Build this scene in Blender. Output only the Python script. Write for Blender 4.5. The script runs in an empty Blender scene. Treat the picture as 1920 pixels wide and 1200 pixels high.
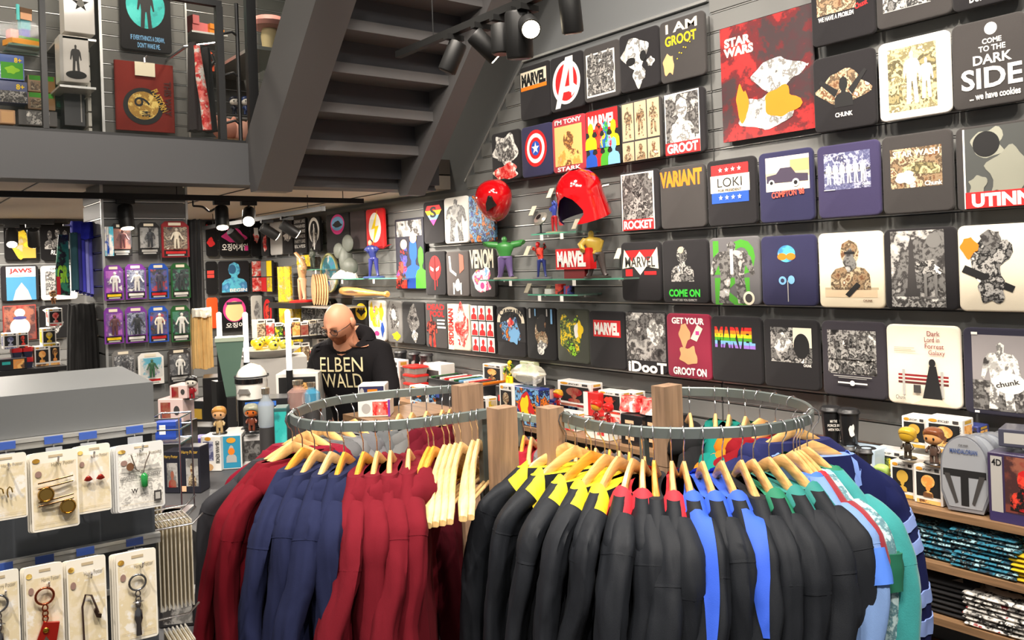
import bpy, bmesh, math, random
from mathutils import Vector, Matrix, noise
sc = bpy.context.scene
COL = sc.collection
R = math.radians
# ------------------------------------------------------------------ camera
FPX, PX0, PY0, ROLL, EYE, HEAD = 1600.0, 960.0, 495.0, 0.035, 1.85, R(38.1)
cam_d = bpy.data.cameras.new('camera'); cam = bpy.data.objects.new('camera', cam_d); COL.objects.link(cam)
cam_d.sensor_width = 36.0; cam_d.lens = FPX / 1920 * 36; cam_d.shift_y = -(600 - PY0) / 1920
cam_d.clip_start = 0.05; cam_d.clip_end = 100
cam.matrix_world = Matrix.Translation((0, 0, EYE)) @ Matrix.Rotation(-HEAD, 4, 'Z') @ Matrix.Rotation(math.pi / 2, 4, 'X') @ Matrix.Rotation(-ROLL, 4, 'Z')
sc.camera = cam
sc.view_settings.view_transform = 'Standard'; sc.view_settings.look = 'None'
sc.view_settings.gamma = 1.0; sc.view_settings.exposure = 0.25; sc.view_settings.use_curve_mapping = False
# ------------------------------------------------------------------ world and large lights
w = bpy.data.worlds.new('shop_ambient'); sc.world = w; w.use_nodes = True
bg = w.node_tree.nodes.get('Background'); bg.inputs[0].default_value = (1.0, 0.97, 0.93, 1); bg.inputs[1].default_value = 0.2

def area(name, loc, target, size, power, col=(1, 0.93, 0.84)):
    d = bpy.data.lights.new(name, 'AREA'); d.shape = 'DISK'; d.size = size; d.energy = power; d.color = col
    o = bpy.data.objects.new(name, d); COL.objects.link(o); o.location = loc
    o.rotation_euler = (Vector(target) - Vector(loc)).to_track_quat('-Z', 'Y').to_euler()
    return o

def spot(name, loc, target, power, angle=60, blend=0.6, rad=0.035, col=(1, 0.9, 0.78)):
    d = bpy.data.lights.new(name, 'SPOT'); d.energy = power; d.spot_size = R(angle); d.spot_blend = blend
    d.shadow_soft_size = rad; d.color = col
    o = bpy.data.objects.new(name, d); COL.objects.link(o); o.location = loc
    o.rotation_euler = (Vector(target) - Vector(loc)).to_track_quat('-Z', 'Y').to_euler()
    return o
# unseen area lights added high in the double-height hall, without fixtures
for i, (x, y) in enumerate(((0.3, 0.6), (1.6, -0.4), (-0.6, 2.6), (1.9, 2.6))):
    area('hall_area_light', (x, y, 4.6), (x + 0.5, y + 0.5, 0), 0.5, 62)
# unseen shirt-wall spots, off the visible track; the last added to brighten shelf goods
for y, tz, pw in ((-0.3, 2.2, 90), (0.5, 2.6, 120), (1.0, 1.6, 95), (1.7, 2.9, 110), (2.3, 1.5, 95), (3.05, 2.4, 90), (3.6, 1.2, 80)):
    spot('unseen_wall_spot', (1.75, y - 0.35, 3.75), (3.55, y + 0.55, tz), pw * 1.25, 75, 0.8)
# unseen spots over racks and gondola; the rest added to brighten column and counter
for x, y, tx, ty, tz, pw in ((0.6, 0.2, 1.5, 2.0, 1.0, 160), (1.3, -0.3, 2.0, 1.2, 1.0, 150), (-0.7, 1.0, 0.45, 2.1, 1.2, 230), (0.7, 2.4, 1.45, 5.42, 1.65, 150), (0.2, 2.2, 1.5, 3.7, 1.1, 110), (0.3, 1.4, 1.3, 3.0, 1.0, 110)):
    spot('hall_fill_spot', (x, y, 4.1), (tx, ty, tz), pw * 1.15, 55, 0.7)
# lamps below the gallery ceiling
for x, y, pw in ((0.6, 6.6, 26), (2.2, 6.4, 30), (-0.6, 7.2, 24), (2.4, 7.9, 26), (1.0, 8.1, 24), (3.0, 5.6, 22)):
    area('gallery_ceiling_lamp', (x, y, 2.36), (x, y, 0), 0.16, pw * 1.5, (1, 0.91, 0.8))
for x, y, pw in ((0.2, 5.75, 40), (1.5, 5.75, 30), (2.4, 5.8, 25)):
    area('upper_floor_lamp', (x, y, 4.3), (x, y + 0.4, 2.6), 0.25, pw * 0.42, (1, 0.90, 0.74))

# ------------------------------------------------------------------ photograph pixel -> point on a real plane
FWD = Vector((math.sin(HEAD), math.cos(HEAD), 0)); RGT = Vector((math.cos(HEAD), -math.sin(HEAD), 0)); ORG = Vector((0, 0, EYE))
def ray(px, py):
    dx, dy = px - PX0, py - PY0; c, s = math.cos(ROLL), math.sin(ROLL)
    x = dx * c - dy * s; y = dx * s + dy * c
    return RGT * (x / FPX) + FWD + Vector((0, 0, -y / FPX))
def onX(px, py, X): r = ray(px, py); return ORG + r * (X / r.x)
def onY(px, py, Y): r = ray(px, py); return ORG + r * (Y / r.y)
def onZ(px, py, Z): r = ray(px, py); return ORG + r * ((Z - EYE) / r.z)
def atD(px, py, D): return ORG + ray(px, py) * D
# ------------------------------------------------------------------ colours and materials
def lin(c):
    c = c / 255.0
    return c / 12.92 if c <= 0.04045 else ((c + 0.055) / 1.055) ** 2.4
def rgba(c): return (lin(c[0]), lin(c[1]), lin(c[2]), 1)
K = dict(blk=(33, 31, 33), ink=(20, 19, 20), chr=(60, 57, 56), gry=(120, 118, 115), lgr=(176, 173, 168), nvy=(44, 43, 74), wht=(240, 236, 228),
         crm=(232, 220, 196), red=(206, 30, 32), drd=(140, 22, 30), org=(240, 126, 22), yel=(246, 208, 20), grn=(70, 160, 40), dgr=(30, 90, 40),
         teal=(40, 170, 165), blu=(30, 80, 180), sky=(120, 175, 220), pur=(120, 50, 150), pnk=(226, 60, 140), tan=(205, 160, 110), brn=(110, 72, 44),
         skin=(224, 164, 128), gold=(200, 160, 60), wine=(130, 30, 52), bei=(190, 172, 140), cyan=(90, 190, 215), lim=(150, 210, 40), peach=(240, 190, 150))
_M = {}
def mat(col, rough=0.6, metal=0.0, var=0.08, scale=12.0, bump=0.0, bscale=150.0, trans=0.0, coat=0.0, emit=0.0, alpha=1.0, spec=0.5, sheen=0.0):
    if isinstance(col, str):
        if col in ART: return artmat(col)
        col = K[col]
    key = (tuple(col), rough, metal, var, scale, bump, bscale, trans, coat, emit, alpha, spec, sheen)
    if key in _M: return _M[key]
    m = bpy.data.materials.new('surface_%d_%d_%d' % tuple(int(v) for v in col)); m.use_nodes = True
    nt = m.node_tree; b = nt.nodes['Principled BSDF']
    c = rgba(col)
    b.inputs['Roughness'].default_value = rough; b.inputs['Metallic'].default_value = metal
    b.inputs['Specular IOR Level'].default_value = spec
    tc = nt.nodes.new('ShaderNodeTexCoord'); nz = nt.nodes.new('ShaderNodeTexNoise'); nz.inputs['Scale'].default_value = scale; nz.inputs['Detail'].default_value = 4
    nt.links.new(tc.outputs['Object'], nz.inputs['Vector'])
    mx = nt.nodes.new('ShaderNodeMix'); mx.data_type = 'RGBA'
    mx.inputs[6].default_value = tuple(v * (1 - var) for v in c[:3]) + (1,); mx.inputs[7].default_value = tuple(min(1, v * (1 + var)) for v in c[:3]) + (1,)
    nt.links.new(nz.outputs['Fac'], mx.inputs[0]); nt.links.new(mx.outputs[2], b.inputs['Base Color'])
    if bump:
        n2 = nt.nodes.new('ShaderNodeTexNoise'); n2.inputs['Scale'].default_value = bscale; n2.inputs['Detail'].default_value = 3
        nt.links.new(tc.outputs['Object'], n2.inputs['Vector'])
        bp = nt.nodes.new('ShaderNodeBump'); bp.inputs['Strength'].default_value = bump; bp.inputs['Distance'].default_value = 0.004
        nt.links.new(n2.outputs['Fac'], bp.inputs['Height']); nt.links.new(bp.outputs[0], b.inputs['Normal'])
    if trans: b.inputs['Transmission Weight'].default_value = trans; b.inputs['IOR'].default_value = 1.45
    if coat: b.inputs['Coat Weight'].default_value = coat; b.inputs['Coat Roughness'].default_value = 0.08
    if sheen: b.inputs['Sheen Weight'].default_value = sheen; b.inputs['Sheen Roughness'].default_value = 0.5
    if emit: b.inputs['Emission Color'].default_value = c; b.inputs['Emission Strength'].default_value = emit
    if alpha < 1: b.inputs['Alpha'].default_value = alpha
    _M[key] = m
    return m
# mottled print inks: (colours from one end of the ramp to the other, scale)
ART = dict(
    bw=(('ink', 'chr', 'gry', 'ink', 'lgr', 'chr', 'wht'), 34), bwf=(('ink', 'chr', 'lgr', 'chr', 'gry', 'wht'), 44), grm=(('ink', 'chr', 'gry', 'chr', 'lgr', 'wht'), 26),
    wk=(('chr', 'lgr', 'wht', 'gry', 'wht'), 28), sep=(('ink', 'brn', (150, 125, 95), (84, 66, 48), 'bei', 'brn', 'crm'), 34), sep2=((96, 88, 60), (150, 138, 95), (84, 76, 50), (200, 186, 140), (120, 110, 75), (240, 232, 205)),
    ora=(('tan', (230, 150, 70), (250, 190, 110), 'brn', (245, 175, 90)), 18), redmix=(('drd', 'red', (235, 70, 50), 'ink', 'red'), 22), redwht=(('red', 'wht', (240, 120, 110), 'red', 'crm'), 24),
    hero=(('red', 'yel', 'blu', 'grn', 'sky', 'red', 'yel'), 22), blumix=(((20, 30, 60), 'blu', 'ink', 'sky', (60, 40, 50), 'org', 'ink'), 34), grnmix=(((40, 50, 30), 'lim', 'ink', (90, 110, 50), 'yel', 'ink'), 40),
    navyart=(((50, 55, 90), (110, 112, 145), (80, 82, 120), (170, 172, 195), (60, 60, 95), 'wht'), 40), redglow=(((44, 36, 38), (110, 26, 30), (66, 36, 40), (58, 42, 44), (96, 26, 30), (170, 38, 38), (110, 28, 32)), 7),
    teala=(((30, 120, 120), 'teal', (70, 190, 185)), 12), bluface=(('sky', (60, 130, 180), 'cyan', (80, 150, 190)), 20), yela=(((150, 120, 30), 'yel', (190, 160, 40), 'bei'), 26),
    grey3=(('chr', 'gry', 'lgr', 'chr'), 22), harl=(('wht', 'peach', 'yel', 'pnk', 'wht', 'sky'), 18), purp=((('pur'), (190, 90, 200), 'pur', 'wht'), 22), news=(('wht', 'lgr', 'wht', (215, 212, 205), 'wht'), 90),
    parch=(('wht', 'crm', (225, 210, 175), 'wht'), 40), skyg=(('sky', 'cyan', 'wht', 'blu'), 14), green1=(((30, 110, 80), (50, 140, 100), 'ink', (60, 150, 110)), 20), bluered=(('blu', 'red', (70, 70, 150), 'ink', 'red'), 22),
    puff=(((120, 60, 50), (70, 40, 40), (150, 90, 70), 'drd'), 10), poke=((('yel'), 'red', 'blu', 'grn', 'wht', 'ink'), 60), blueprint=(('ink', (20, 60, 80), (40, 120, 145), 'ink', (150, 190, 200), (20, 30, 40)), 46),
    wprint=(('wht', 'wht', 'ink', 'lgr', 'wht', 'drd'), 40), goldink=(('gold', (160, 120, 40), (230, 200, 110)), 40), tealpat=(((170, 200, 205), (190, 215, 218), (90, 130, 140), (175, 205, 210)), 45))
ART['sep2'] = (ART['sep2'], 30)
_A = {}
def artmat(name, rough=0.55):
    if name in _A: return _A[name]
    cols, scale = ART[name]
    m = bpy.data.materials.new('print_' + name); m.use_nodes = True; nt = m.node_tree; b = nt.nodes['Principled BSDF']; b.inputs['Roughness'].default_value = rough
    tc = nt.nodes.new('ShaderNodeTexCoord'); nz = nt.nodes.new('ShaderNodeTexNoise'); nz.inputs['Scale'].default_value = scale * 0.5; nz.inputs['Detail'].default_value = 6; nz.inputs['Roughness'].default_value = 0.62; nz.inputs['Distortion'].default_value = 0.15
    oi = nt.nodes.new('ShaderNodeObjectInfo'); ad = nt.nodes.new('ShaderNodeVectorMath'); ml = nt.nodes.new('ShaderNodeMath'); ml.operation = 'MULTIPLY'; ml.inputs[1].default_value = 37
    nt.links.new(oi.outputs['Random'], ml.inputs[0]); nt.links.new(tc.outputs['Object'], ad.inputs[0]); nt.links.new(ml.outputs[0], ad.inputs[1]); nt.links.new(ad.outputs[0], nz.inputs['Vector'])
    cr = nt.nodes.new('ShaderNodeValToRGB'); cr.color_ramp.interpolation = 'LINEAR'
    n = len(cols); e = cr.color_ramp.elements
    while len(e) < 2 * n: e.new(0.5)
    for i, c in enumerate(cols):
        cc = rgba(K[c] if isinstance(c, str) else c); a = 0.28 + 0.44 * i / n; bb = 0.28 + 0.44 * (i + 0.5) / n
        e[2 * i].position = a; e[2 * i].color = cc; e[2 * i + 1].position = bb; e[2 * i + 1].color = cc
    nt.links.new(nz.outputs['Fac'], cr.inputs[0]); nt.links.new(cr.outputs[0], b.inputs['Base Color'])
    _A[name] = m
    return m
def glass(tint=(205, 228, 220), alpha=0.18, rough=0.03):
    return mat(tint, rough, 0, 0.02, 3, 0, 150, 0, 0.15, 0, alpha, 0.3)
WOOD = {}
def woodmat(col, scale=1.0, rough=0.45, coat=0.2, axis=0):
    key = (col, scale, rough, axis)
    if key in WOOD: return WOOD[key]
    m = bpy.data.materials.new('wood_grain'); m.use_nodes = True; nt = m.node_tree; b = nt.nodes['Principled BSDF']
    b.inputs['Roughness'].default_value = rough; b.inputs['Coat Weight'].default_value = coat; b.inputs['Coat Roughness'].default_value = 0.2
    tc = nt.nodes.new('ShaderNodeTexCoord'); mp = nt.nodes.new('ShaderNodeMapping'); s = [26 * scale] * 3; s[axis] = 2.2 * scale; mp.inputs['Scale'].default_value = s
    nz = nt.nodes.new('ShaderNodeTexNoise'); nz.inputs['Scale'].default_value = 2.0; nz.inputs['Detail'].default_value = 6; nz.inputs['Distortion'].default_value = 0.7
    cr = nt.nodes.new('ShaderNodeValToRGB'); c = rgba(col)
    cr.color_ramp.elements[0].position = 0.3; cr.color_ramp.elements[0].color = tuple(v * 0.55 for v in c[:3]) + (1,)
    cr.color_ramp.elements[1].position = 0.62; cr.color_ramp.elements[1].color = c
    nt.links.new(tc.outputs['Object'], mp.inputs[0]); nt.links.new(mp.outputs[0], nz.inputs['Vector']); nt.links.new(nz.outputs['Fac'], cr.inputs[0]); nt.links.new(cr.outputs[0], b.inputs['Base Color'])
    WOOD[key] = m
    return m
# ------------------------------------------------------------------ meshes
class MB:
    def __init__(s): s.v = []; s.f = []; s.m = []
    def add(s, vs, fs, mi=0, xf=None):
        o = len(s.v)
        s.v += [tuple(xf @ Vector(p)) for p in vs] if xf else [tuple(p) for p in vs]
        s.f += [tuple(o + i for i in q) for q in fs]; s.m += [mi] * len(fs)
        return s
    def box(s, x0, y0, z0, x1, y1, z1, mi=0, xf=None):
        vs = [(x0, y0, z0), (x1, y0, z0), (x1, y1, z0), (x0, y1, z0), (x0, y0, z1), (x1, y0, z1), (x1, y1, z1), (x0, y1, z1)]
        return s.add(vs, [(0, 3, 2, 1), (4, 5, 6, 7), (0, 1, 5, 4), (1, 2, 6, 5), (2, 3, 7, 6), (3, 0, 4, 7)], mi, xf)
    def loft(s, rings, mi=0, cap=True, closed=True, xf=None):
        n = len(rings[0]); vs = [p for r in rings for p in r]; fs = []
        for i in range(len(rings) - 1):
            for j in range(n if closed else n - 1):
                k = (j + 1) % n
                fs.append((i * n + j, i * n + k, (i + 1) * n + k, (i + 1) * n + j))
        if cap: fs.append(tuple(reversed(range(n)))); fs.append(tuple((len(rings) - 1) * n + j for j in range(n)))
        return s.add(vs, fs, mi, xf)
    def tube(s, pts, r, n=8, mi=0, cap=True, flat=None, xf=None):
        pts = [Vector(p) for p in pts]; rs = r if isinstance(r, (list, tuple)) else [r] * len(pts); rings = []; up = None
        for i, p in enumerate(pts):
            t = (pts[min(i + 1, len(pts) - 1)] - pts[max(i - 1, 0)]).normalized()
            if up is None: up = t.orthogonal().normalized()
            up = (up - t * up.dot(t)); up = up.normalized() if up.length > 1e-6 else t.orthogonal().normalized()
            b = t.cross(up); rings.append([p + (up * math.cos(2 * math.pi * j / n) + b * math.sin(2 * math.pi * j / n)) * rs[i] for j in range(n)])
        return s.loft(rings, mi, cap, True, xf)
    def cyl(s, p0, p1, r0, r1=None, n=14, mi=0, xf=None): return s.tube([p0, p1], [r0, r0 if r1 is None else r1], n, mi, True, None, xf)
    def ell(s, c, r, n=12, m=8, mi=0, xf=None):
        rings = []
        for i in range(1, m):
            a = math.pi * i / m - math.pi / 2
            rings.append([(c[0] + r[0] * math.cos(a) * math.cos(2 * math.pi * j / n), c[1] + r[1] * math.cos(a) * math.sin(2 * math.pi * j / n), c[2] + r[2] * math.sin(a)) for j in range(n)])
        vs = [p for q in rings for p in q]; k = len(rings); fs = []
        for i in range(k - 1):
            for j in range(n): fs.append((i * n + j, i * n + (j + 1) % n, (i + 1) * n + (j + 1) % n, (i + 1) * n + j))
        b, t = len(vs), len(vs) + 1; vs += [(c[0], c[1], c[2] - r[2]), (c[0], c[1], c[2] + r[2])]
        for j in range(n): fs.append((b, (j + 1) % n, j)); fs.append((t, (k - 1) * n + j, (k - 1) * n + (j + 1) % n))
        return s.add(vs, fs, mi, xf)
    def lathe(s, prof, n=16, c=(0, 0, 0), mi=0, xf=None):
        return s.loft([[(c[0] + r * math.cos(2 * math.pi * j / n), c[1] + r * math.sin(2 * math.pi * j / n), c[2] + z) for j in range(n)] for r, z in prof], mi, True, True, xf)
    def prism(s, poly, y0, y1, mi=0, xf=None):
        """polygon in local x,z pushed from y0 (front) to y1 (back)"""
        n = len(poly); vs = [(x, y0, z) for x, z in poly] + [(x, y1, z) for x, z in poly]
        a = sum(poly[i][0] * poly[(i + 1) % n][1] - poly[(i + 1) % n][0] * poly[i][1] for i in range(n))
        fs = [tuple(range(n)), tuple(reversed(range(n, 2 * n)))] + [(i, n + i, n + (i + 1) % n, (i + 1) % n) for i in range(n)]
        if a < 0: fs = [tuple(reversed(q)) for q in fs]
        return s.add(vs, fs, mi, xf)
    def flat(s, poly, y, mi=0):
        n = len(poly); a = sum(poly[i][0] * poly[(i + 1) % n][1] - poly[(i + 1) % n][0] * poly[i][1] for i in range(n))
        return s.add([(x, y, z) for x, z in (poly if a > 0 else poly[::-1])], [tuple(range(n))], mi)
    def build(s, name, m, parent=None, smooth=None, loc=None, rz=0.0):
        me = bpy.data.meshes.new(name); me.from_pydata(s.v, [], s.f)
        for x in (m if isinstance(m, (list, tuple)) else [m]): me.materials.append(mat(x) if isinstance(x, str) else x)
        if any(s.m): me.polygons.foreach_set('material_index', s.m)
        if smooth:
            me.polygons.foreach_set('use_smooth', [True] * len(s.f)); me.set_sharp_from_angle(angle=R(smooth))
        me.update(); o = bpy.data.objects.new(name, me); COL.objects.link(o)
        if parent is not None: o.parent = parent
        if loc is not None: o.location = loc
        if rz: o.rotation_euler = (0, 0, rz)
        return o
def rrect(x0, z0, x1, z1, r, k=4):
    p = []
    for cx, cz, a in ((x1 - r, z0 + r, -90), (x1 - r, z1 - r, 0), (x0 + r, z1 - r, 90), (x0 + r, z0 + r, 180)):
        p += [(cx + r * math.cos(R(a + 90 * i / k)), cz + r * math.sin(R(a + 90 * i / k))) for i in range(k + 1)]
    return p
def ellp(cx, cz, rx, rz, n=28, a0=0): return [(cx + rx * math.cos(2 * math.pi * i / n + a0), cz + rz * math.sin(2 * math.pi * i / n + a0)) for i in range(n)]
def starp(cx, cz, r, q=0.4, n=5): return [(cx + (r if i % 2 == 0 else r * q) * math.sin(math.pi * i / n), cz + (r if i % 2 == 0 else r * q) * math.cos(math.pi * i / n)) for i in range(2 * n)]
def blobp(cx, cz, rx, rz, seed, n=30, amp=0.35):
    q = random.Random(seed); ph = [q.uniform(0, 6.28) for _ in range(4)]
    return [(cx + rx * (1 - amp / 2 + amp * 0.5 * sum(math.sin((k + 2) * t + ph[k]) for k in range(4)) / 2) * math.cos(t), cz + rz * (1 - amp / 2 + amp * 0.5 * sum(math.sin((k + 2) * t + ph[3 - k]) for k in range(4)) / 2) * math.sin(t)) for t in (2 * math.pi * i / n for i in range(n))]
_T = {}
def textgeo(body, bold=0.0):
    if (body, bold) in _T: return _T[(body, bold)]
    cu = bpy.data.curves.new('lettering', 'FONT'); cu.body = body; cu.resolution_u = 3; cu.offset = bold; cu.align_x = 'CENTER'
    o = bpy.data.objects.new('lettering', cu); me = bpy.data.meshes.new_from_object(o)
    vs = [v.co.copy() for v in me.vertices]; fs = [tuple(p.vertices) for p in me.polygons]
    bpy.data.objects.remove(o); bpy.data.meshes.remove(me); bpy.data.curves.remove(cu)
    if not vs: vs = [Vector((0, 0, 0)), Vector((1, 0, 0)), Vector((0, 1, 0))]; fs = [(0, 1, 2)]
    x0, x1 = min(v.x for v in vs), max(v.x for v in vs); y0, y1 = min(v.y for v in vs), max(v.y for v in vs)
    g = ([((v.x - x0) / (x1 - x0) - 0.5, (v.y - y0) / (y1 - y0) - 0.5) for v in vs], fs)
    _T[(body, bold)] = g
    return g
def addtext(mb, body, cx, cz, wd, ht, y, rot=0.0, bold=0.02, mi=0, shear=0.0):
    vs, fs = textgeo(body, bold); c, s_ = math.cos(rot), math.sin(rot); o = []
    for x, z in vs:
        x, z = x * wd + shear * z * ht, z * ht
        o.append((cx + x * c - z * s_, y, cz + x * s_ + z * c))
    mb.add(o, fs, mi)
# ------------------------------------------------------------------ things
def tag(o, label=None, cat=None, group=None, kind=None):
    if label: o['label'] = label
    if cat: o['category'] = cat
    if group: o['group'] = group
    if kind: o['kind'] = kind
    return o
def thing(name, label, cat, loc=(0, 0, 0), rz=0.0, group=None):
    o = bpy.data.objects.new(name, None); COL.objects.link(o); o.location = loc; o.rotation_euler = (0, 0, rz); o.empty_display_size = 0.05
    return tag(o, label, cat, group)
def dup(root, loc, rz=None, label=None, group=None, scale=None):
    r = root.copy(); COL.objects.link(r); r.location = loc
    if rz is not None: r.rotation_euler = (0, 0, rz)
    if scale is not None: r.scale = (scale,) * 3
    if label: r['label'] = label
    if group: r['group'] = group
    for ch in list(root.children):
        c = ch.copy(); COL.objects.link(c); c.parent = r
        for g in list(ch.children):
            d = g.copy(); COL.objects.link(d); d.parent = c
    return r
ORD = ['first', 'second', 'third', 'fourth', 'fifth', 'sixth', 'seventh', 'eighth', 'ninth', 'tenth', 'eleventh', 'twelfth', 'thirteenth', 'fourteenth', 'fifteenth', 'sixteenth', 'seventeenth', 'eighteenth', 'nineteenth', 'twentieth']
CLOTH = dict(rough=0.9, bump=0.15, bscale=600, spec=0.25)
def cloth(c): return mat(c, 0.92, 0, 0.1, 8, 0.25, 500, spec=0.2, sheen=0.15)
def elements(root, els, W, H, y, base=0.0006, prefix='printed'):
    """flat print on the front (local -y) of a thing W wide and H tall; positions are fractions"""
    for i, e in enumerate(els):
        mb = MB(); yy = y - base * (i + 1); k = e[0]; nm = 'shape'; sm = None
        if k == 't':
            _, body, cx, cz, wd, ht, col = e[:7]; rot = e[7] if len(e) > 7 else 0; bold = e[8] if len(e) > 8 else 0.025
            addtext(mb, body, (cx - 0.5) * W, cz * H, wd * W, ht * H, yy, rot, bold); nm = 'lettering'
        elif k == 'r': _, x0, z0, x1, z1, col = e; mb.flat([((x0 - .5) * W, z0 * H), ((x1 - .5) * W, z0 * H), ((x1 - .5) * W, z1 * H), ((x0 - .5) * W, z1 * H)], yy); nm = 'panel'
        elif k == 'e': _, cx, cz, rx, rz_, col = e; mb.flat(ellp((cx - .5) * W, cz * H, rx * W, rz_ * H), yy); nm = 'disc'
        elif k == 'o':
            _, cx, cz, rx, rz_, th, col = e; a = ellp((cx - .5) * W, cz * H, rx * W, rz_ * H, 36); b = ellp((cx - .5) * W, cz * H, rx * W - th * W, rz_ * H - th * W, 36)
            mb.add([(p[0], yy, p[1]) for p in a + b], [(j, (j + 1) % 36, 36 + (j + 1) % 36, 36 + j) for j in range(36)]); nm = 'ring'
        elif k == 'p': _, pts, col = e; mb.flat([((a - .5) * W, b * H) for a, b in pts], yy); nm = 'shape'
        elif k == 's': _, cx, cz, r_, col = e; mb.flat(starp((cx - .5) * W, cz * H, r_ * W), yy); nm = 'star'
        elif k == 'c': _, cx, cz, rx, rz_, col, seed = e; mb.flat(blobp((cx - .5) * W, cz * H, rx * W, rz_ * H, seed), yy); nm = 'splash'
        elif k == 'b':
            _, cx, cz, wd, ht, col = e; q = [(-.5, 0), (.5, 0), (.48, .3), (.36, .42), (.13, .47), (.12, .55), (.2, .62), (.23, .76), (.18, .92), (0, 1.0), (-.18, .92), (-.23, .76), (-.2, .62), (-.12, .55), (-.13, .47), (-.36, .42), (-.48, .3)]
            mb.flat([((cx - .5) * W + a * wd * W, cz * H + b * ht * H) for a, b in q], yy); nm = 'portrait'
        elif k == 'f':
            _, cx, cz, wd, ht, col = e; q = [(-.32, 0), (-.1, 0), (-.03, .42), (.05, .42), (.12, 0), (.34, 0), (.26, .45), (.3, .62), (.42, .44), (.5, .47), (.42, .74), (.3, .83), (.08, .85), (.1, .96), (0, 1), (-.1, .96), (-.08, .85), (-.3, .83), (-.42, .74), (-.5, .47), (-.42, .44), (-.3, .62), (-.26, .45)]
            mb.flat([((cx - .5) * W + a * wd * W, cz * H + b * ht * H) for a, b in q], yy); nm = 'figure'
        m_ = artmat(col) if isinstance(col, str) and col in ART else mat(col, 0.7, 0, 0.05)
        mb.build(prefix + '_' + nm, m_, root)
# ================================================================== the setting
XW, YB = 3.55, 8.9            # shirt wall plane, back wall plane
YG = 5.06                     # front of the gallery
ZC, ZU = 2.42, 2.64           # gallery ceiling, gallery floor
PAINT = mat((104, 106, 107), 0.75, 0, 0.06, 1.5, 0.08, 90)
SLAT = mat((112, 112, 110), 0.55, 0, 0.06, 3, 0.03, 60)
ALU = mat((205, 205, 202), 0.35, 0.7, 0.05)
DARKST = mat((74, 74, 76), 0.6, 0, 0.06, 2, 0.05, 60)
BLACKM = mat((24, 24, 25), 0.45, 0, 0.1)
def struct(name, mb, m, parent=None, label=None, smooth=None):
    o = mb.build(name, m, parent, smooth)
    if parent is None: o['kind'] = 'structure'
    return o
struct('floor', MB().box(-4, -2.5, -0.1, XW + 0.2, YB + 0.2, 0), mat((88, 80, 74), 0.35, 0, 0.15, 2))
wr = struct('wall_right', MB().box(XW + 0.02, -2.5, 0, XW + 0.2, YB + 0.2, 5.0), PAINT)
wb = struct('wall_back', MB().box(-4, YB + 0.02, 0, XW + 0.02, YB + 0.2, ZC), PAINT)
struct('wall_gallery', MB().box(-4, 6.95, ZU, XW + 0.02, 7.1, 5.0), mat((150, 148, 142), 0.7, 0, 0.05))
# slat boards of the shirt wall: one object per board, a bright strip in its lower groove
def slat_top(y):
    if y < 2.81: return 4.3
    if y < 4.36: return 3.17
    return max(2.42, 3.17 - (y - 4.36) * 1.02)
segs = ((-1.6, 0.6), (0.6, 2.805), (2.815, 5.2), (5.2, 7.05), (7.05, YB))
for (a, b) in segs:
    k = 6
    while k * 0.1 < 4.3:
        z0, z1 = k * 0.1 + 0.008, k * 0.1 + 0.094; k += 1
        b2 = b
        if a > 2.81:
            lim = slat_top(a)
            if a < 4.36:
                if z1 > 3.17: continue
                if z1 > 2.42: b2 = min(b, 4.36 + (3.17 - z1) / 1.02)
            elif z1 > 2.42: continue
        MB().box(XW, a, z0, XW + 0.02, b2, z1, 0).box(XW + 0.006, a, z0 - 0.008, XW + 0.0195, b2, z0 - 0.0015, 1).build('slat', [SLAT, ALU], wr)
# edge strip along the sloping end of the slats, and along the level top
MB().tube([(XW + 0.004, 4.33, 3.19), (XW + 0.004, 5.05, 2.46)], 0.008, 6).build('edge_strip', ALU, wr)
MB().box(XW - 0.004, 2.82, 3.172, XW + 0.02, 4.34, 3.186).build('edge_strip', ALU, wr)
for a, b in ((-2.0, 0.2), (0.2, 2.2), (2.2, 3.53)):
    for k in range(6, 24):
        MB().box(a, YB, k * 0.1 + 0.008, b - 0.006, YB + 0.02, k * 0.1 + 0.094, 0).box(a, YB + 0.006, k * 0.1, b - 0.006, YB + 0.0195, k * 0.1 + 0.0065, 1).build('slat', [SLAT, ALU], wb)
# gallery: slab, fascia beam, ceiling with joints, small return box by the wall
struct('ceiling', MB().box(-4, YG + 0.2, ZC, XW + 0.02, YB + 0.02, ZC + 0.1), mat((196, 184, 168), 0.8, 0, 0.08, 1.2))
for i, x in enumerate((0.9, 2.15, 3.2)):
    MB().box(x, YG + 0.3, ZC - 0.006, x + 0.008, YB, ZC - 0.0005).build('ceiling_joint', BLACKM, bpy.data.objects['ceiling'])
tr = struct('trim_1', MB().box(-4, YG, ZC - 0.02, 3.3, YG + 0.2, ZU), DARKST)
MB().box(-4, YG - 0.012, ZC - 0.035, 3.3, YG + 0.2, ZC - 0.02).build('lip', DARKST, tr)
MB().box(3.02, YG - 0.03, ZC - 0.0, 3.32, YG - 0.001, ZU + 0.02).build('return_box', DARKST, tr)
struct('ceiling_hall', MB().box(-4, -2.5, 5.0, XW + 0.2, 7.1, 5.1), mat((120, 120, 120), 0.8))
struct('floor_gallery', MB().box(-4, YG + 0.2, ZC + 0.11, XW + 0.02, 7.0, ZU), mat((110, 100, 90), 0.6))
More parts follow.
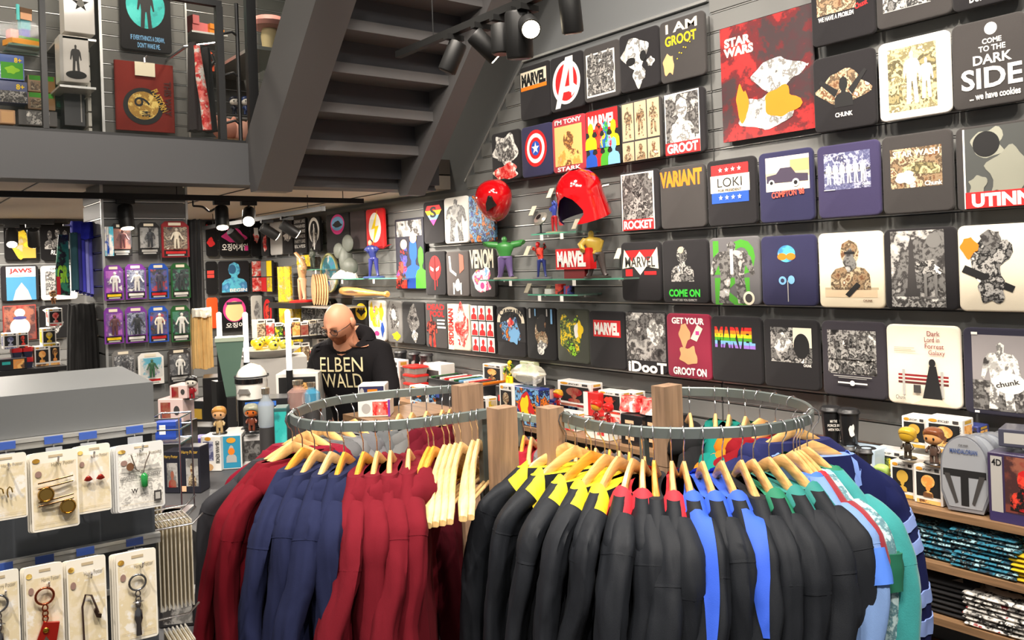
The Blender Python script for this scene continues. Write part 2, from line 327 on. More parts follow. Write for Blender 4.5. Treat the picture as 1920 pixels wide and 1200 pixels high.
# ------------------------------------------------------------------ staircase rising towards the hall
st = thing('staircase', 'dark grey steel staircase seen from below, rising off the gallery edge', 'staircase', (0, YG, ZU - 0.1))
def stringer(x0, x1, y0, z0, n, mb):
    L = 2.9; a = R(46); d = (-math.cos(a), math.sin(a)); nrm = (math.sin(a), math.cos(a)); t = 0.24
    p = [(0.0, -0.18), (-0.16, -0.18), (-0.16 + d[0] * L, -0.18 + d[1] * L), (d[0] * L + 0.20, d[1] * L + 0.06)]
    p = [(0.0, -0.2), (-0.1, -0.2), (-0.1 + d[0] * L, -0.2 + d[1] * L), (0.12 + d[0] * L, 0.06 + d[1] * L), (0.12, 0.06)]
    vs = [(x, q[0] + y0, q[1] + z0) for x in (x0, x1) for q in p]; k = len(p)
    mb.add(vs, [tuple(range(k)), tuple(reversed(range(k, 2 * k)))] + [(i, k + i, k + (i + 1) % k, (i + 1) % k) for i in range(k)])
STM = mat((88, 86, 86), 0.6, 0, 0.05, 3, 0.05, 80); STD = mat((52, 52, 56), 0.7, 0, 0.05)
mb = MB(); stringer(1.96, 2.18, -0.02, 0.0, 0, mb); mb.build('stringer', STM, st)
mb = MB(); stringer(3.0, 3.14, -0.02, 0.0, 0, mb); mb.build('stringer', STM, st)
for k in range(9):
    y = -0.05 - 0.19 * k; z = 0.0 + 0.195 * k
    MB().box(2.18, y - 0.23, z + 0.045, 3.0, y + 0.02, z + 0.105).build('tread', STM, st)
    MB().box(2.18, y - 0.002, z - 0.09, 3.0, y + 0.018, z + 0.045).build('riser', STD, st)
# ------------------------------------------------------------------ long wooden wall shelving under the shirts
SHW = woodmat((150, 116, 84), 1.0, 0.5, 0.1, 1)
sh = thing('wall_shelving', 'long brown wooden shelving unit running along the shirt wall', 'shelving', (XW, 0, 0))
for z, yb in ((0.86, 7.4), (0.66, 4.6), (0.46, 4.6), (0.2, 4.6)):
    MB().box(-0.4, 0.2, z, -0.004, yb, z + 0.026).build('shelf_board', SHW, sh)
for y in (0.2, 2.55, 4.575):
    MB().box(-0.38, y, 0.0, -0.01, y + 0.02, 0.86).build('upright', SHW, sh)
# ================================================================== folded shirts shown on boards
def shirt_body(W, H, t=0.024, r=0.026):
    mb = MB(); rings = []
    for y, ins in ((0.0, 0.004), (-t * 0.35, 0.0), (-t * 0.75, 0.0), (-t * 0.95, 0.003), (-t, 0.008)):
        rings.append([(x, y, z) for x, z in rrect(-W / 2 + ins, ins, W / 2 - ins, H - ins, max(0.006, r - ins), 4)])
    mb.loft(rings)
    return mb
def shirt(label, plane, xl, xr, yt, yb, col, els, off=0.055, cat='shirt', name='display_shirt', group=None, t=0.024):
    xc, yc = (xl + xr) / 2, (yt + yb) / 2
    if plane == 'R': f = lambda a, b: onX(a, b, XW - off); rz = -math.pi / 2
    elif plane == 'B': f = lambda a, b: onY(a, b, YB - off); rz = 0.0
    else: f = lambda a, b: onY(a, b, plane - off); rz = 0.0
    W = (f(xl, yc) - f(xr, yc)).length * 0.985; top, bot = f(xc, yt), f(xc, yb); H = top.z - bot.z
    o = thing(name, label, cat, bot, rz, group)
    shirt_body(W, H, t, 0.026 if cat == 'shirt' else 0.004).build('folded_shirt' if cat == 'shirt' else 'board', cloth(col) if cat == 'shirt' else mat(col), o, 50)
    MB().box(-0.03, -0.001, H - 0.06, 0.03, off - 0.001, H - 0.035).build('bracket', ALU, o)
    elements(o, els, W, H, -t)
    return o
MV = 'MARVEL'
def four(col, y0, n=4): return [('s', 0.3 + 0.13 * i, y0, 0.045, col) for i in range(n)]
bench = [('r', .16, .36, .84, .385, 'drd'), ('r', .16, .315, .84, .34, 'drd'), ('r', .16, .27, .84, .295, (90, 30, 30)), ('r', .22, .12, .255, .44, 'lgr'), ('r', .74, .12, .775, .44, 'lgr')]
RAIN = ['red', 'org', 'yel', 'grn', 'sky', (150, 110, 200)]
SH = [
 # top row
 ('black shirt cut by the top edge, white caption line with red scrawl', 1527, 1645, -72, 78, 'blk', [('r', .1, .38, .72, .98, 'sep'), ('t', 'WE HAVE A PROBLEM', .4, .33, .56, .06, 'wht'), ('t', 'Chunk', .8, .40, .2, .07, 'red', .2)]),
 ('charcoal shirt at the top with sketched grey scene and small white tag', 1648, 1787, -110, 43, 'chr', [('r', .1, .2, .72, .98, 'bw'), ('r', .56, .27, .74, .31, 'wht'), ('r', .1, .195, .74, .203, 'lgr')]),
 ('dark shirt in the top corner with white capital lettering along its edge', 1790, 1930, -145, 10, 'blk', [('t', 'DUM DA DUM', .55, .12, .62, .1, 'wht')]),
 # second row
 ('black shirt with pale misty oval print and small white scribble signature', 1531, 1648, 100, 243, 'blk', [('c', .5, .55, .44, .26, 'sep', 3), ('b', .5, .3, .3, .4, 'ink'), ('p', [(.36, .44), (.1, .66), (.14, .7), (.42, .52)], 'ink'), ('p', [(.64, .44), (.88, .72), (.84, .75), (.58, .52)], 'ink'), ('t', 'CHUNK', .5, .2, .28, .06, 'wht')]),
 ('brightly lit white shirt with olive and cream photo print', 1653, 1788, 70, 221, 'wht', [('r', .14, .1, .82, .9, 'sep2'), ('f', .48, .18, .26, .66, 'wht'), ('f', .28, .22, .2, .5, 'sep2'), ('f', .68, .22, .2, .5, 'wht')]),
 ('charcoal shirt with big outlined white lettering about cookies', 1791, 1930, 35, 200, 'chr', [('e', .55, .88, .085, .07, 'wht'), ('t', 'COME', .56, .745, .26, .06, 'wht'), ('t', 'TO THE', .56, .66, .36, .065, 'wht'), ('t', 'DARK', .56, .54, .52, .11, 'wht'), ('t', 'SIDE', .54, .33, .82, .24, 'wht'), ('t', '... we have cookies', .58, .13, .68, .08, 'wht')]),
 # marvel columns, top
 ('black shirt with orange and white lettering block high under the staircase', 981, 1038, 120, 222, 'blk', [('r', .05, .55, .9, .9, 'org'), ('r', .05, .62, .9, .9, 'crm'), ('t', MV, .48, .74, .8, .24, 'ink', 0, .06)]),
 ('black shirt with large white letter emblem over a red disc', 1038, 1100, 102, 206, 'blk', [('o', .5, .5, .42, .4, .09, 'wht'), ('e', .5, .5, .33, .34, 'red'), ('p', [(.15, .05), (.3, .05), (.6, .75), (.6, .3), (.72, .3), (.72, .95), (.5, .95)], 'wht'), ('p', [(.35, .42), (.75, .42), (.75, .32), (.31, .32)], 'wht'), ('p', [(.62, .52), (.86, .36), (.66, .22)], 'wht')]),
 ('charcoal shirt with framed black and white group drawing', 1101, 1168, 82, 187, 'chr', [('r', .08, .08, .88, .86, 'wht'), ('r', .12, .11, .84, .83, 'bw')] + [('b', .25 + .24 * (i % 3), .12 + .34 * (i // 3), .3, .42, 'bwf') for i in range(6)]),
 ('black shirt with splashed white paint blot', 1168, 1242, 57, 168, 'blk', [('c', .42, .62, .36, .32, 'wk', 8), ('c', .5, .25, .18, .22, 'wk', 9), ('e', .3, .5, .12, .07, 'ink'), ('c', .8, .42, .1, .1, 'wk', 4), ('e', .62, .55, .08, .09, 'ink')]),
 ('charcoal shirt with dotted yellow lettering made of leaves', 1244, 1328, 31, 150, 'chr', [('t', 'I AM', .5, .86, .7, .15, 'crm'), ('t', 'GROOT', .48, .66, .7, .16, 'yel'), ('c', .2, .28, .16, .22, 'tan', 6)] + [('e', .4 + .05 * i, .35 + .035 * i + .05 * (i % 2), .012, .01, 'yel') for i in range(8)]),
 ('shirt covered in tangled white and red scribble beside the staircase', 928, 982, 246, 338, 'blk', [('c', .5, .64, .5, .38, 'wk', 11), ('c', .5, .6, .38, .3, 'bwf', 12), ('c', .5, .17, .48, .18, 'redwht', 13)]),
 ('navy shirt with red and white roundel and star', 984, 1042, 234, 331, 'nvy', [('e', .48, .55, .36, .36, 'red'), ('e', .48, .55, .29, .29, 'wht'), ('e', .48, .55, .21, .21, 'red'), ('e', .48, .55, .14, .14, 'blu'), ('s', .48, .55, .13, 'wht')]),
 ('red shirt with orange portrait panel and white capitals', 1042, 1105, 218, 322, (165, 50, 60), [('r', .08, .12, .9, .84, (244, 180, 110)), ('b', .5, .12, .7, .62, 'ora'), ('t', "I'M TONY", .5, .92, .8, .09, 'wht'), ('t', 'STARK', .5, .06, .7, .08, 'wht')]),
 ('shirt with crowded primary coloured comic print under red lettering', 1104, 1169, 203, 313, 'blk', [('r', .04, .62, .96, .98, 'red'), ('t', MV, .5, .78, .8, .24, 'wht', 0, .05)] + [('b', .18 + .22 * (i % 4), .02 + .3 * (i // 4), .34, .46, ['blu', 'red', 'grn', 'sky', 'yel', 'redmix', 'hero', 'yel'][i]) for i in (1, 5, 0, 2, 4, 7, 3, 6)]),
 ('shirt with six beige sketch panels in two rows', 1171, 1247, 186, 302, 'chr', [e for i in range(6) for e in (('r', .04 + .32 * (i % 3), .36 - .34 * (i // 3), .33 + .32 * (i % 3), (.97 if i < 3 else .33), 'bei'), ('f' if i < 3 else 'b', .185 + .32 * (i % 3), (.4 if i < 3 else .03), .22, (.52 if i < 3 else .26), 'sep'))]),
 ('shirt with grey portrait and white lettering on red bar, topmost of two', 1250, 1329, 169, 290, 'blk', [('r', .05, .02, .88, .98, 'wht'), ('r', .07, .04, .86, .96, 'grm'), ('b', .46, .2, .6, .7, 'wk'), ('r', .05, .02, .88, .21, 'red'), ('t', 'GROOT', .46, .115, .74, .15, 'wht', 0, .04)]),
 # row with lettering across
 ('shirt with tall grey portrait over red bar reading like a name', 1169, 1243, 320, 433, 'blk', [('r', .04, .02, .88, .97, 'wht'), ('r', .07, .04, .85, .95, 'grm'), ('b', .46, .2, .62, .68, 'bw'), ('r', .06, .02, .86, .2, 'red'), ('t', 'ROCKET', .46, .11, .74, .14, 'wht', 0, .04)]),
 ('plain charcoal shirt with orange capitals across the chest', 1244, 1329, 310, 428, 'chr', [('t', 'VARIANT', .48, .8, .94, .26, 'org', 0, .05)]),
 ('black shirt with red, white and blue election banner', 1332, 1425, 297, 422, 'blk', [('r', .1, .76, .86, .92, 'red'), ('r', .08, .5, .88, .76, 'crm'), ('r', .1, .34, .86, .5, 'blu'), ('t', 'LOKI', .48, .65, .5, .14, 'ink', 0, 0.0), ('t', 'FOR PRESIDENT', .48, .53, .48, .04, 'chr')] + four('wht', .84) + four('wht', .42)),
 ('navy shirt with photo of a parked car and orange script', 1429, 1532, 282, 416, 'nvy', [('r', .14, .44, .94, .92, 'crm'), ('r', .14, .62, .94, .7, 'bei'), ('r', .6, .7, .94, .86, 'tan'), ('p', [(.16, .56), (.16, .66), (.34, .68), (.42, .76), (.62, .76), (.7, .67), (.92, .65), (.92, .55)], (60, 50, 70)), ('e', .25, .56, .055, .045, 'wht'), ('e', .25, .56, .03, .025, 'ink'), ('e', .7, .54, .065, .055, 'wht'), ('e', .7, .54, .035, .03, 'ink'), ('t', "COMPTON '88", .55, .4, .6, .09, (235, 90, 70), .06)]),
 ('purple navy shirt with pale landscape photo of seated workers', 1538, 1657, 268, 407, (58, 52, 84), [('r', .12, .38, .86, .88, 'navyart'), ('r', .12, .62, .86, .64, 'chr')] + [('f', .2 + .11 * i, .46, .1, .3, 'wht') for i in range(6)] + [('r', .12, .38, .3, .39, 'wht'), ('t', 'CHUNK', .8, .43, .12, .03, 'wht')]),
 ('charcoal shirt with sepia car wash picture', 1659, 1793, 249, 399, 'chr', [('r', .13, .32, .86, .82, 'sep'), ('t', 'STAR WASH', .5, .75, .66, .08, 'crm'), ('p', [(.3, .5), (.3, .58), (.5, .64), (.78, .6), (.84, .54), (.82, .47)], 'sep2'), ('c', .35, .45, .16, .1, 'wht', 21), ('t', 'Chunk', .74, .36, .24, .06, 'wht')]),
 ('dark shirt with pale hooded cloak drawing and red lettering bar', 1797, 1950, 231, 393, 'chr', [('r', .1, .03, .125, .97, 'wht'), ('r', .125, .03, 1, .97, (70, 72, 70)), ('c', .42, .78, .26, .2, (150, 150, 135), 5), ('e', .4, .77, .17, .15, 'ink'), ('c', .66, .42, .3, .34, (140, 140, 126), 7), ('c', .28, .3, .14, .14, (140, 140, 126), 15), ('r', .12, .03, 1, .22, 'red'), ('t', 'UTINNI', .6, .12, .8, .16, 'wht', 0, .05)]),
 # fourth row
 ('black shirt with jagged white graffiti lettering on red strokes', 1171, 1246, 453, 564, 'blk', [('r', .1, .6, .92, .86, 'red'), ('r', .12, .42, .3, .54, 'red'), ('r', .6, .44, .9, .5, 'red'), ('p', [(.04, .55), (.1, .88), (.3, .66), (.5, .84), (.7, .66), (.94, .9), (.96, .54), (.66, .58), (.5, .44), (.34, .58)], 'crm'), ('t', MV, .5, .66, .76, .18, 'chr', 0, .02)]),
 ('black shirt with seated suited man print above green capitals', 1248, 1335, 449, 568, 'blk', [('b', .45, .34, .5, .56, 'bw'), ('e', .43, .84, .06, .05, 'peach'), ('t', 'COME ON', .48, .16, .68, .12, (60, 200, 60), 0, .04), ('t', 'WHAT DID YOU EXPECT?', .48, .05, .54, .035, 'lgr')]),
 ('grey shirt with giant green letters behind a man in grey suit', 1337, 1432, 444, 571, (98, 96, 98), [('t', 'LO', .5, .7, .84, .52, (70, 150, 40), 0, .04), ('t', 'KI', .45, .2, .7, .4, (70, 150, 40), 0, .04), ('f', .46, .02, .9, .92, 'grm'), ('r', .43, .45, .49, .82, 'wht'), ('e', .78, .1, .11, .1, 'crm'), ('e', .78, .1, .07, .065, 'chr')]),
 ('navy shirt with blue print of orange sunglasses and hanging headphones', 1433, 1538, 441, 573, 'nvy', [('e', .48, .74, .16, .12, 'bluface'), ('e', .4, .7, .085, .05, 'org'), ('e', .56, .7, .085, .05, 'org'), ('e', .4, .36, .07, .06, 'sky'), ('e', .56, .37, .06, .06, 'sky'), ('e', .4, .36, .035, .03, 'nvy'), ('r', .49, .06, .505, .36, 'lgr')]),
 ('cream shirt with bearded soldier drawing seated at a table', 1540, 1664, 435, 577, (232, 218, 190), [('r', .1, .24, .92, .27, 'bei'), ('r', .1, .14, .9, .24, (214, 190, 156)), ('b', .5, .24, .62, .66, 'sep'), ('c', .5, .62, .1, .18, 'grm', 3), ('r', .42, .71, .58, .745, 'ink'), ('p', [(.42, .18), (.6, .34), (.66, .3), (.48, .14)], 'ink'), ('t', 'CHUNK', .76, .1, .14, .03, 'brn')]),
 ('dark shirt with grey photo of a monument column under clouds', 1663, 1802, 427, 580, 'blk', [('r', .1, .03, .84, .97, 'grm'), ('e', .7, .84, .1, .09, 'gry'), ('p', [(.32, .22), (.46, .22), (.42, .72), (.43, .78), (.39, .9), (.35, .78), (.36, .72)], 'chr'), ('r', .1, .03, .84, .16, 'bwf'), ('p', [(.3, .26), (.5, .26), (.5, .16), (.3, .16)], 'chr'), ('c', .62, .5, .2, .13, 'bw', 10), ('r', .56, .16, .6, .44, 'gry'), ('r', .7, .16, .74, .44, 'gry')]),
 ('cream shirt with ink brush drawing and orange patch', 1801, 1950, 420, 584, (232, 220, 196), [('c', .42, .6, .3, .34, 'bw', 2), ('c', .45, .84, .17, .12, 'grm', 6), ('c', .16, .75, .14, .13, 'org', 9), ('p', [(.05, .46), (.7, .22), (.74, .29), (.1, .54)], 'ink'), ('c', .45, .26, .2, .2, 'bw', 14), ('r', .88, .3, 1, .98, 'drd')]),
 # lowest row, right part
 ('dark green mottled shirt left of the red lettering shirt', 1051, 1111, 579, 680, (70, 72, 62), [('c', .45, .52, .42, .48, 'grnmix', 17), ('c', .72, .62, .12, .2, 'yel', 4), ('c', .62, .6, .08, .16, 'wht', 5)]),
 ('black shirt with white capitals in a small red box', 1111, 1180, 583, 690, 'blk', [('r', .13, .55, .88, .84, 'red'), ('t', MV, .5, .69, .68, .22, 'wht', 0, .06)]),
 ('shirt with large grey tree bark print and cut-off lettering', 1180, 1257, 584, 698, 'blk', [('r', .02, .2, .98, .98, 'grm'), ('c', .72, .62, .24, .26, 'wk', 23), ('c', .4, .4, .36, .2, 'grey3', 25), ('t', 'iDooT', .52, .09, .94, .18, 'wht', 0, .04)]),
 ('wine red shirt with white capitals above and below a wooden shape', 1257, 1340, 588, 709, (138, 36, 60), [('t', 'GET YOUR', .5, .89, .74, .1, 'wht', 0, .04), ('c', .42, .68, .15, .2, 'tan', 9), ('c', .5, .36, .26, .18, 'tan', 33), ('p', [(.56, .62), (.7, .58), (.84, .78), (.72, .84)], 'crm'), ('r', .68, .68, .76, .74, 'pnk'), ('t', 'GROOT ON', .52, .11, .76, .12, 'wht', 0, .04)]),
 ('black shirt with rainbow striped capitals', 1340, 1436, 593, 717, 'blk', [('t', MV, .48, .68, .8, .32, 'org', 0, .07)]),
 ('black shirt with small photo of a dark visor, beside rainbow lettering shirt', 1438, 1543, 598, 728, 'blk', [('r', .14, .38, .88, .88, 'bw'), ('r', .55, .6, .88, .88, 'crm'), ('e', .7, .62, .14, .18, 'ink'), ('c', .35, .62, .18, .22, 'wk', 41), ('t', 'CHUNK', .8, .35, .14, .04, 'wht')]),
 ('dark shirt with crowded black and white class photo', 1547, 1668, 602, 744, (52, 48, 54), [('r', .1, .3, .86, .88, 'bwf')] + [('b', .17 + .105 * (i % 7), .32 + .18 * (i // 7), .11, .28, 'bw') for i in range(14)] + [('r', .2, .27, .8, .28, 'lgr'), ('r', .28, .25, .72, .257, 'lgr'), ('r', .27, .18, .46, .2, 'wht'), ('r', .54, .18, .73, .2, 'wht'), ('e', .5, .19, .04, .035, 'wht')]),
 ('cream shirt with red bench picture and red serif title', 1668, 1808, 609, 760, (238, 226, 206), bench + [('t', 'Dark', .66, .9, .17, .06, 'drd', 0, 0), ('t', 'Lord in', .64, .825, .2, .06, 'drd', 0, 0), ('t', 'Forrest', .67, .745, .25, .06, 'drd', 0, 0), ('t', 'Galaxy', .7, .66, .22, .07, 'drd', 0, 0), ('r', .12, .71, .4, .718, 'bei'), ('r', .12, .69, .36, .698, 'bei'), ('r', .12, .67, .42, .678, 'bei'), ('p', [(.5, .1), (.76, .1), (.69, .5), (.6, .5)], 'ink'), ('e', .64, .54, .045, .05, 'ink'), ('r', .38, .16, .48, .26, 'chr'), ('p', [(.52, .1), (.74, .1), (.9, .02), (.36, .02)], (205, 192, 168)), ('t', 'Chunk', .2, .09, .14, .05, 'chr', 0, 0)]),
 ('navy shirt with grey beach photo, cut by the picture edge', 1811, 1965, 615, 780, (46, 44, 58), [('r', .12, .06, 1, .92, (150, 144, 144)), ('r', .12, .06, 1, .4, 'grm'), ('f', .48, .08, .5, .76, 'wk'), ('e', .58, .38, .2, .12, 'wht'), ('t', 'chunk', .56, .38, .3, .06, 'chr', .25), ('r', .12, .92, .2, .95, 'wht'), ('r', .14, .02, .2, .045, 'wht')]),
 # middle columns
 ('dark shirt with white arched capitals over blue figures', 938, 992, 575, 668, 'blk', [('o', .5, .7, .48, .3, .1, 'crm'), ('r', 0, .3, 1, .68, 'blk'), ('t', 'CAPTAIN', .5, .88, .8, .14, 'ink', 0, .03), ('c', .5, .52, .42, .3, 'blumix', 12), ('c', .62, .42, .22, .2, 'sky', 15), ('c', .5, .68, .12, .12, 'redwht', 4)]),
 ('black shirt with long pale mask streaked with white', 994, 1050, 577, 674, 'ink', [('c', .5, .5, .26, .34, 'sep', 19), ('c', .5, .7, .2, .2, 'ink', 20), ('c', .5, .24, .18, .16, 'wk', 22), ('r', .1, .8, .16, .98, 'lgr'), ('r', .3, .84, .34, .98, 'sky'), ('r', .7, .84, .74, .98, 'lgr'), ('r', .84, .7, .9, .98, 'sky')]),
 ('white shirt with nine small red heads in a grid', 889, 936, 571, 662, 'blk', [e for i in range(9) for e in (('r', .04 + .32 * (i % 3), .03 + .325 * (i // 3), .32 + .32 * (i % 3), .33 + .325 * (i // 3), 'wht'), ('b', .18 + .32 * (i % 3), .04 + .325 * (i // 3), .24, .25, 'red'))]),
 ('red and white shirt with vertical red lettering', 846, 888, 570, 656, 'crm', [('r', 0, 0, .26, 1, 'crm'), ('c', .64, .5, .36, .5, 'redwht', 31), ('t', 'SPIDERMAN', .14, .5, .95, .2, 'red', 1.5708, .04)]),
 ('dark shirt with stacked red capitals and red fighter shape', 804, 845, 567, 652, 'chr', [('t', 'DEAD', .5, .9, .8, .13, 'red', 0, .04), ('t', 'POOL', .56, .75, .66, .13, 'red', 0, .04), ('f', .3, .02, .5, .68, 'redmix'), ('r', .56, .44, .94, .48, 'wht'), ('r', .56, .52, .9, .56, 'wht'), ('r', .56, .6, .92, .63, 'wht')]),
 ('black shirt with pale face half in shadow', 760, 803, 566, 645, 'ink', [('c', .5, .6, .26, .38, 'grm', 3), ('e', .42, .62, .07, .05, 'ink'), ('e', .62, .6, .07, .05, 'ink'), ('c', .56, .2, .14, .16, 'wk', 8)]),
 ('grey shirt with long-haired portrait and yellow scrawl', 732, 760, 564, 642, 'gry', [('c', .5, .6, .4, .4, 'grm', 6), ('c', .6, .16, .3, .12, 'yel', 7), ('e', .46, .68, .14, .13, 'wht')]),
 ('white shirt with blond pigtails print in pink and blue', 697, 728, 563, 638, 'wht', [('c', .5, .6, .38, .34, 'harl', 2), ('c', .2, .7, .14, .28, 'yel', 3), ('c', .8, .7, .14, .28, 'yel', 4), ('e', .5, .18, .14, .06, 'pnk'), ('c', .85, .3, .12, .2, 'blu', 9)]),
 ('black shirt with yellow oval emblem behind the man', 666, 696, 562, 640, 'ink', [('e', .6, .72, .36, .2, 'yel'), ('p', [(.3, .72), (.45, .8), (.55, .74), (.6, .82), (.65, .74), (.76, .8), (.9, .72), (.7, .66), (.6, .6), (.5, .66)], 'ink')]),
 ('black shirt with white bristling shape behind the man', 609, 634, 560, 636, 'ink', [('c', .5, .55, .42, .42, 'wk', 5), ('c', .5, .45, .2, .28, 'yela', 6)]),
 ('black shirt with rainbow diamond emblem', 800, 839, 377, 456, 'blk', [('p', [(.2, .9), (.8, .9), (.9, .78), (.5, .42), (.1, .78)], 'red'), ('p', [(.1, .78), (.9, .78), (.78, .67), (.22, .67)], 'yel'), ('p', [(.22, .67), (.78, .67), (.66, .56), (.34, .56)], 'sky'), ('p', [(.34, .56), (.66, .56), (.5, .42)], 'pnk'), ('t', 'S', .5, .74, .3, .26, 'ink', 0, .03)]),
 ('white shirt with black ink smear drawing', 839, 884, 369, 456, 'wht', [('f', .5, .04, .9, .92, 'grm'), ('c', .5, .7, .18, .2, 'grey3', 2)]),
 ('shirt with dense blue and brown monster pattern beside the red mask', 885, 934, 362, 454, 'blumix', [('c', .5, .5, .46, .48, 'blumix', 12)]),
 ('black shirt with dripping red oval emblem', 803, 842, 471, 553, 'blk', [('e', .5, .62, .28, .28, 'red'), ('r', .46, .12, .5, .4, 'red'), ('r', .58, .2, .61, .4, 'red'), ('r', .485, .36, .515, .88, 'ink'), ('p', [(.28, .66), (.45, .6), (.42, .54), (.3, .58)], 'wht'), ('p', [(.72, .66), (.55, .6), (.58, .54), (.7, .58)], 'wht')]),
 ('grey shirt with white long-legged outline emblem', 843, 886, 471, 555, (88, 82, 80), [('c', .5, .24, .14, .16, 'wht', 3), ('p', [(.12, .9), (.2, .9), (.24, .6), (.46, .5), (.44, .44), (.16, .56)], 'wht'), ('p', [(.6, .95), (.78, .9), (.8, .6), (.6, .5)], (190, 110, 90)), ('r', .3, .04, .36, .3, 'wht'), ('r', .62, .04, .68, .3, 'wht')]),
 ('shirt with cream capitals above a pink and blue figure', 887, 935, 467, 557, 'chr', [('t', 'VENOM', .48, .8, .94, .4, 'crm', 0, .04), ('c', .48, .36, .46, .3, 'harl', 5), ('c', .5, .24, .2, .18, 'wht', 6), ('e', .5, .24, .08, .07, 'pnk')]),
 ('red shirt with white oval and yellow lightning emblem', 692, 726, 391, 465, 'red', [('e', .5, .52, .34, .38, 'wht'), ('p', [(.66, .96), (.3, .48), (.5, .5), (.36, .08), (.72, .56), (.52, .55)], 'yel')]),
 ('dark maroon plain shirt next to the lightning shirt', 662, 691, 395, 467, (62, 50, 52), []),
 ('black shirt with pastel winged oval emblem', 617, 661, 400, 473, 'blk', [('e', .5, .72, .3, .26, 'pnk'), ('e', .5, .74, .26, .18, 'sky'), ('c', .5, .72, .2, .1, 'ink', 3)]),
 ('black shirt with white filigree tree emblem', 583, 606, 406, 473, 'ink', [('o', .5, .62, .44, .36, .12, 'wht'), ('c', .5, .4, .26, .36, 'bw', 4), ('r', .46, .08, .54, .8, 'wht')]),
 ('black shirt filled with rows of white capitals', 556, 580, 408, 475, 'ink', [('t', t_, .5, .9 - .14 * i, .84, .09, 'lgr') for i, t_ in enumerate(('DRINK LIKE', 'DWARVES', 'SMOKE LIKE', 'WIZARDS', 'PARTY LIKE', 'ELVES'))]),
 ('black shirt with white mountain scribble under the track lamps', 534, 554, 412, 476, 'ink', [('c', .5, .5, .42, .16, 'wk', 7)]),
 ('light grey shirt with dark badge in the far corner', 511, 533, 416, 478, 'lgr', [('c', .5, .6, .36, .14, 'chr', 5)]),
 ('black shirt with red wing print in the far corner', 494, 509, 420, 480, 'ink', [('c', .5, .4, .3, .3, 'redwht', 5)]),
 ('shirt of four coloured panels in the far corner', 494, 516, 488, 548, 'blk', [('r', .04, .5, .48, .98, 'gry'), ('r', .52, .5, .96, .98, 'yel'), ('r', .04, .03, .48, .47, 'red'), ('r', .52, .03, .96, .47, 'yela')]),
 ('black shirt with coiled red emblem in the far corner', 496, 518, 556, 614, 'ink', [('o', .5, .5, .36, .42, .14, 'red'), ('c', .5, .5, .24, .3, 'redmix', 5)]),
 ('brown-green shirt half hidden behind figurines at the far end', 560, 590, 478, 500, 'yela', []),
]
rb = None
for s in SH:
    o = shirt(s[0], 'R', *s[1:])
    if s[0].startswith('black shirt with rainbow striped'): rb = o
# rainbow colour split of the striped capitals: slices of the letters, one per colour
for ch in list(rb.children):
    if ch.name.startswith('printed_lettering'):
        me = ch.data; zs = [v.co.z for v in me.vertices]; z0, z1 = min(zs), max(zs); src = bmesh.new(); src.from_mesh(me)
        for k in range(6):
            b = src.copy(); lo, hi = z1 - (z1 - z0) * (k + 1) / 6, z1 - (z1 - z0) * k / 6
            bmesh.ops.bisect_plane(b, geom=b.verts[:] + b.edges[:] + b.faces[:], plane_co=(0, 0, lo), plane_no=(0, 0, 1), clear_inner=True)
            bmesh.ops.bisect_plane(b, geom=b.verts[:] + b.edges[:] + b.faces[:], plane_co=(0, 0, hi), plane_no=(0, 0, 1), clear_outer=True)
            nm = bpy.data.meshes.new('printed_stripe'); b.to_mesh(nm); b.free(); nm.materials.clear(); nm.materials.append(mat(RAIN[k], 0.7))
            q = bpy.data.objects.new('printed_stripe', nm); COL.objects.link(q); q.parent = rb
        src.free(); bpy.data.objects.remove(ch)
# poster boards on the shirt wall
shirt('large dark red canvas poster with glowing orange and white round shapes', 'R', 1357, 1530, 31, 255, (66, 54, 56), [('r', .0, .0, 1, 1, 'redglow'), ('t', 'STAR', .2, .86, .3, .08, 'crm', 0, .05), ('t', 'WARS', .21, .775, .34, .08, 'crm', 0, .05), ('c', .62, .5, .3, .16, 'wk', 41), ('c', .5, .22, .36, .2, 'wk', 44), ('c', .66, .26, .2, .16, 'org', 47), ('c', .24, .3, .08, .2, 'org', 42), ('t', 'Disney', .9, .52, .12, .025, 'wht')], 0.03, 'poster', 'canvas_poster', None, 0.02)
shirt('dark canvas poster with crowded blue and red figures', 'R', 747, 801, 409, 543, (36, 36, 48), [('r', .06, .75, .95, .97, 'grey3'), ('b', .3, .02, .6, .62, 'bluered'), ('b', .64, .02, .6, .7, 'blu'), ('b', .9, .02, .4, .58, 'grn'), ('b', .2, .02, .4, .4, 'redmix'), ('e', .32, .64, .12, .07, 'peach'), ('e', .66, .72, .12, .07, 'skin')], 0.03, 'poster', 'canvas_poster', None, 0.02)
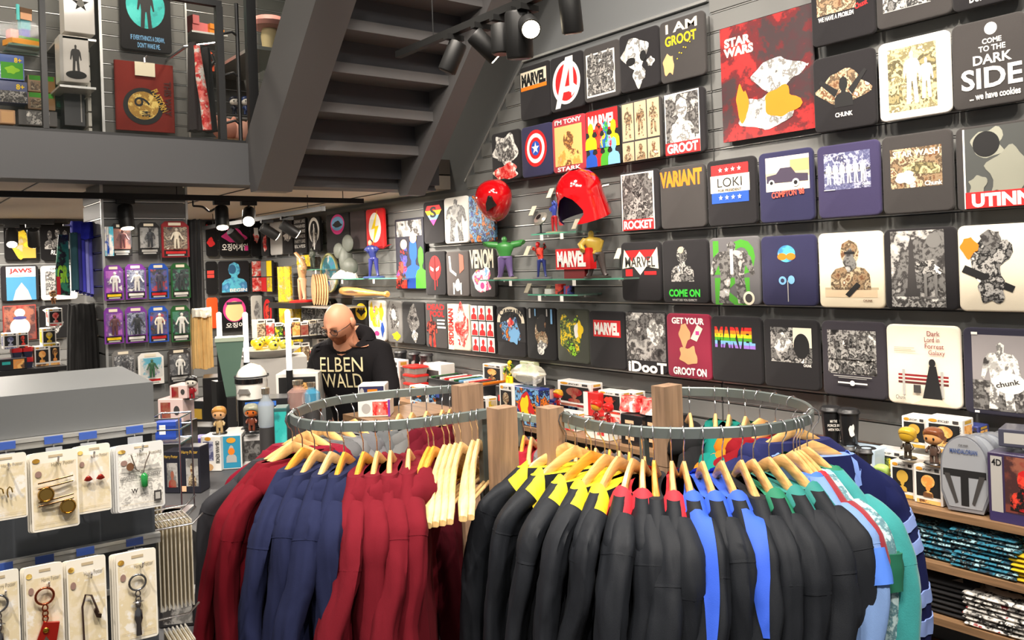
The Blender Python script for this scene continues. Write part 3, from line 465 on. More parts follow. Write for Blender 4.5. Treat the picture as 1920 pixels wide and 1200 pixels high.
# shirts on the back wall
SB = [
 ('black shirt with dripping pink lettering on the back wall', 411, 468, 412, 480, 'ink', [('c', .5, .55, .42, .22, 'pnk', 3), ('o', .35, .8, .13, .12, .04, 'pnk'), ('p', [(.08, .72), (.2, .72), (.12, .8)], 'wht'), ('t', '오징어게임', .5, .24, .86, .2, 'wht', 0, .02), ('r', .82, .14, .94, .28, 'pnk')]),
 ('black shirt with blue hooded man and white word at the hem', 410, 468, 489, 550, 'blk', [('b', .5, .04, .84, .92, 'bluface'), ('e', .44, .74, .12, .14, (40, 90, 130)), ('t', 'BEGIN', .62, .1, .56, .1, 'wht', 0, .03)]),
 ('black shirt with pink and cream disc and white lettering', 411, 468, 556, 618, 'ink', [('e', .5, .6, .38, .36, 'pnk'), ('e', .5, .56, .3, .3, (244, 214, 150)), ('r', .24, .76, .76, .84, 'chr'), ('t', '오징어', .5, .14, .6, .16, 'wht', 0, .02)]),
 ('black shirt with red scribble beside hanging black robe, upper row', 386, 408, 415, 481, 'ink', [('c', .4, .4, .34, .16, 'red', 3), ('c', .1, .86, .1, .06, 'red', 4)]),
 ('black shirt with red sign lettering, middle row', 386, 408, 490, 552, 'ink', [('r', .1, .5, .7, .72, (210, 60, 50)), ('r', .1, .6, .7, .62, 'ink')]),
 ('bright orange shirt, lowest row by the black robe', 388, 409, 558, 616, (230, 80, 30), []),
 ('black shirt with pale red striped wing, last column of back wall', 470, 490, 414, 481, 'ink', [('c', .5, .55, .3, .2, 'redwht', 7), ('r', .3, .6, .7, .8, 'wht')]),
 ('white and red panel shirt in last column of back wall', 471, 491, 488, 548, 'blk', [('r', .05, .5, .95, .97, 'redwht'), ('r', .05, .03, .95, .46, 'redwht')]),
 ('white shirt with charcoal brush stripes in last column', 471, 493, 554, 614, (200, 196, 186), [('c', .5, .5, .3, .4, 'grey3', 8)]),
 ('dark shirt with amber group photo by the left lamp', 8, 70, 420, 487, 'ink', [('c', .52, .46, .42, .42, 'yela', 9), ('r', .55, .04, .96, .34, 'gold')]),
 ('black shirt with grey band photo and curved white name', 76, 134, 418, 488, 'ink', [('b', .3, .3, .34, .5, 'grm'), ('b', .55, .34, .34, .5, 'bw'), ('b', .8, .3, .34, .5, 'grm'), ('t', 'RUN', .5, .2, .34, .12, 'wht', -.15)]),
 ('black shirt with blue sea poster and red film title', 2, 74, 498, 564, 'blk', [('r', .14, .02, .92, .97, 'wht'), ('r', .14, .02, .92, .68, (60, 130, 170)), ('p', [(.3, .02), (.38, .3), (.54, .52), (.7, .3), (.8, .02)], 'lgr'), ('t', 'JAWS', .52, .84, .6, .16, 'red', 0, .04), ('r', .3, .7, .74, .715, 'gry')]),
 ('white shirt with black photo square and thin title', 77, 146, 498, 562, 'wht', [('r', .12, .16, .8, .84, 'bwf'), ('t', 'CHILL', .4, .91, .3, .06, 'ink')]),
 ('dark shirt with white lettering behind the figure shelf', 74, 132, 572, 634, 'ink', [('c', .4, .85, .34, .1, 'wht', 5), ('c', .5, .4, .3, .24, 'bw', 8)]),
]
for s in SB: shirt(s[0], 'B', *s[1:])
shirt('framed picture of a big round white shape on brown', 'B', 6, 70, 572, 638, (140, 50, 40), [('r', .04, .03, .96, .97, 'puff'), ('e', .5, .38, .3, .26, 'crm'), ('e', .5, .78, .16, .12, 'crm'), ('e', .5, .64, .2, .05, (60, 60, 120))], 0.03, 'picture', 'framed_picture', None, 0.02)
# ================================================================== goods: boxes, bobble figures, figurines, cups
SHZ = 0.887
def sized(xl, xr, yt, yb, f):
    xc, ym = (xl + xr) / 2, (yt + yb) / 2
    return (f(xl, ym) - f(xr, ym)).length, f(xc, yt).z - f(xc, yb).z, f(xc, yb)
WHITEC = mat((236, 232, 226), 0.35, 0, 0.04, 8, 0, 150, 0, 0.3)
def carton(root, W, D, H, body, els=(), side=(), top=(), parts=True):
    """a packaging carton: body, prints on the front (-y), on the side (+x or -x) and lid seam; origin at the middle of the base's front edge"""
    mb = MB(); e = 0.003
    rings = []
    for z, i in ((0, e), (e, 0), (H - e, 0), (H, e)): rings.append([(-W / 2 + i, i, z), (W / 2 - i, i, z), (W / 2 - i, D - i, z), (-W / 2 + i, D - i, z)])
    mb.loft(rings).build('carton', body if not isinstance(body, (str, tuple)) else mat(body, 0.35, 0, 0.05, 10, 0, 150, 0, 0.25), root)
    elements(root, els, W, H, 0.0, 0.0005)
    for sgn, lst in ((1, side), (-1, side)):
        if lst:
            h = bpy.data.objects.new('side_print', None)
            bpy.data.objects.remove(h)
            for i, el in enumerate(lst):
                x0, z0, x1, z1, c = el; xx = sgn * (W / 2 + 0.0004 * (i + 1))
                vs = [(xx, x0 * D, z0 * H), (xx, x1 * D, z0 * H), (xx, x1 * D, z1 * H), (xx, x0 * D, z1 * H)]
                MB().add(vs, [(0, 1, 2, 3) if sgn > 0 else (3, 2, 1, 0)]).build('side_panel', artmat(c) if c in ART else mat(c), root)
BADGE = (214, 150, 40)
def pop_els(inner='ink', art='ora', name=None, title='STAR WARS', band='wht'):
    e = [('r', .08, .2, .92, .82, inner), ('r', .08, .02, .92, .12, art), ('e', .2, .91, .12, .045, BADGE), ('r', .74, .87, .9, .95, 'chr'), ('e', .5, .6, .24, .17, art), ('b', .5, .2, .36, .3, art)]
    if title: e.append(('t', title, .5, .91, .3, .05, 'ink'))
    return e
def pop_box(label, xl, xr, yt, yb, f, D=0.09, rz=-math.pi / 2, art='ora', inner='ink', body='wht', name=None, title='POP', z=None, group=None):
    W, H, p = sized(xl, xr, yt, yb, f)
    if z is not None: p.z = z
    o = thing('window_box', label, 'box', p, rz, group)
    carton(o, W, D, H, WHITEC if body == 'wht' else body, pop_els(inner, art, name, title), [(.15, .2, .85, .82, art), (.2, .86, .8, .95, 'gold')])
    if name:
        mb = MB(); addtext(mb, name, W * .42, H * .5, H * .6, W * .1, -0.005, -1.5708); mb.build('printed_name', mat('ink'), o)
    return o
def bobble(label, p, h, skin, hair, suit, base='ink', rz=-math.pi / 2, hood=False, group=None, eyes=True):
    """small big-headed vinyl figure, a plain generic one"""
    o = thing('bobble_figure', label, 'figure', p, rz, group); V = lambda c: mat(c, 0.3, 0, 0.04, 8, 0, 150, 0, 0.4)
    if base: MB().lathe([(h * .26, 0), (h * .28, h * .02), (h * .26, h * .05)], 20).build('base', V(base), o, 40)
    b = MB(); z0 = h * .04
    for s in (-1, 1):
        b.tube([(s * h * .07, 0, z0), (s * h * .075, 0, z0 + h * .12), (s * h * .06, 0, z0 + h * .24)], [h * .055, h * .05, h * .06], 10)
    b.loft([[(a * math.cos(t), a * .75 * math.sin(t), z) for t in (2 * math.pi * j / 14 for j in range(14))] for a, z in ((h * .11, z0 + h * .2), (h * .125, z0 + h * .26), (h * .13, z0 + h * .36), (h * .1, z0 + h * .46), (h * .05, z0 + h * .5))])
    for s in (-1, 1): b.tube([(s * h * .11, 0, z0 + h * .43), (s * h * .18, -h * .02, z0 + h * .34), (s * h * .16, -h * .1, z0 + h * .28)], [h * .045, h * .04, h * .035], 8)
    b.build('body', V(suit), o, 60)
    hd = MB(); rings = []
    for i in range(11):
        a = -math.pi / 2 + math.pi * i / 10; ca, sa = math.cos(a), math.sin(a)
        rings.append([(h * .25 * abs(ca) ** .7 * math.copysign(abs(math.cos(t)) ** .8, math.cos(t)), h * .22 * abs(ca) ** .7 * math.copysign(abs(math.sin(t)) ** .8, math.sin(t)), z0 + h * .72 + h * .22 * math.copysign(abs(sa) ** .85, sa)) for t in (2 * math.pi * j / 18 for j in range(18))])
    hd.loft(rings); head = hd.build('head', V(skin), o, 60)
    if eyes:
        for s in (-1, 1): MB().ell((s * h * .1, -h * .213, z0 + h * .69), (h * .032, h * .014, h * .04)).build('eye', V('ink'), head, 60)
    hr = MB(); rings = []
    for i in range(9):
        a = (-.25 if not hood else -1.1) + (math.pi / 2 + (.25 if not hood else 1.1)) * i / 8; ca, sa = math.cos(a), math.sin(a); g = 1.06 if not hood else 1.16
        ring = []
        for j in range(18):
            t = 2 * math.pi * j / 18; yy = math.sin(t); lift = max(0, -yy) * (0.16 if not hood else 0.3) * h * max(0, 1 - i / 5)
            push = 0.02 * h if yy > 0 else 0
            ring.append((h * .25 * g * abs(ca) ** .7 * math.copysign(abs(math.cos(t)) ** .8, math.cos(t)) * (1 - .0 * lift), (h * .22 * g * abs(ca) ** .7 * math.copysign(abs(yy) ** .8, yy)) + push, z0 + h * .74 + h * .23 * g * math.copysign(abs(sa) ** .85, sa) + lift))
        rings.append(ring)
    hr.loft(rings).build('hood' if hood else 'hair', V(hair), o, 60)
    return o
def figurine(label, p, h, skin, suit, legs, base=None, rz=0.0, arms=((.3, -.1), (-.3, -.1)), bulk=1.0, lean=0.0, step=0.06, hairc='ink', scale_arm=1.0, group=None, cape=None):
    """statuette of a muscular or slim plain figure; arms are end points of the hands (x, z above the shoulder, in heights)"""
    o = thing('statuette', label, 'statue', p, rz, group); V = lambda c: (artmat(c) if c in ART else mat(c, 0.4, 0, 0.1, 20, 0.1, 90, 0, 0.2)); z0 = 0.0
    if base:
        MB().lathe([(h * .3, 0), (h * .3, h * .03), (h * .26, h * .05)], 16).build('base', V(base), o, 40); z0 = h * .045
    B = bulk; L = MB()
    for s in (-1, 1): L.tube([(s * (h * .1 + step * h), s * -.03 * h, z0), (s * (h * .09 + step * h * .7), 0, z0 + h * .06), (s * (h * .08 + step * h * .4), -h * .01, z0 + h * .24), (s * h * .07, 0, z0 + h * .48)], [h * .045 * B, h * .04 * B, h * .055 * B, h * .08 * B], 10)
    L.ell((0, 0, z0 + h * .48), (h * .12 * B, h * .09 * B, h * .07)); L.build('legs', V(legs), o, 60)
    T = MB(); T.loft([[(a * B * h * math.cos(t) + lean * (z - .45) * h, c * B * h * math.sin(t) - abs(lean) * 0, z0 + z * h) for t in (2 * math.pi * j / 14 for j in range(14))] for a, c, z in ((.1, .07, .46), (.1, .075, .54), (.13, .09, .64), (.165, .1, .74), (.15, .085, .81), (.06, .05, .85))])
    for (ax, az), s in zip(arms, (1, -1)):
        sx = s * .15 * B * h + lean * .33 * h; ex = ax * h; ez = z0 + (.78 + az) * h; mx = (sx + ex) / 2 + s * .05 * h; mz = (z0 + .78 * h + ez) / 2
        T.tube([(sx * .8, 0, z0 + .78 * h), (mx, -.02 * h, mz), (ex, -.06 * h, ez), (ex * 1.05, -.08 * h, ez - .02 * h)], [h * .06 * B, h * .055 * B, h * .04 * B, h * .045 * B], 10)
    T.build('torso', V(suit), o, 60)
    hx = lean * .45 * h
    H = MB(); H.ell((hx, -.02 * h, z0 + .91 * h), (h * .06 * (.7 + .3 * B), h * .065, h * .085)); H.cyl((hx * .9, 0, z0 + .8 * h), (hx, -.01 * h, z0 + .88 * h), h * .045 * B); H.build('head', V(skin), o, 60)
    MB().ell((hx, .004 * h, z0 + .945 * h), (h * .066, h * .066, h * .06)).build('hair', V(hairc), o, 60)
    if cape: MB().loft([[(-.1 * h, .08 * h, z0 + .8 * h), (.1 * h, .08 * h, z0 + .8 * h), (.1 * h, .09 * h, z0 + .8 * h), (-.1 * h, .09 * h, z0 + .8 * h)], [(-.05 * h + .3 * h, .12 * h, z0 + .74 * h), (.2 * h + .3 * h, .12 * h, z0 + .86 * h), (.2 * h + .3 * h, .14 * h, z0 + .86 * h), (-.05 * h + .3 * h, .14 * h, z0 + .74 * h)]]).build('cape', V(cape), o, 60)
    return o
def box(label, xl, xr, yt, yb, f, col, els=(), D=0.1, rz=-math.pi / 2, side=(), z=None, name='product_box', cat='box', group=None):
    W, H, p = sized(xl, xr, yt, yb, f)
    if z is not None: p.z = z
    o = thing(name, label, cat, p, rz, group); carton(o, W, D, H, col, els, side); return o
def X(v): return lambda a, b: onX(a, b, v)
def Yp(v): return lambda a, b: onY(a, b, v)
# ---- shirt-wall shelf, far part: cups, lidded tubs, crates of comics
def mug(label, p, h, r, col=(30, 30, 32), els='wht', group=None, text=None):
    o = thing('travel_mug', label, 'mug', p, R(-45), group)
    MB().lathe([(r * .78, 0), (r * .8, .004), (r, h * .86), (r * 1.0, h * .87)], 22).build('cup', mat(col, .3, 0, .05, 8, 0, 150, 0, .3), o, 40)
    MB().lathe([(r * 1.1, h * .87), (r * 1.12, h * .9), (r * 1.02, h * .93), (r * .98, h * .98), (r * .9, h), (r * .3, h * .985)], 22).build('lid', mat((38, 38, 40), .4), o, 40)
    if text:
        for k_, t_ in enumerate(text):
            mb = MB(); addtext(mb, t_, 0, h * (.62 - .12 * k_), r * (1.2 if k_ else .7), h * .075, -r * .99); mb.build('printed_lettering', mat('wht'), o)
    elif els:
        mb = MB(); pts = blobp(0, h * .42, r * .42, h * .2, 5)
        mb.add([(r * 1.005 * math.sin(a / r * .9) * .93, -r * 1.005 * math.cos(a / r * .9) * .93 - .002, z) for a, z in pts], [tuple(range(len(pts)))]); mb.build('printed_emblem', mat(els), o)
    return o
for i, (px, py, nm) in enumerate(((1562, 852, 'lower travel mug hidden behind blue cloth'), (1594, 866, 'lower travel mug with white emblem near the robes'), (1625, 862, 'lower travel mug farthest along the shelf'))):
    p = onX(px, py, 3.34); p.z = SHZ; mug('black ' + nm, p, 0.145, 0.042, group='travel mugs')
for i, (px, nm) in enumerate(((1559, 'upper travel mug with white lettering'), (1592, 'upper travel mug with white emblem, top of its stack'))):
    p = onX(px, 800, 3.36); p.z = SHZ + 0.146; mug('black ' + nm, p, 0.15, 0.042, group='travel mugs', text=('MAY THE', 'FORCE BE', 'WITH YOU') if i == 0 else None)
FR = X(3.30)
box('white carton with silver figure window beside the mugs', 1586, 1640, 816, 880, X(3.32), (190, 210, 230), [('r', .04, .04, .5, .96, 'wht'), ('r', .12, .2, .44, .8, 'chr'), ('e', .28, .5, .1, .2, 'lgr')], .1, z=SHZ)
pop_box('white window carton with green figures behind the green bobbles', 1636, 1692, 810, 870, X(3.40), art='grnmix', z=SHZ)
for i, (px, py, X_, nm) in enumerate(((1652, 858, 3.24, 'front green bobble figure seated in a grey pod'), (1684, 850, 3.34, 'back green bobble figure in a grey pod'))):
    p = onX(px, py, X_); p.z = SHZ; bobble(nm, p, .11, (150, 190, 90), (170, 205, 110), (150, 140, 110), (120, 120, 125), group='green bobbles')
pop_box('upper white window carton with masked figure, first of the top pair', 1693, 1738, 792, 850, X(3.36), art='gold', z=SHZ + .17)
pop_box('upper white window carton with brown figure and side name', 1738, 1806, 796, 862, X(3.34), art='ora', name='PELI MOTTO', z=SHZ + .17)
pop_box('blue-edged window carton at the back of the top pair', 1806, 1836, 800, 850, X(3.42), art='ora', name='PELI', body=(60, 70, 130), z=SHZ + .17)
pop_box('lower white window carton with dark masked figure', 1672, 1716, 872, 940, X(3.22), art='gold', z=SHZ)
pop_box('lower white window carton with brown-haired figure', 1716, 1768, 882, 954, X(3.2), art='ora', z=SHZ)
box('white carton stacked under the upper window pair', 1690, 1806, 862, 930, X(3.37), 'wht', [('r', .1, .2, .9, .8, 'chr')], .12, z=SHZ)
W_, H_, p = sized(1690, 1716, 812, 866, X(3.215)); p.z = 0.887 + .158
bobble('gold helmeted bobble figure standing on a white carton', p, .12, (190, 150, 40), (205, 165, 50), (60, 50, 40), eyes=False)
p = onX(1752, 872, 3.21); p.z = 0.887 + .156
bobble('brown curly-haired bobble figure standing on a white carton', p, .135, (224, 160, 100), (120, 66, 36), (90, 70, 60))
# dome-topped tin boxes
def tin(label, p, W, H, first):
    o = thing('dome_tin', label, 'tin', p, -math.pi / 2 + .12, 'dome-topped grey tins'); q = []
    for i in range(21):
        a = math.pi * i / 20; q.append((W / 2 * math.cos(a), H * .58 + H * .42 * math.sin(a)))
    q += [(-W / 2, H * .25), (-W * .36, H * .02), (W * .36, H * .02), (W / 2, H * .25)]
    MB().prism(q, -.022, .022).build('tin_body', mat((172, 176, 184), .3, .6, .06), o, 40)
    q2 = [(a * .93, H * .05 + b * .93) for a, b in q]
    MB().prism(q2, -.0235, -.02).build('pressed_face', mat((190, 194, 200), .35, .4, .1, 6), o, 40)
    if first: elements(o, [('r', .06, .47, .94, .56, 'ink'), ('p', [(.42, .1), (.58, .1), (.58, .5), (.42, .5)], 'ink'), ('p', [(.08, .5), (.2, .5), (.36, .14), (.3, .12)], 'chr'), ('p', [(.92, .5), (.8, .5), (.64, .14), (.7, .12)], 'chr'), ('t', 'MANDALORIAN', .5, .8, .56, .06, (60, 80, 130)), ('t', 'STAR WARS', .5, .88, .2, .025, 'chr')], W, H, -.0238)
    else: elements(o, [('r', .3, .5, .7, .66, (60, 110, 190))], W, H, -.0238)
    return o
W_, H_, p = sized(1772, 1858, 818, 962, X(3.205)); p.z = SHZ
for i in range(5): tin(['front dome tin with dark mask pattern and blue title', 'second dome tin behind the front one', 'third dome tin of the row', 'fourth dome tin of the row', 'last dome tin of the row'][i], p + Vector((i * .05, -i * .022, 0)), W_, H_, i == 0)
box('purple and black puzzle carton with silver corner badge', 1856, 1960, 862, 992, X(3.17), (60, 50, 80), [('r', .3, .16, .98, .97, 'puff'), ('r', .05, .04, .26, .95, 'lgr'), ('t', '4D', .16, .86, .18, .1, 'ink'), ('b', .64, .2, .5, .6, 'redmix'), ('r', .02, .0, 1, .14, (50, 40, 90)), ('t', 'STAR', .8, .1, .24, .05, 'wht'), ('t', 'WARS', .8, .04, .26, .05, 'wht')], .1, z=SHZ)
box('dark flat carton lying on the puzzle carton', 1876, 1975, 832, 866, X(3.2), (70, 70, 84), [('r', .1, .2, .5, .8, 'lgr')], .12, z=SHZ + .262, rz=-math.pi / 2 + .2)
# folded shirt stacks on the lower shelves
def folded(W, D, t, m, em):
    mb = MB(); rings = []
    for x, k in ((-W / 2, .6), (-W / 2 + .008, 1), (0, 1.08), (W / 2 - .008, 1), (W / 2, .6)):
        rings.append([(x, .004 + (D * .5) * (1 - math.cos(a)), t / 2 + t / 2 * k * math.sin(a) * (1.0)) for a in ()] or [(x, D / 2 + D / 2 * math.copysign(abs(math.cos(a)) ** .35, math.cos(a)), t / 2 + t / 2 * k * math.copysign(abs(math.sin(a)) ** .7, math.sin(a))) for a in (2 * math.pi * j / 16 for j in range(16))])
    return mb.loft(rings)
def stack(lab, px, py, X_, z, n, W, D, t, m, group, pr=None, rz=-math.pi / 2):
    p = onX(px, py, X_); rnd = random.Random(px)
    pm = None
    for i in range(n):
        o = thing('folded_shirt_pile_item' if False else 'folded_shirt', '%s, %s from the bottom of its pile' % (lab, ORD[i]), 'shirt', (p.x + rnd.uniform(-.006, .006), p.y + rnd.uniform(-.008, .008), z + i * t * .98), rz + rnd.uniform(-.04, .04), group)
        if pm is None:
            pm = folded(W, D, t, m, None).build('folded_cloth', m, o, 60).data
        else:
            q = bpy.data.objects.new('folded_cloth', pm); COL.objects.link(q); q.parent = o
        if i == n - 1 and pr: 
            for c_, pts in pr: MB().add([(a * W, b * D, t + .0012) for a, b in pts], [tuple(range(len(pts)))]).build('printed_shape', mat(c_) if c_ not in ART else artmat(c_), o)
stack('black and blue patterned shirt near the robes', 1757, 1040, 3.18, .687, 7, .215, .3, .0185, artmat('blueprint', .9), 'blue patterned pile near robes')
stack('black and blue patterned shirt in the taller pile', 1847, 1075, 3.165, .687, 9, .225, .3, .0165, artmat('blueprint', .9), 'taller blue patterned pile')
stack('yellow shirt', 1955, 1090, 3.165, .687, 6, .2, .3, .017, cloth((206, 176, 30)), 'yellow pile')
stack('black shirt with white flecks', 1768, 1165, 3.18, .487, 7, .21, .3, .019, artmat('bw2', .9) if 'bw2' in ART else cloth((34, 33, 35)), 'black pile', [('wht', [(.1, .1), (.3, .1), (.2, .25)])])
stack('white printed shirt', 1872, 1195, 3.16, .487, 7, .235, .32, .018, artmat('wprint', .9), 'white printed pile', [('wht', ellp(0, .5, .4, .35)), ('redwht', blobp(-.1, .4, .16, .12, 4)), ('bwf', blobp(.12, .45, .2, .2, 6))])
# ---- middle of the shelf (x 740 - 1290)
Z1 = SHZ
G1 = X(3.28); G2 = X(3.42); G0 = X(3.2)
for i, px in enumerate((752, 778, 800)):
    p = onX(px, 700, 3.40); p.z = Z1 + .18; mug(['black printed glass nearest the man', 'black printed glass, middle of three by the man', 'black printed glass farthest from the man'][i], p, .14, .05, (40, 40, 42), 'lgr', 'printed glasses')
box('grey plinth box under the printed glasses', 738, 812, 672, 735, X(3.42), (70, 66, 64), (), .12, z=Z1)
for i in range(4):
    o = thing('lunch_tub', 'clear tub with red lid, %s from the top' % ORD[3 - i], 'tub', Vector((onX(764, 700, 3.22).x, onX(764, 700, 3.22).y, Z1 + i * .062)), -math.pi / 2, 'red-lidded tubs')
    MB().loft([[(x, y + .06, z) for x, z_ in () for y in ()] or [(x, y + .07, z) for x, y in rrect(-.085 + k, -.06 + k, .085 - k, .06 - k, .015)] for z, k in ((0, .008), (.044, 0))]).build('tub', mat((190, 180, 172), .15, 0, .05, 5, 0, 150, 0, .4, 0, .55), o, 40)
    MB().loft([[(x, y + .07, z) for x, y in rrect(-.09 + k, -.065 + k, .09 - k, .065 - k, .018)] for z, k in ((.044, 0), (.054, 0), (.060, .012))]).build('lid', mat((214, 40, 34), .35), o, 40)
pop_box('white window carton left of the red tubs', 723, 748, 655, 722, X(3.24), art='grey3', z=Z1)
pop_box('small white window carton right of the red tubs', 768, 800, 694, 728, X(3.15), art='blumix', z=Z1)
box('white low carton above the small window carton', 786, 826, 660, 690, X(3.36), 'wht', [('r', .1, .2, .9, .6, 'chr')], .12, z=Z1 + .14)
box('grey support box below the white low carton', 790, 826, 690, 740, X(3.37), (80, 78, 76), (), .1, z=Z1)
cr = box('long black display crate with blue tags', 802, 905, 684, 735, X(3.22), (34, 33, 35), [('r', .12, .3, .2, .7, (70, 90, 170)), ('r', .6, .2, .68, .66, (60, 80, 190))], .24, z=Z1)
Wc, Hc, pc = sized(802, 905, 684, 735, X(3.22))
for i, c in enumerate(('dgr', 'ink', 'wht', 'red', 'wht', 'dgr', 'sky', 'wht', 'red', 'chr', 'org')):
    o = thing('comic_book', 'flat %s comic lying slanted in the black crate, %s of the row' % (dict(dgr='green', ink='black', wht='white', red='red', sky='blue', chr='dark grey', org='orange')[c], ORD[i]), 'book', (3.225, pc.y + Wc / 2 - (i + .6) * Wc / 11.5, Z1 + Hc + .001), -math.pi / 2, 'comics in the black crate')
    MB().box(-.010, 0, 0, .010, .22, .012).build('cover', mat(c, .4), o)
box('small orange carton beside the crate', 858, 874, 690, 722, X(3.16), (226, 130, 30), [('r', .25, .4, .75, .75, 'yel')], .05, z=Z1)
for i, (xl, xr, yt, yb, X_, art, z, lab) in enumerate(((880, 912, 700, 735, 3.18, 'yela', 0, 'white window carton with yellow picture in front of the crate'), (905, 940, 655, 690, 3.4, 'ora', .17, 'white window carton on the second layer behind the statuette'), (905, 945, 690, 730, 3.4, 'chr', 0, 'dark-fronted window carton on the bottom layer behind the statuette'), (958, 1002, 682, 712, 3.40, 'chr', .16, 'wide white carton under the clear bag'), (938, 962, 712, 775, 3.24, 'sep', 0, 'white window carton beside the blue mask carton'))):
    pop_box(lab, xl, xr, yt, yb, X(X_), art=art, z=Z1 + z)
box('grey riser box under the wide white carton', 950, 1004, 712, 770, X(3.42), (60, 58, 58), (), .1, z=Z1)
p = onX(955, 700, 3.30); p.z = Z1 + .145
box('dark round-cornered plinth under the golden statuette', 930, 976, 703, 760, X(3.26), (52, 50, 50), [('r', .1, .5, .3, .7, 'red')], .1, z=Z1)
figurine('golden yellow and green crouching statuette on a dark plinth', p, .2, 'yel', 'grnmix', 'yel', 'gold', -math.pi / 2, ((.2, .1), (-.2, -.2)), 1.0, .1, hairc='yel')
for i, px in enumerate((982, 995)):
    p = onX(px, 690, 3.45); p.z = Z1 + .24
    box(['pale green glass candle box, nearer the statuette', 'pale green glass candle box, nearer the red lettering shirt'][i], px - 7, px + 7, 664, 688, X(3.46), (190, 196, 150), [('e', .5, .5, .3, .3, 'grn')], .04, z=Z1 + .245)
# crumpled clear bag
o = thing('plastic_bag', 'crumpled clear plastic bag lying on the blue mask carton', 'bag', onX(992, 716, 3.22), 0)
mb = MB(); rings = []
for i in range(9):
    a = -math.pi / 2 + math.pi * i / 8
    rings.append([(.07 * math.cos(a) * math.cos(t) * (1 + .5 * noise.noise((math.cos(t) * 2, math.sin(t) * 2, i * .6))), .13 * math.cos(a) * math.sin(t) * (1 + .5 * noise.noise((math.cos(t) * 2, math.sin(t) * 2, i * .6 + 9))), .05 + .06 * math.sin(a) * (1 + .4 * noise.noise((t, a, 2)))) for t in (2 * math.pi * j / 16 for j in range(16))])
mb.loft(rings).build('film', mat((225, 222, 205), .12, 0, .2, 18, .6, 30, 0, .3, 0, .42), o, 20)
box('blue carton with yellow and red mask-like panel', 962, 1012, 712, 783, X(3.17), (30, 50, 130), [('r', .06, .02, .98, .98, 'blumix'), ('r', 0, 0, .1, 1, 'wht'), ('c', .5, .5, .3, .42, 'red', 3), ('c', .46, .48, .2, .36, 'yel', 5)], .08, z=Z1, side=[(.05, .05, .95, .95, 'blumix')])
for i, (px, w_) in enumerate(((1026, 28),)):
    p = onX(px, 728, 3.33); p.z = Z1 + .12; mug('pink and white printed mug on a blue box', p, .1, .045, (224, 170, 160), 'red')
box('blue box under the pink mug', 1010, 1042, 730, 775, X(3.30), (40, 50, 110), [('r', .1, .2, .9, .9, 'hero')], .1, z=Z1)
pop_box('white window carton with side lettering, upper', 1046, 1108, 698, 745, X(3.32), art='puff', name='IRON MAN', z=Z1 + .12)
pop_box('white window carton lying below the side-lettered one', 1030, 1080, 745, 778, X(3.24), art='redwht', z=Z1)
box('white carton with red panel under the side-lettered one', 1076, 1110, 748, 776, X(3.3), 'wht', [('r', .2, .2, .8, .8, 'red')], .1, z=Z1)
box('red and white upright carton', 1094, 1122, 708, 752, X(3.30), (206, 40, 40), [('r', 0, 0, .3, 1, 'wht'), ('r', .5, .3, .85, .7, 'redwht')], .08, z=Z1 + .09)
pop_box('white window carton with dark picture behind the red round bobble', 1122, 1165, 706, 748, X(3.34), art='redmix', z=Z1 + .11)
pop_box('small white window carton at the crate end', 1162, 1188, 704, 735, X(3.4), art='puff', z=Z1 + .14)
box('white base carton under the red bobbles', 1098, 1140, 762, 790, X(3.18), 'wht', [('r', .3, .3, .8, .8, 'redwht')], .1, z=Z1)
box('long white riser under the dark pictures', 1084, 1190, 750, 790, X(3.34), 'wht', [('r', .1, .2, .9, .8, 'redwht')], .1, z=Z1)
for px, X_, z, h, a, b_, nm in ((1047, 3.24, .115, .11, (200, 40, 30), (210, 150, 40), 'small red and gold bobble figure on the lower carton'), (1118, 3.20, .085, .12, (214, 150, 40), (200, 36, 30), 'small gold-faced bobble figure on the white base carton'), (1140, 3.22, .085, .11, (214, 40, 34), (206, 30, 30), 'small red round-headed bobble figure')):
    p = onX(px, 760, X_); p.z = Z1 + z; bobble(nm, p, h, a, b_, (150, 24, 24), None, eyes=px > 1130)
for i in range(4):
    k, j = i % 2, i // 2; px = 1182 + 40 * k
    o = box('black open crate with pink tags, %s' % ['bottom row by the red cartons', 'bottom row by the oak post', 'top row by the red cartons', 'top row by the oak post'][i], 1163 + 42 * k, 1203 + 42 * k, 738 + 0 * j, 764, X(3.2 + .03 * k), (32, 31, 33), [('r', .2, .35, .6, .6, 'peach')], .2, z=Z1 + .085 * j, group='black crates')
    if j:
        p = onX(px, 735, 3.27); p.z = Z1 + .165
        q = thing('snack_bag', 'red and white crinkled bag in the black crate %s' % ('by the red cartons' if k == 0 else 'by the oak post'), 'bag', p, -math.pi / 2)
        MB().loft([[(a * .075, b_ * .05 - .0 + (z * .3), z) for a, b_ in [(math.cos(t) * (1 + .25 * noise.noise((t * 2, z * 30, px))), math.sin(t)) for t in (2 * math.pi * m_ / 16 for m_ in range(16))]] for z in (0, .02, .045, .07)]).build('foil', artmat('redwht', .25), q, 40)
# packs under the far half of the robe rack rail
for i in range(7):
    px = 1262 + i * 30
    o = thing('wrapped_pack', 'glossy %s pack lying behind the robe rail, %s from the oak post' % (['red', 'blue', 'white', 'red', 'yellow', 'blue', 'red'][i], ORD[i]), 'pack', Vector((3.26, onX(px, 760, 3.26).y, Z1)), -math.pi / 2 + .1 * (i % 3), 'packs behind robe rail')
    MB().loft([[(x, y, z) for x, y in rrect(-.045 + k, 0 + k, .045 - k, .14 - k, .012)] for z, k in ((0, .004), (.03, 0), (.06, .006))]).build('wrap', artmat(['redwht', 'skyg', 'hero', 'redmix', 'hero', 'bluered', 'redwht'][i], .2), o, 40)
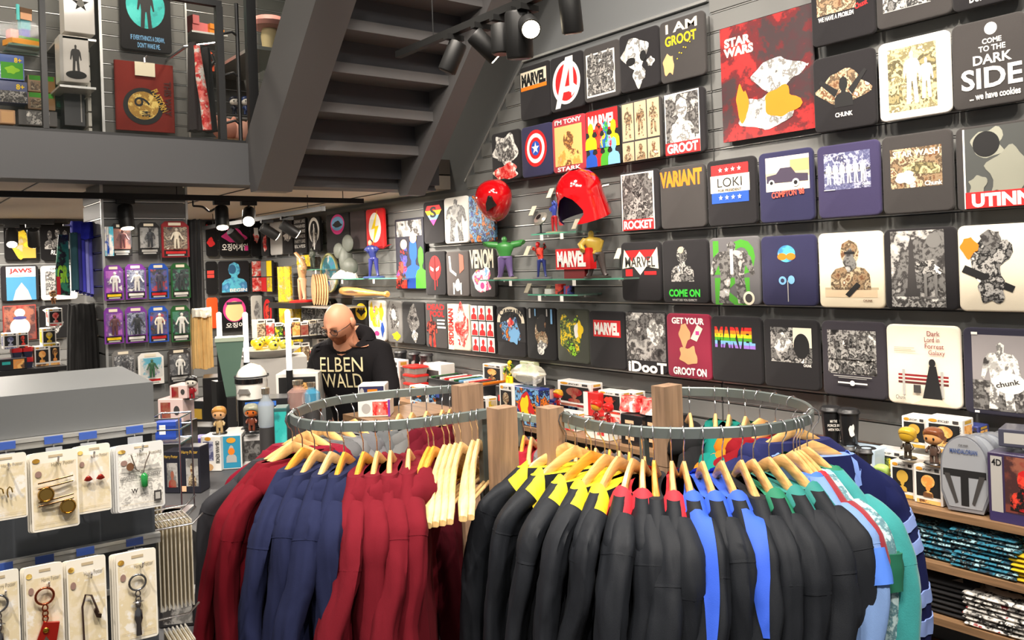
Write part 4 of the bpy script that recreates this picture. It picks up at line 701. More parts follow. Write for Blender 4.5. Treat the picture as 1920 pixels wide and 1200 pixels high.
# back row of small cartons along the wall, rising behind the front goods
cols = [('wht', 'puff', 'white-edged brown'), ('wht', 'redmix', 'white-edged red'), ('wht', 'grey3', 'white-edged grey'), ((196, 40, 40), 'redwht', 'bright red'), ('wht', 'sep', 'white-edged sepia'), ((40, 46, 100), 'blumix', 'dark blue'), ('wht', 'ora', 'white-edged orange')]
for i in range(17):
    px = 826 + i * 22; h = (.13, .17, .15, .19, .14)[i % 5]; c, a, nm = cols[(i * 3) % 7]; p = onX(px, 720, 3.455); p.z = SHZ
    if 975 < px < 1010: p.z = SHZ
    o = thing('small_carton', '%s small carton against the wall, %s from the black crate of comics' % (nm, ORD[i]), 'box', p, -math.pi / 2, 'small cartons along the wall')
    carton(o, .1 if i % 2 else .085, .07, h, WHITEC if c == 'wht' else c, [('r', .1, .1, .9, .78, a), ('r', .12, .84, .6, .94, 'chr'), ('e', .78, .89, .1, .05, BADGE)])
# ================================================================== clothes racks, hangers, garments
RZ = 1.40                                  # top of the rails
def c2r(x, z): return (math.cos(HEAD) * x + math.sin(HEAD) * z, -math.sin(HEAD) * x + math.cos(HEAD) * z)   # metres right / ahead of the lens -> room X, Y
def project(p):
    d = Vector(p) - ORG; z = d.dot(FWD); x = d.dot(RGT) / z * FPX; y = -d.z / z * FPX; c, s = math.cos(ROLL), math.sin(ROLL)
    return (PX0 + x * c + y * s, PY0 - x * s + y * c)
def spline(pts, k=8):
    P = [Vector(p) for p in pts]; P = [P[0] * 2 - P[1]] + P + [P[-1] * 2 - P[-2]]; out = []
    for i in range(1, len(P) - 2):
        for j in range(k):
            t = j / k; a, b, c, d = P[i - 1:i + 3]
            out.append(0.5 * ((2 * b) + (-a + c) * t + (2 * a - 5 * b + 4 * c - d) * t * t + (-a + 3 * b - 3 * c + d) * t ** 3))
    return out + [P[-2]]
RINGL = spline([(1.82, 2.69), (1.61, 2.765), (1.49, 2.79), (1.36, 2.79), (1.22, 2.715), (1.12, 2.60), (1.095, 2.47), (1.13, 2.35), (1.21, 2.265), (1.30, 2.21), (1.42, 2.175), (1.58, 2.16)])
RINGR = spline([(2.29, 2.00), (2.36, 1.88), (2.38, 1.76), (2.365, 1.65), (2.32, 1.54), (2.24, 1.45), (2.14, 1.39), (2.02, 1.375), (1.89, 1.40), (1.78, 1.48), (1.70, 1.58), (1.665, 1.70), (1.67, 1.82), (1.70, 1.96)])
def band(path, z1, h=0.030, t=0.011):
    mb = MB(); rings = []
    for i, p in enumerate(path):
        d = (path[min(i + 1, len(path) - 1)] - path[max(i - 1, 0)]).normalized(); n = Vector((d.y, -d.x)) * (t / 2)
        rings.append([(p.x + n.x, p.y + n.y, z1 - h), (p.x + n.x, p.y + n.y, z1 - 0.003), (p.x + n.x * .5, p.y + n.y * .5, z1), (p.x - n.x * .5, p.y - n.y * .5, z1), (p.x - n.x, p.y - n.y, z1 - 0.003), (p.x - n.x, p.y - n.y, z1 - h)])
    return mb.loft(rings)
RAILM = mat((122, 132, 130), 0.4, 0.55, 0.1, 6, 0.03, 40); OAK = woodmat((164, 134, 108), 0.8, 0.55, 0.05, 2); HWOOD = [woodmat((238, 186, 116), 1.0, 0.35, 0.4, 0), woodmat((246, 206, 140), 1.0, 0.35, 0.4, 0), woodmat((236, 164, 60), 1.0, 0.25, 0.6, 0)]
STEEL = mat((215, 215, 218), 0.22, 1.0, 0.04)
def rack(name, label, path, posts):
    o = thing(name, label, 'clothes rack')
    band(path, RZ).build('rail', RAILM, o, 40)
    for (x, y, sx, sy, bx, by) in posts:
        for z0, z1 in ((0.0, 0.38), (0.383, 0.78), (0.783, 1.14), (1.143, RZ + 0.015)):
            MB().box(x - sx, y - sy, z0, x + sx, y + sy, z1).build('post_block', OAK, o)
        MB().box(bx - 0.012, by - 0.012, 0.0, bx + 0.012, by + 0.012, RZ - 0.004).build('steel_upright', RAILM, o)
    a, b = posts[0], posts[1]
    MB().tube([(a[4], a[5], 0.03), (b[4], b[5], 0.03)], 0.02, 8).build('foot_bar', RAILM, o)
    return o
fl = onZ(941, 772, RZ); bl = onZ(876, 728, RZ); fr = onZ(1031, 772, RZ); brr = onZ(1250, 730, RZ)
rack('half_round_clothes_rack', 'grey half-round clothes rack with oak posts holding hoodies and bare hangers', RINGL, [(fl.x, fl.y, 0.036, 0.03, 1.575, 2.185), (bl.x, bl.y, 0.05, 0.03, 1.80, 2.665)])
rack('half_round_clothes_rack', 'grey half-round clothes rack with oak posts holding black robes', RINGR, [(fr.x, fr.y, 0.03, 0.03, 1.715, 1.985), (brr.x, brr.y, 0.045, 0.03, 2.27, 2.04)])

HL, HD = 0.235, 0.165                      # half length and drop of a hanger
def arm(x): u = min(1.15, abs(x) / HL); return -HD * (0.45 * u + 0.55 * u ** 1.7)
def hanger_proto(wood, bar=True):
    o = thing('wooden_hanger', 'x', 'hanger')
    pts = [(0, 0, -0.01), (0, 0, .028), (.004, 0, .038), (.015, 0, .05), (.021, 0, .066), (.017, 0, .083), (.004, 0, .093), (-.010, 0, .090), (-.019, 0, .076), (-.019, 0, .064)]
    MB().tube(pts, 0.0019, 6).build('hook', STEEL, o, 60)
    mb = MB(); rings = []; n = 15
    for i in range(n):
        x = -HL + 2 * HL * i / (n - 1); u = abs(x) / HL; zt = arm(x) ; hh = 0.034 - 0.010 * u; ty = 0.0065 + 0.011 * u ** 1.5; yo = 0.028 * u * u
        if i in (0, n - 1): hh *= 0.7; ty *= 0.7
        rings.append([(x, yo + ty * a, zt - hh * b) for a, b in ((-1, .2), (-.6, 0), (.6, 0), (1, .2), (1, .8), (.6, 1), (-.6, 1), (-1, .8))])
    mb.loft(rings).build('shoulder', wood, o, 40)
    if bar: MB().tube([(-0.19, 0.02, -0.142), (0.19, 0.02, -0.142)], 0.006, 8).build('trouser_bar', wood, o, 60)
    return o
HP = [hanger_proto(m) for m in HWOOD]; HUSED = [False] * 3
def place_hanger(kind, x, y, rz, label, group, ztop=RZ):
    p = (x, y, ztop - 0.0895)
    if not HUSED[kind]:
        HUSED[kind] = True; o = HP[kind]; o.location = p; o.rotation_euler = (0, 0, rz); o['label'] = label; o['group'] = group; return o
    return dup(HP[kind], p, rz, label, group)
def ridge(*v): return 1 - 2 * abs(noise.noise(v))
def inv_arm(zz):
    lo_, hi = 0.0, HL * 1.1
    for _ in range(22):
        m_ = (lo_ + hi) / 2
        if -arm(m_) < zz: lo_ = m_
        else: hi = m_
    return lo_
def garment_body(seed, thick, length, neck=0.11):
    rings = []; N = 48; L = 30; z0 = -arm(neck) - 0.022
    for i in range(L):
        t = i / (L - 1); zz = z0 + (length - z0) * t ** 1.5
        hx = min(inv_arm(zz + 0.022), 0.243) + 0.03 * max(0, zz - 0.16)
        hy = thick * (0.75 + 0.25 * min(1, (zz - z0) / 0.09)) * (1 + 0.4 * max(0, zz - 0.12)); ring = []
        k = min(1, max(0, zz - z0) / 0.2)
        for j in range(N):
            a = 2 * math.pi * j / N; ca, sa = math.cos(a), math.sin(a)
            px = hx * math.copysign(abs(ca) ** 0.8, ca); py = hy * math.copysign(abs(sa) ** 0.8, sa)
            f = noise.noise((px * 16 + seed * 3, sa + seed, zz * 1.6)) * 0.016 * k + ridge(px * 9 + zz * 3 + seed, sa * 1.5, zz * 3.1) * 0.007 * k
            ring.append((px + ca * f * 0.4, py + sa * f + 0.026 * (px / 0.235) ** 2 * max(0, 1 - zz / .3), -zz))
        rings.append(ring)
    mb = MB().loft(rings, 0, False); n = len(rings)
    mb.f.append(tuple((n - 1) * N + j for j in range(N))); mb.m.append(0)
    return mb, rings[0]
def sleeve_rings(seed, side, length, ry=0.042, rn=0.036, grow=0.0, t0=0.0, t1=1.0, n=30, N=26, sway=0.0):
    y0 = 0.026; jx = 0.022 * math.sin(seed * 7.1); ctrl = [(0.165, y0, arm(.165) - 0.016), (0.205, y0, arm(.205) - 0.014), (0.240, y0, arm(.235) - 0.040), (0.262 + jx * .6, y0 * .8, -0.30), (0.272 + jx, sway * .4, -0.42), (0.285 + jx, sway * .8 + .01 * math.sin(seed * 2), -0.56), (0.285, sway, -0.16 - length)]
    path = spline(ctrl, 10); out = []
    for i in range(n):
        t = t0 + (t1 - t0) * i / (n - 1); f = t * (len(path) - 1); k = min(int(f), len(path) - 2); p = path[k].lerp(path[k + 1], f - k); d = (path[k + 1] - path[k]).normalized()
        nn = Vector((0, 1, 0)).cross(d).normalized() * -1; s_ = (0.72 + 0.28 * min(1, t / 0.28)) * (1 - 0.10 * t); ring = []
        if t < 0.36 + .07 * math.sin((seed - side * .3) * 3.7): s_ *= 1.06                                   # dropped shoulder ends in a seam step
        for j in range(N):
            a = 2 * math.pi * j / N; ca, sa = math.cos(a), math.sin(a); kk = min(1, t / 0.25)
            w_ = 1 + 0.26 * kk * noise.noise((ca * 1.5 + seed * 2, sa * 1.5 + seed, p.z * 1.8)) + 0.20 * kk * ridge(ca * 1.6 + seed, sa * 1.6 + p.z * 3, p.z * 5 + a * .4) + 0.09 * kk * noise.noise((ca * 4, sa * 4 + seed, p.z * 22))
            q = p + nn * ((rn * s_ * w_ + grow) * ca + SLANT[0] * kk * ry * s_ * sa) + Vector((0, 1, 0)) * ((ry * s_ * w_ + grow) * sa)
            ring.append((side * q.x, q.y, q.z))
        out.append(ring if side > 0 else ring[::-1])
    return out
SLANT = [0.55]
def hood(seed, neck, g=1.0):
    rings = []; n = 34; N = 14
    for i in range(n):
        a = 2 * math.pi * i / n; ca, sa = math.cos(a), math.sin(a); back = 0.5 + 0.5 * sa
        x = (neck + 0.012) * ca; c = Vector((x, 0.040 * sa + 0.012, arm(neck) - 0.008 - 0.018 * max(0, ca) - 0.028 * (1 - abs(ca)) * (1.2 - .5 * back)))
        r1, r2 = g * (0.013 + 0.013 * back), g * (0.018 + 0.022 * back); o = Vector((ca, sa * 1.2, 0)).normalized(); ring = []
        for j in range(N):
            b = 2 * math.pi * j / N; w_ = 1 + 0.55 * noise.noise((ca * 1.7 + seed, sa * 1.7, math.cos(b))) + .28 * ridge(ca * 2.4 + seed, sa * 2.4, math.sin(b) * 1.2)
            ring.append(tuple(c + o * (r1 * math.cos(b) * w_ + 0.014 * (1 - math.sin(b)) * (.4 + back)) + Vector((0, 0, 1)) * (r2 * math.sin(b) * w_)))
        rings.append(ring)
    rings.append(rings[0])
    return MB().loft(rings, cap=False)
def lining(s, x0, x1, thick):
    """bright lining showing at the neck opening, over one shoulder"""
    rings = []
    for i in range(9):
        u = i / 8; x = x0 + (x1 - x0) * u; z = arm(x) + 0.006; hy = thick * (0.75 + 0.3 * u) + 0.006; yo = 0.026 * (x / .235) ** 2
        rings.append([(s * (x - 0.030 * (1 - math.cos(a)) * (1 if u > .5 else -.2)), hy * math.sin(a) + yo, z + 0.012 * math.cos(a) - 0.10 * (1 - math.cos(a)) * (0.5 + .5 * u)) for a in (-1.5, -1.1, -.7, -.35, 0, .35, .7, 1.1, 1.5)])
    return MB().loft(rings if s > 0 else [r_[::-1] for r_ in rings], 0, False, False)
from mathutils.bvhtree import BVHTree
def strip(seed, length, parts, y=0.022, wd=0.05):
    """turned-out lapel laid onto the cloth, from the collar over the shoulder and down the sleeve"""
    vs, fs = [], []
    for me in parts:
        k = len(vs); vs += [v.co.copy() for v in me.vertices]; fs += [tuple(k + i for i in p.vertices) for p in me.polygons]
    bv = BVHTree.FromPolygons(vs, fs); rings = []
    for i in range(26):
        t = i / 25
        if t < .35: x = .165 + .075 * t / .35; z = arm(x); d = Vector((.25, 0, 1)).normalized()
        else: u = (t - .35) / .65; x = .24; z = arm(.24) - .01 - length * u; k = min(1, u * 5); d = Vector((.25 + .75 * k, 0, 1 - .95 * k)).normalized()
        w_ = wd * (1 - 0.72 * t ** 1.5); ring = []
        for q in (-.5, -.25, 0, .25, .5):
            yy = y - .010 * t + 0.005 * math.sin(t * 5 + seed) + q * w_; c = Vector((x, yy, z)); h, n, _, _ = bv.ray_cast(c + d * .3, -d)
            ring.append((h if h else c + d * .03) + d * .004)
        rings.append([tuple(v) for v in ring])
    return MB().loft(rings, 0, False, False)
GN = [0]
_CM = {}
def clothmat(col, rough, sp):
    key = (tuple(col), rough)
    if key in _CM: return _CM[key]
    m = bpy.data.materials.new('cloth'); m.use_nodes = True; nt = m.node_tree; b = nt.nodes['Principled BSDF']; b.inputs['Roughness'].default_value = rough; b.inputs['Specular IOR Level'].default_value = sp
    tc = nt.nodes.new('ShaderNodeTexCoord'); mp = nt.nodes.new('ShaderNodeMapping'); mp.inputs['Scale'].default_value = (1, 1, .38); mp.inputs['Rotation'].default_value = (.25, .2, 0)
    n1 = nt.nodes.new('ShaderNodeTexNoise'); n1.inputs['Scale'].default_value = 9; n1.inputs['Detail'].default_value = 2; n1.inputs['Distortion'].default_value = 0.8
    n2 = nt.nodes.new('ShaderNodeTexNoise'); n2.inputs['Scale'].default_value = 700
    oi = nt.nodes.new('ShaderNodeObjectInfo'); ad = nt.nodes.new('ShaderNodeVectorMath'); ml = nt.nodes.new('ShaderNodeMath'); ml.operation = 'MULTIPLY'; ml.inputs[1].default_value = 19
    nt.links.new(oi.outputs['Random'], ml.inputs[0]); nt.links.new(tc.outputs['Object'], ad.inputs[0]); nt.links.new(ml.outputs[0], ad.inputs[1]); nt.links.new(ad.outputs[0], mp.inputs[0]); nt.links.new(mp.outputs[0], n1.inputs['Vector']); nt.links.new(tc.outputs['Object'], n2.inputs['Vector'])
    b1 = nt.nodes.new('ShaderNodeBump'); b1.inputs['Strength'].default_value = .3; b1.inputs['Distance'].default_value = .03; b2 = nt.nodes.new('ShaderNodeBump'); b2.inputs['Strength'].default_value = .25; b2.inputs['Distance'].default_value = .003
    nt.links.new(n1.outputs['Fac'], b1.inputs['Height']); nt.links.new(n2.outputs['Fac'], b2.inputs['Height']); nt.links.new(b1.outputs[0], b2.inputs['Normal']); nt.links.new(b2.outputs[0], b.inputs['Normal'])
    mx = nt.nodes.new('ShaderNodeMix'); mx.data_type = 'RGBA'; c = rgba(col); mx.inputs[6].default_value = tuple(v * .9 for v in c[:3]) + (1,); mx.inputs[7].default_value = tuple(v * 1.1 for v in c[:3]) + (1,)
    nt.links.new(n2.outputs['Fac'], mx.inputs[0]); nt.links.new(mx.outputs[2], b.inputs['Base Color']); _CM[key] = m
    return m
def garment(kind, col, x, y, rz, label, group, lin_col=None, ztop=RZ, thick=0.045, length=0.72, cuff=None, extra=None, fine=True):
    GN[0] += 1; seed = GN[0] * 1.37
    o = thing(dict(hoodie='hanging_hoodie', robe='hanging_robe', pyjama='hanging_shirt', velvet='hanging_robe')[kind], label, 'robe' if kind in ('robe', 'velvet') else ('hoodie' if kind == 'hoodie' else 'shirt'), (x, y, ztop - 0.0895 + 0.002), rz, group)
    if kind == 'velvet': m = mat(col, 0.8, 0, 0.3, 14, 0.2, 300, sheen=0.3)
    elif isinstance(col, str) and col in ART: m = artmat(col, 0.8)
    elif kind == 'robe': m = clothmat(col, 0.7, 0.35)
    else: m = clothmat(col, 0.92, 0.15)
    neck = 0.125 if kind == 'hoodie' else (0.15 if kind == 'robe' else 0.12)
    mb, top = garment_body(seed, thick, length, neck); mb.build('body', m, o, 75)
    lm = mat(lin_col, 0.7, 0, 0.1, 8, 0.15, 500) if lin_col else None
    cx = [sum(p[k] for p in top) / len(top) for k in range(3)]
    MB().loft([[(q[0], q[1], q[2]) for q in top], [(q[0] * .9, q[1] * .9, q[2] - 0.03) for q in top], [(q[0] * .5, q[1] * .5, q[2] - .09) for q in top]], 0, True).build('neck_opening', lm or m, o, 60)
    sw = 0.045 * math.sin(seed * 1.9)
    for s_ in (1, -1):
        ln = length - 0.14; sl = MB().loft(sleeve_rings(seed + s_ * .3, s_, ln, sway=sw)).build('sleeve', m, o, 75)
        if s_ > 0: MB().loft(sleeve_rings(seed + s_ * .3, s_, ln, sway=sw, grow=.0012, t0=.36 + .07 * math.sin(seed * 3.7), t1=.37 + .07 * math.sin(seed * 3.7), n=4), 0, False).build('shoulder_seam', m, sl, 75)
        if cuff and s_ > 0:
            for t0, t1, cc, gr in cuff:
                MB().loft(sleeve_rings(seed + s_ * .3, s_, ln, sway=sw, grow=gr, t0=t0, t1=t1, n=8)).build('sleeve_stripe', mat(cc, .85), sl, 75)
    if kind == 'hoodie': hood(seed, neck, 1.05 if col == REDH else 0.9).build('hood', m, o, 80)
    if lin_col and kind == 'robe':
        for s_ in (1, -1): lining(s_, 0.118, 0.182, thick).build('lining', lm, o, 70)
        if extra: strip(seed, extra, [c_.data for c_ in o.children if c_.name.split('.')[0] in ('body', 'sleeve', 'lining')]).build('lapel', lm, o, 70)
    if kind in ('pyjama', 'velvet'):
        for s_ in (1, -1): lining(s_, 0.10, 0.135, thick).build('collar', lm or m, o, 70)
    return o
def hook_at(path, px, front=True):
    best = None
    for i, p in enumerate(path):
        u, v = project((p.x, p.y, RZ)); base = (abs(u - px), i, p, v)
        d = path[min(i + 1, len(path) - 1)] - path[max(i - 1, 0)]
        # front half: nearer the lens than the path's middle depth
        z = Vector((p.x, p.y, 0)).dot(FWD); zm = sum(Vector((q.x, q.y, 0)).dot(FWD) for q in path) / len(path)
        if (z < zm + 0.03) != front: continue
        if best is None or base[0] < best[0]: best = base
    return best[2]
def aim(p, px, r=0.27, z=1.08):
    best = None
    for k in range(-100, 101):
        a = yaw(math.sin(R(k)), -math.cos(R(k))); u = project((p.x + r * math.cos(a), p.y + r * math.sin(a), z))[0]
        if best is None or abs(u - px) < best[0]: best = (abs(u - px), a)
    return best[1]
def yaw(dx, dz): X, Y = c2r(dx, dz); return math.atan2(Y, X)
CL, CR = c2r(-0.34, 2.86), c2r(0.45, 2.62)
NAVY, REDH, CRIM, MAR, CHAR = (30, 35, 64), (106, 21, 33), (102, 13, 26), (84, 12, 26), (46, 46, 50)
# ---- left rack, front: hoodies
LF = [(536, CHAR, 'charcoal hoodie at the far end of the hoodie rail', 378), (539, CRIM, 'crimson hoodie next to the charcoal one', 398), (543, CRIM, 'crimson hoodie with yellow sleeve stripes, second from the charcoal one', 415),
      (552, CRIM, 'crimson hoodie squeezed against the first navy one', 434), (566, NAVY, 'navy hoodie next to the crimson ones', 464), (588, NAVY, 'second navy hoodie from the crimson ones', 507),
      (614, NAVY, 'third navy hoodie, one before the last navy', 548), (642, NAVY, 'navy hoodie touching the first red one', 590),
      (676, REDH, 'red hoodie next to the navy ones', 630), (704, REDH, 'second red hoodie, thick folded hood', 674), (732, REDH, 'red hoodie with drooping hood in the middle of the reds', 716), (764, REDH, 'red hoodie with open hood beside the bare hangers', 754)]
for i, (px, c, lab, d) in enumerate(LF):
    p = hook_at(RINGL, px); rz = aim(p, d)
    place_hanger(2 if i in (4, 7, 8) else (1 if i == 6 else 0), p.x, p.y, rz, 'wooden hanger of the ' + lab.split(',')[0], 'hangers with hoodies')
    garment('hoodie', c, p.x, p.y, rz, lab, 'hoodies on the half-round rack', thick=0.042 if i > 7 else 0.038, cuff=[(.80, .815, 'gold', .004), (.84, .855, 'gold', .004), (.88, .895, 'gold', .004)] if i == 2 else None)
for i, px in enumerate((800, 812, 827, 842, 857, 867, 880, 890)):
    p = hook_at(RINGL, px); k = 2 if i < 2 else 1
    place_hanger(k, p.x, p.y, yaw(-.28 + .012 * i, -.96), '%s bare wooden hanger from the red hoodies' % ORD[i], 'bare hangers')
# ---- left rack, back
LBK = [(575, (120, 20, 40), 'wine red hoodie'), (604, (92, 92, 94), 'ash grey hoodie'), (634, (108, 108, 110), 'light grey hoodie'), (661, (96, 96, 100), 'mid grey hoodie'), (747, (84, 86, 88), 'slate grey hoodie'), (773, (98, 98, 98), 'faded grey hoodie'), (800, MAR, 'dark maroon hoodie with embossed ring'), (826, MAR, 'plain dark maroon hoodie'), (842, (76, 12, 24), 'deepest maroon hoodie by the oak post')]
for i, (px, c, lab) in enumerate(LBK):
    p = hook_at(RINGL, px, False); d = Vector((p.x - CL[0], p.y - CL[1] + 0.1)); rz = math.atan2(d.y, d.x) if px < 700 else yaw(.12, 1)
    place_hanger(0, p.x, p.y, rz, 'wooden hanger of the %s on the far rail' % lab, 'hangers with hoodies')
    mo = garment('hoodie', c, p.x, p.y, rz, lab + ' on the far side of the hoodie rail', 'hoodies on the far rail', thick=0.05)
    if px == 800: MB().tube([(-.18, .06 * math.cos(a) - .01, -.42 + .06 * math.sin(a)) for a in (2 * math.pi * j / 24 for j in range(25))], .004, 6).build('embossed_ring', mat((60, 10, 20), .6), mo, 60)
# ---- right rack, front: robes
BLK = (21, 25, 32)
YE, RE, BL, GR, TE = (228, 206, 30), (196, 32, 48), (48, 92, 214), (24, 120, 88), (36, 128, 122)
RF = [(1058, BLK, YE, 'robe', 'black robe with yellow lining at the post end of the rail'), (1076, BLK, YE, 'robe', 'black robe with broad yellow lining, second from the oak post'), (1106, BLK, YE, 'robe', 'black robe with yellow lining, third from the oak post'),
      (1130, BLK, YE, 'robe', 'black robe with narrow yellow lining, fourth from the oak post'), (1156, BLK, YE, 'robe', 'black robe with yellow lining next to the first red-lined one'), (1181, BLK, RE, 'robe', 'black robe with wide red lining, next to the yellow-lined ones'),
      (1208, BLK, RE, 'robe', 'black robe with red lining, middle of the three'), (1226, BLK, None, 'robe', 'black robe without visible lining between two red-lined ones'), (1256, BLK, RE, 'robe', 'black robe with red lining next to the blue-lined ones'),
      (1280, BLK, BL, 'robe', 'black robe with long trailing blue lining'), (1318, BLK, BL, 'robe', 'black robe with short blue lining, middle of the three'), (1356, BLK, BL, 'robe', 'black robe with broad blue lining, last of the three'),
      (1383, BLK, None, 'robe', 'black robe between the blue and the green lining'), (1410, BLK, GR, 'robe', 'black robe with dark green lining'), (1436, BLK, TE, 'robe', 'black robe with thin teal lining'), (1464, BLK, TE, 'robe', 'outermost black robe beside the patterned shirts')]
for i, (px, c, lc, kd, lab) in enumerate(RF):
    p = hook_at(RINGR, px); rz = aim(p, (885, 925, 970, 1015, 1065, 1130, 1195, 1227, 1262, 1312, 1365, 1415, 1452, 1502, 1552, 1600)[i])
    place_hanger(0 if i not in (2, 7) else 2, p.x, p.y, rz, 'wooden hanger of the ' + lab.split(',')[0], 'hangers with robes')
    garment(kd, c, p.x, p.y, rz, lab, 'black robes', lc, thick=0.04, extra=(0.2 if i == 9 else 0.16) if i in (9, 11) else None)
RS = [(1486, (120, 150, 200), (60, 110, 220), 'pyjama', 'plain light blue shirt with blue cuff', [(.33, .46, (80, 130, 230), .008)]), (1500, 'tealpat', (150, 190, 230), 'pyjama', 'pale blue patterned robe with green cuff', [(.36, .50, (24, 104, 78), .012)]), (1512, (40, 140, 140), GR, 'velvet', 'teal velvet robe behind the patterned one', None),
      (1493, (140, 20, 36), RE, 'velvet', 'red velvet robe showing only as a strip', None), (1531, (28, 34, 80), (120, 150, 220), 'pyjama', 'navy shirt with light blue sleeve stripes', [(.40, .45, (140, 165, 228), .004), (.50, .55, (140, 165, 228), .004), (.70, .75, (140, 165, 228), .004), (.80, .85, (140, 165, 228), .004)])]
for i, (px, c, lc, kd, lab, cf) in enumerate(RS):
    p = hook_at(RINGR, px); rz = aim(p, (1606, 1640, 1662, 1622, 1704)[i])
    place_hanger(0, p.x, p.y, rz, 'wooden hanger of the ' + lab.split(' with')[0], 'hangers with shirts')
    garment(kd, c, p.x, p.y, rz, lab, None, lc, thick=0.04, cuff=cf)
RBK = [(1291, (30, 30, 32), 'black hooded top', 'hoodie'), (1338, (20, 120, 110), 'teal green jersey nearest the black top', 'pyjama'), (1362, (22, 128, 116), 'second teal green jersey', 'pyjama'), (1392, (24, 116, 106), 'teal green jersey under the orange scarf', 'pyjama'), (1424, (206, 120, 30), 'orange knitted top', 'hoodie'), (1452, (130, 20, 30), 'dark red top', 'hoodie'), (1486, (40, 44, 90), 'deep blue top', 'hoodie')]
for i, (px, c, lab, kd) in enumerate(RBK):
    p = hook_at(RINGR, px, False); rz = yaw(.1 + .12 * i, 1) if i < 4 else math.atan2(p.y - CR[1], p.x - CR[0])
    place_hanger(0, p.x, p.y, rz, 'wooden hanger of the %s on the far rail' % lab, 'hangers on the far robe rail')
    garment(kd, c, p.x, p.y, rz, lab + ' on the far robe rail', None, thick=0.05)
# ---- low rail behind, between the two racks
lowp = [atD(x, y, d) for x, y, d in ((955, 792, 3.5), (1010, 787, 3.35), (1080, 783, 3.2), (1150, 785, 3.1), (1226, 790, 3.0))]
LOWZ = sum(p.z for p in lowp) / 5; path = spline([(p.x, p.y) for p in lowp])
lo = thing('clothes_rail', 'pale green curved rail hung with hangers between the two racks', 'clothes rack')
band(path, LOWZ, 0.03, 0.012).build('rail', mat((160, 172, 158), .45, .3), lo, 40)
for q in (path[3], path[-3]): MB().box(q.x - .012, q.y - .012, 0, q.x + .012, q.y + .012, LOWZ - .02).build('steel_upright', RAILM, lo)
for i in range(13):
    q = path[2 + int(i * (len(path) - 5) / 12)]; rz = yaw(-.2, -1)
    place_hanger(2 if i % 2 else 0, q.x, q.y, rz, '%s small hanger along the pale green rail' % ORD[i], 'hangers on the low rail', LOWZ)
    if i % 3 == 0 or i in (1, 8, 10):
        garment('hoodie', [(50, 54, 66), (150, 30, 44), (90, 84, 84), (110, 106, 108), (96, 96, 100), (44, 44, 50)][i % 6], q.x, q.y, rz, ['slate knit', 'red knit', 'x', 'brown grey hoodie', 'x', 'x', 'stone grey hoodie', 'x', 'smoke grey hoodie', 'black hoodie', 'pearl grey hoodie', 'x', 'dusty grey hoodie'][i] + ' on the pale green rail', None, ztop=LOWZ)
# ================================================================== glass shelves and display pieces on the shirt wall
GL = glass((150, 200, 180), 0.35); GE = mat((90, 170, 140), .15, 0, .05, 5, 0, 150, 0, .5)
def glass_shelf(label, xl, xr, y, depth=0.2):
    a, b = onX(xl, y, XW - depth), onX(xr, y, XW - depth); z = onX((xl + xr) / 2, y, XW - depth).z
    o = thing('glass_shelf', label, 'shelf', (XW, (a.y + b.y) / 2, z - .008), -math.pi / 2); W = abs(a.y - b.y)
    MB().box(-W / 2, -depth, 0, W / 2, -.004, .008).build('pane', GL, o)
    MB().box(-W / 2, -depth - .001, 0, W / 2, -depth, .008).build('polished_edge', GE, o)
    for s in (-1, 1): MB().box(s * W * .4 - .008, -.1, -.012, s * W * .4 + .008, -.001, -.0005).build('bracket', ALU, o)
    for s in (-.25, .2): MB().box(s * W - .014, -depth - .004, -.034, s * W + .014, -depth - .002, 0).build('price_tag', mat('wht'), o)
    return z
za = glass_shelf('small upper glass shelf between the two red helmets', 996, 1080, 436)
zb = glass_shelf('long glass shelf carrying the green statuettes', 900, 1170, 523)
zc = glass_shelf('short lowest glass shelf with small packs', 990, 1083, 552)
def onS(px, X_, z): p = onX(px, 400, X_); p.z = z; return p
figurine('large green muscular statuette with arms spread, purple trousers', onS(944, 3.42, zb), .27, (60, 130, 60), (64, 140, 66), (110, 90, 140), (170, 165, 145), R(-42), ((.44, .07), (-.46, .05)), 1.45, 0, .05)
figurine('olive gold muscular statuette leaning by the red sign', onS(1116, 3.42, zb), .265, (190, 160, 60), (190, 158, 60), (70, 62, 60), (60, 56, 50), R(-38), ((-.1, -.3), (-.3, -.2)), 1.35, -.25, .09)
figurine('slim red and blue statuette bending on the long glass shelf', onS(1012, 3.42, zb), .22, 'red', 'redmix', (40, 50, 110), (120, 120, 124), R(-50), ((.1, .16), (-.2, .06)), .75, -.2, .02, hairc='red')
figurine('blue and red statuette with round shield on the upper glass shelf', onS(1039, 3.42, za), .19, (60, 80, 160), (50, 66, 150), (170, 30, 36), (150, 150, 120), -math.pi / 2, ((.05, .2), (-.1, -.1)), .8, 0, 0, hairc=(50, 66, 150))
o = thing('round_model', 'silver and dark disc model on a stand', 'model', onS(1013, 3.42, za), -math.pi / 2)
MB().lathe([(.03, 0), (.03, .006), (.006, .01), (.006, .06)], 14).build('stand', BLACKM, o, 40)
mb = MB(); mb.lathe([(.01, -.02), (.04, -.015), (.052, 0), (.04, .014), (.01, .018)], 22, (0, 0, 0), 0, Matrix.Translation((0, 0, .095)) @ Matrix.Rotation(.9, 4, 'X')); mb.build('disc', mat((170, 165, 155), .3, .5), o, 40)
MB().lathe([(.01, .0), (.02, .003)], 14, (0, 0, 0), 0, Matrix.Translation((0, 0, .095)) @ Matrix.Rotation(.9, 4, 'X') @ Matrix.Translation((0, 0, .018))).build('lens', BLACKM, o, 40)
W, H, p = sized(1042, 1106, 466, 505, X(3.36)); p.z = onX(1074, 505, 3.36).z
o = thing('block_sign', 'red block sign with raised white capitals between the statuettes', 'sign', p, -math.pi / 2); MB().box(-W / 2, 0, 0, W / 2, .05, H).build('block', mat('red', .3), o)
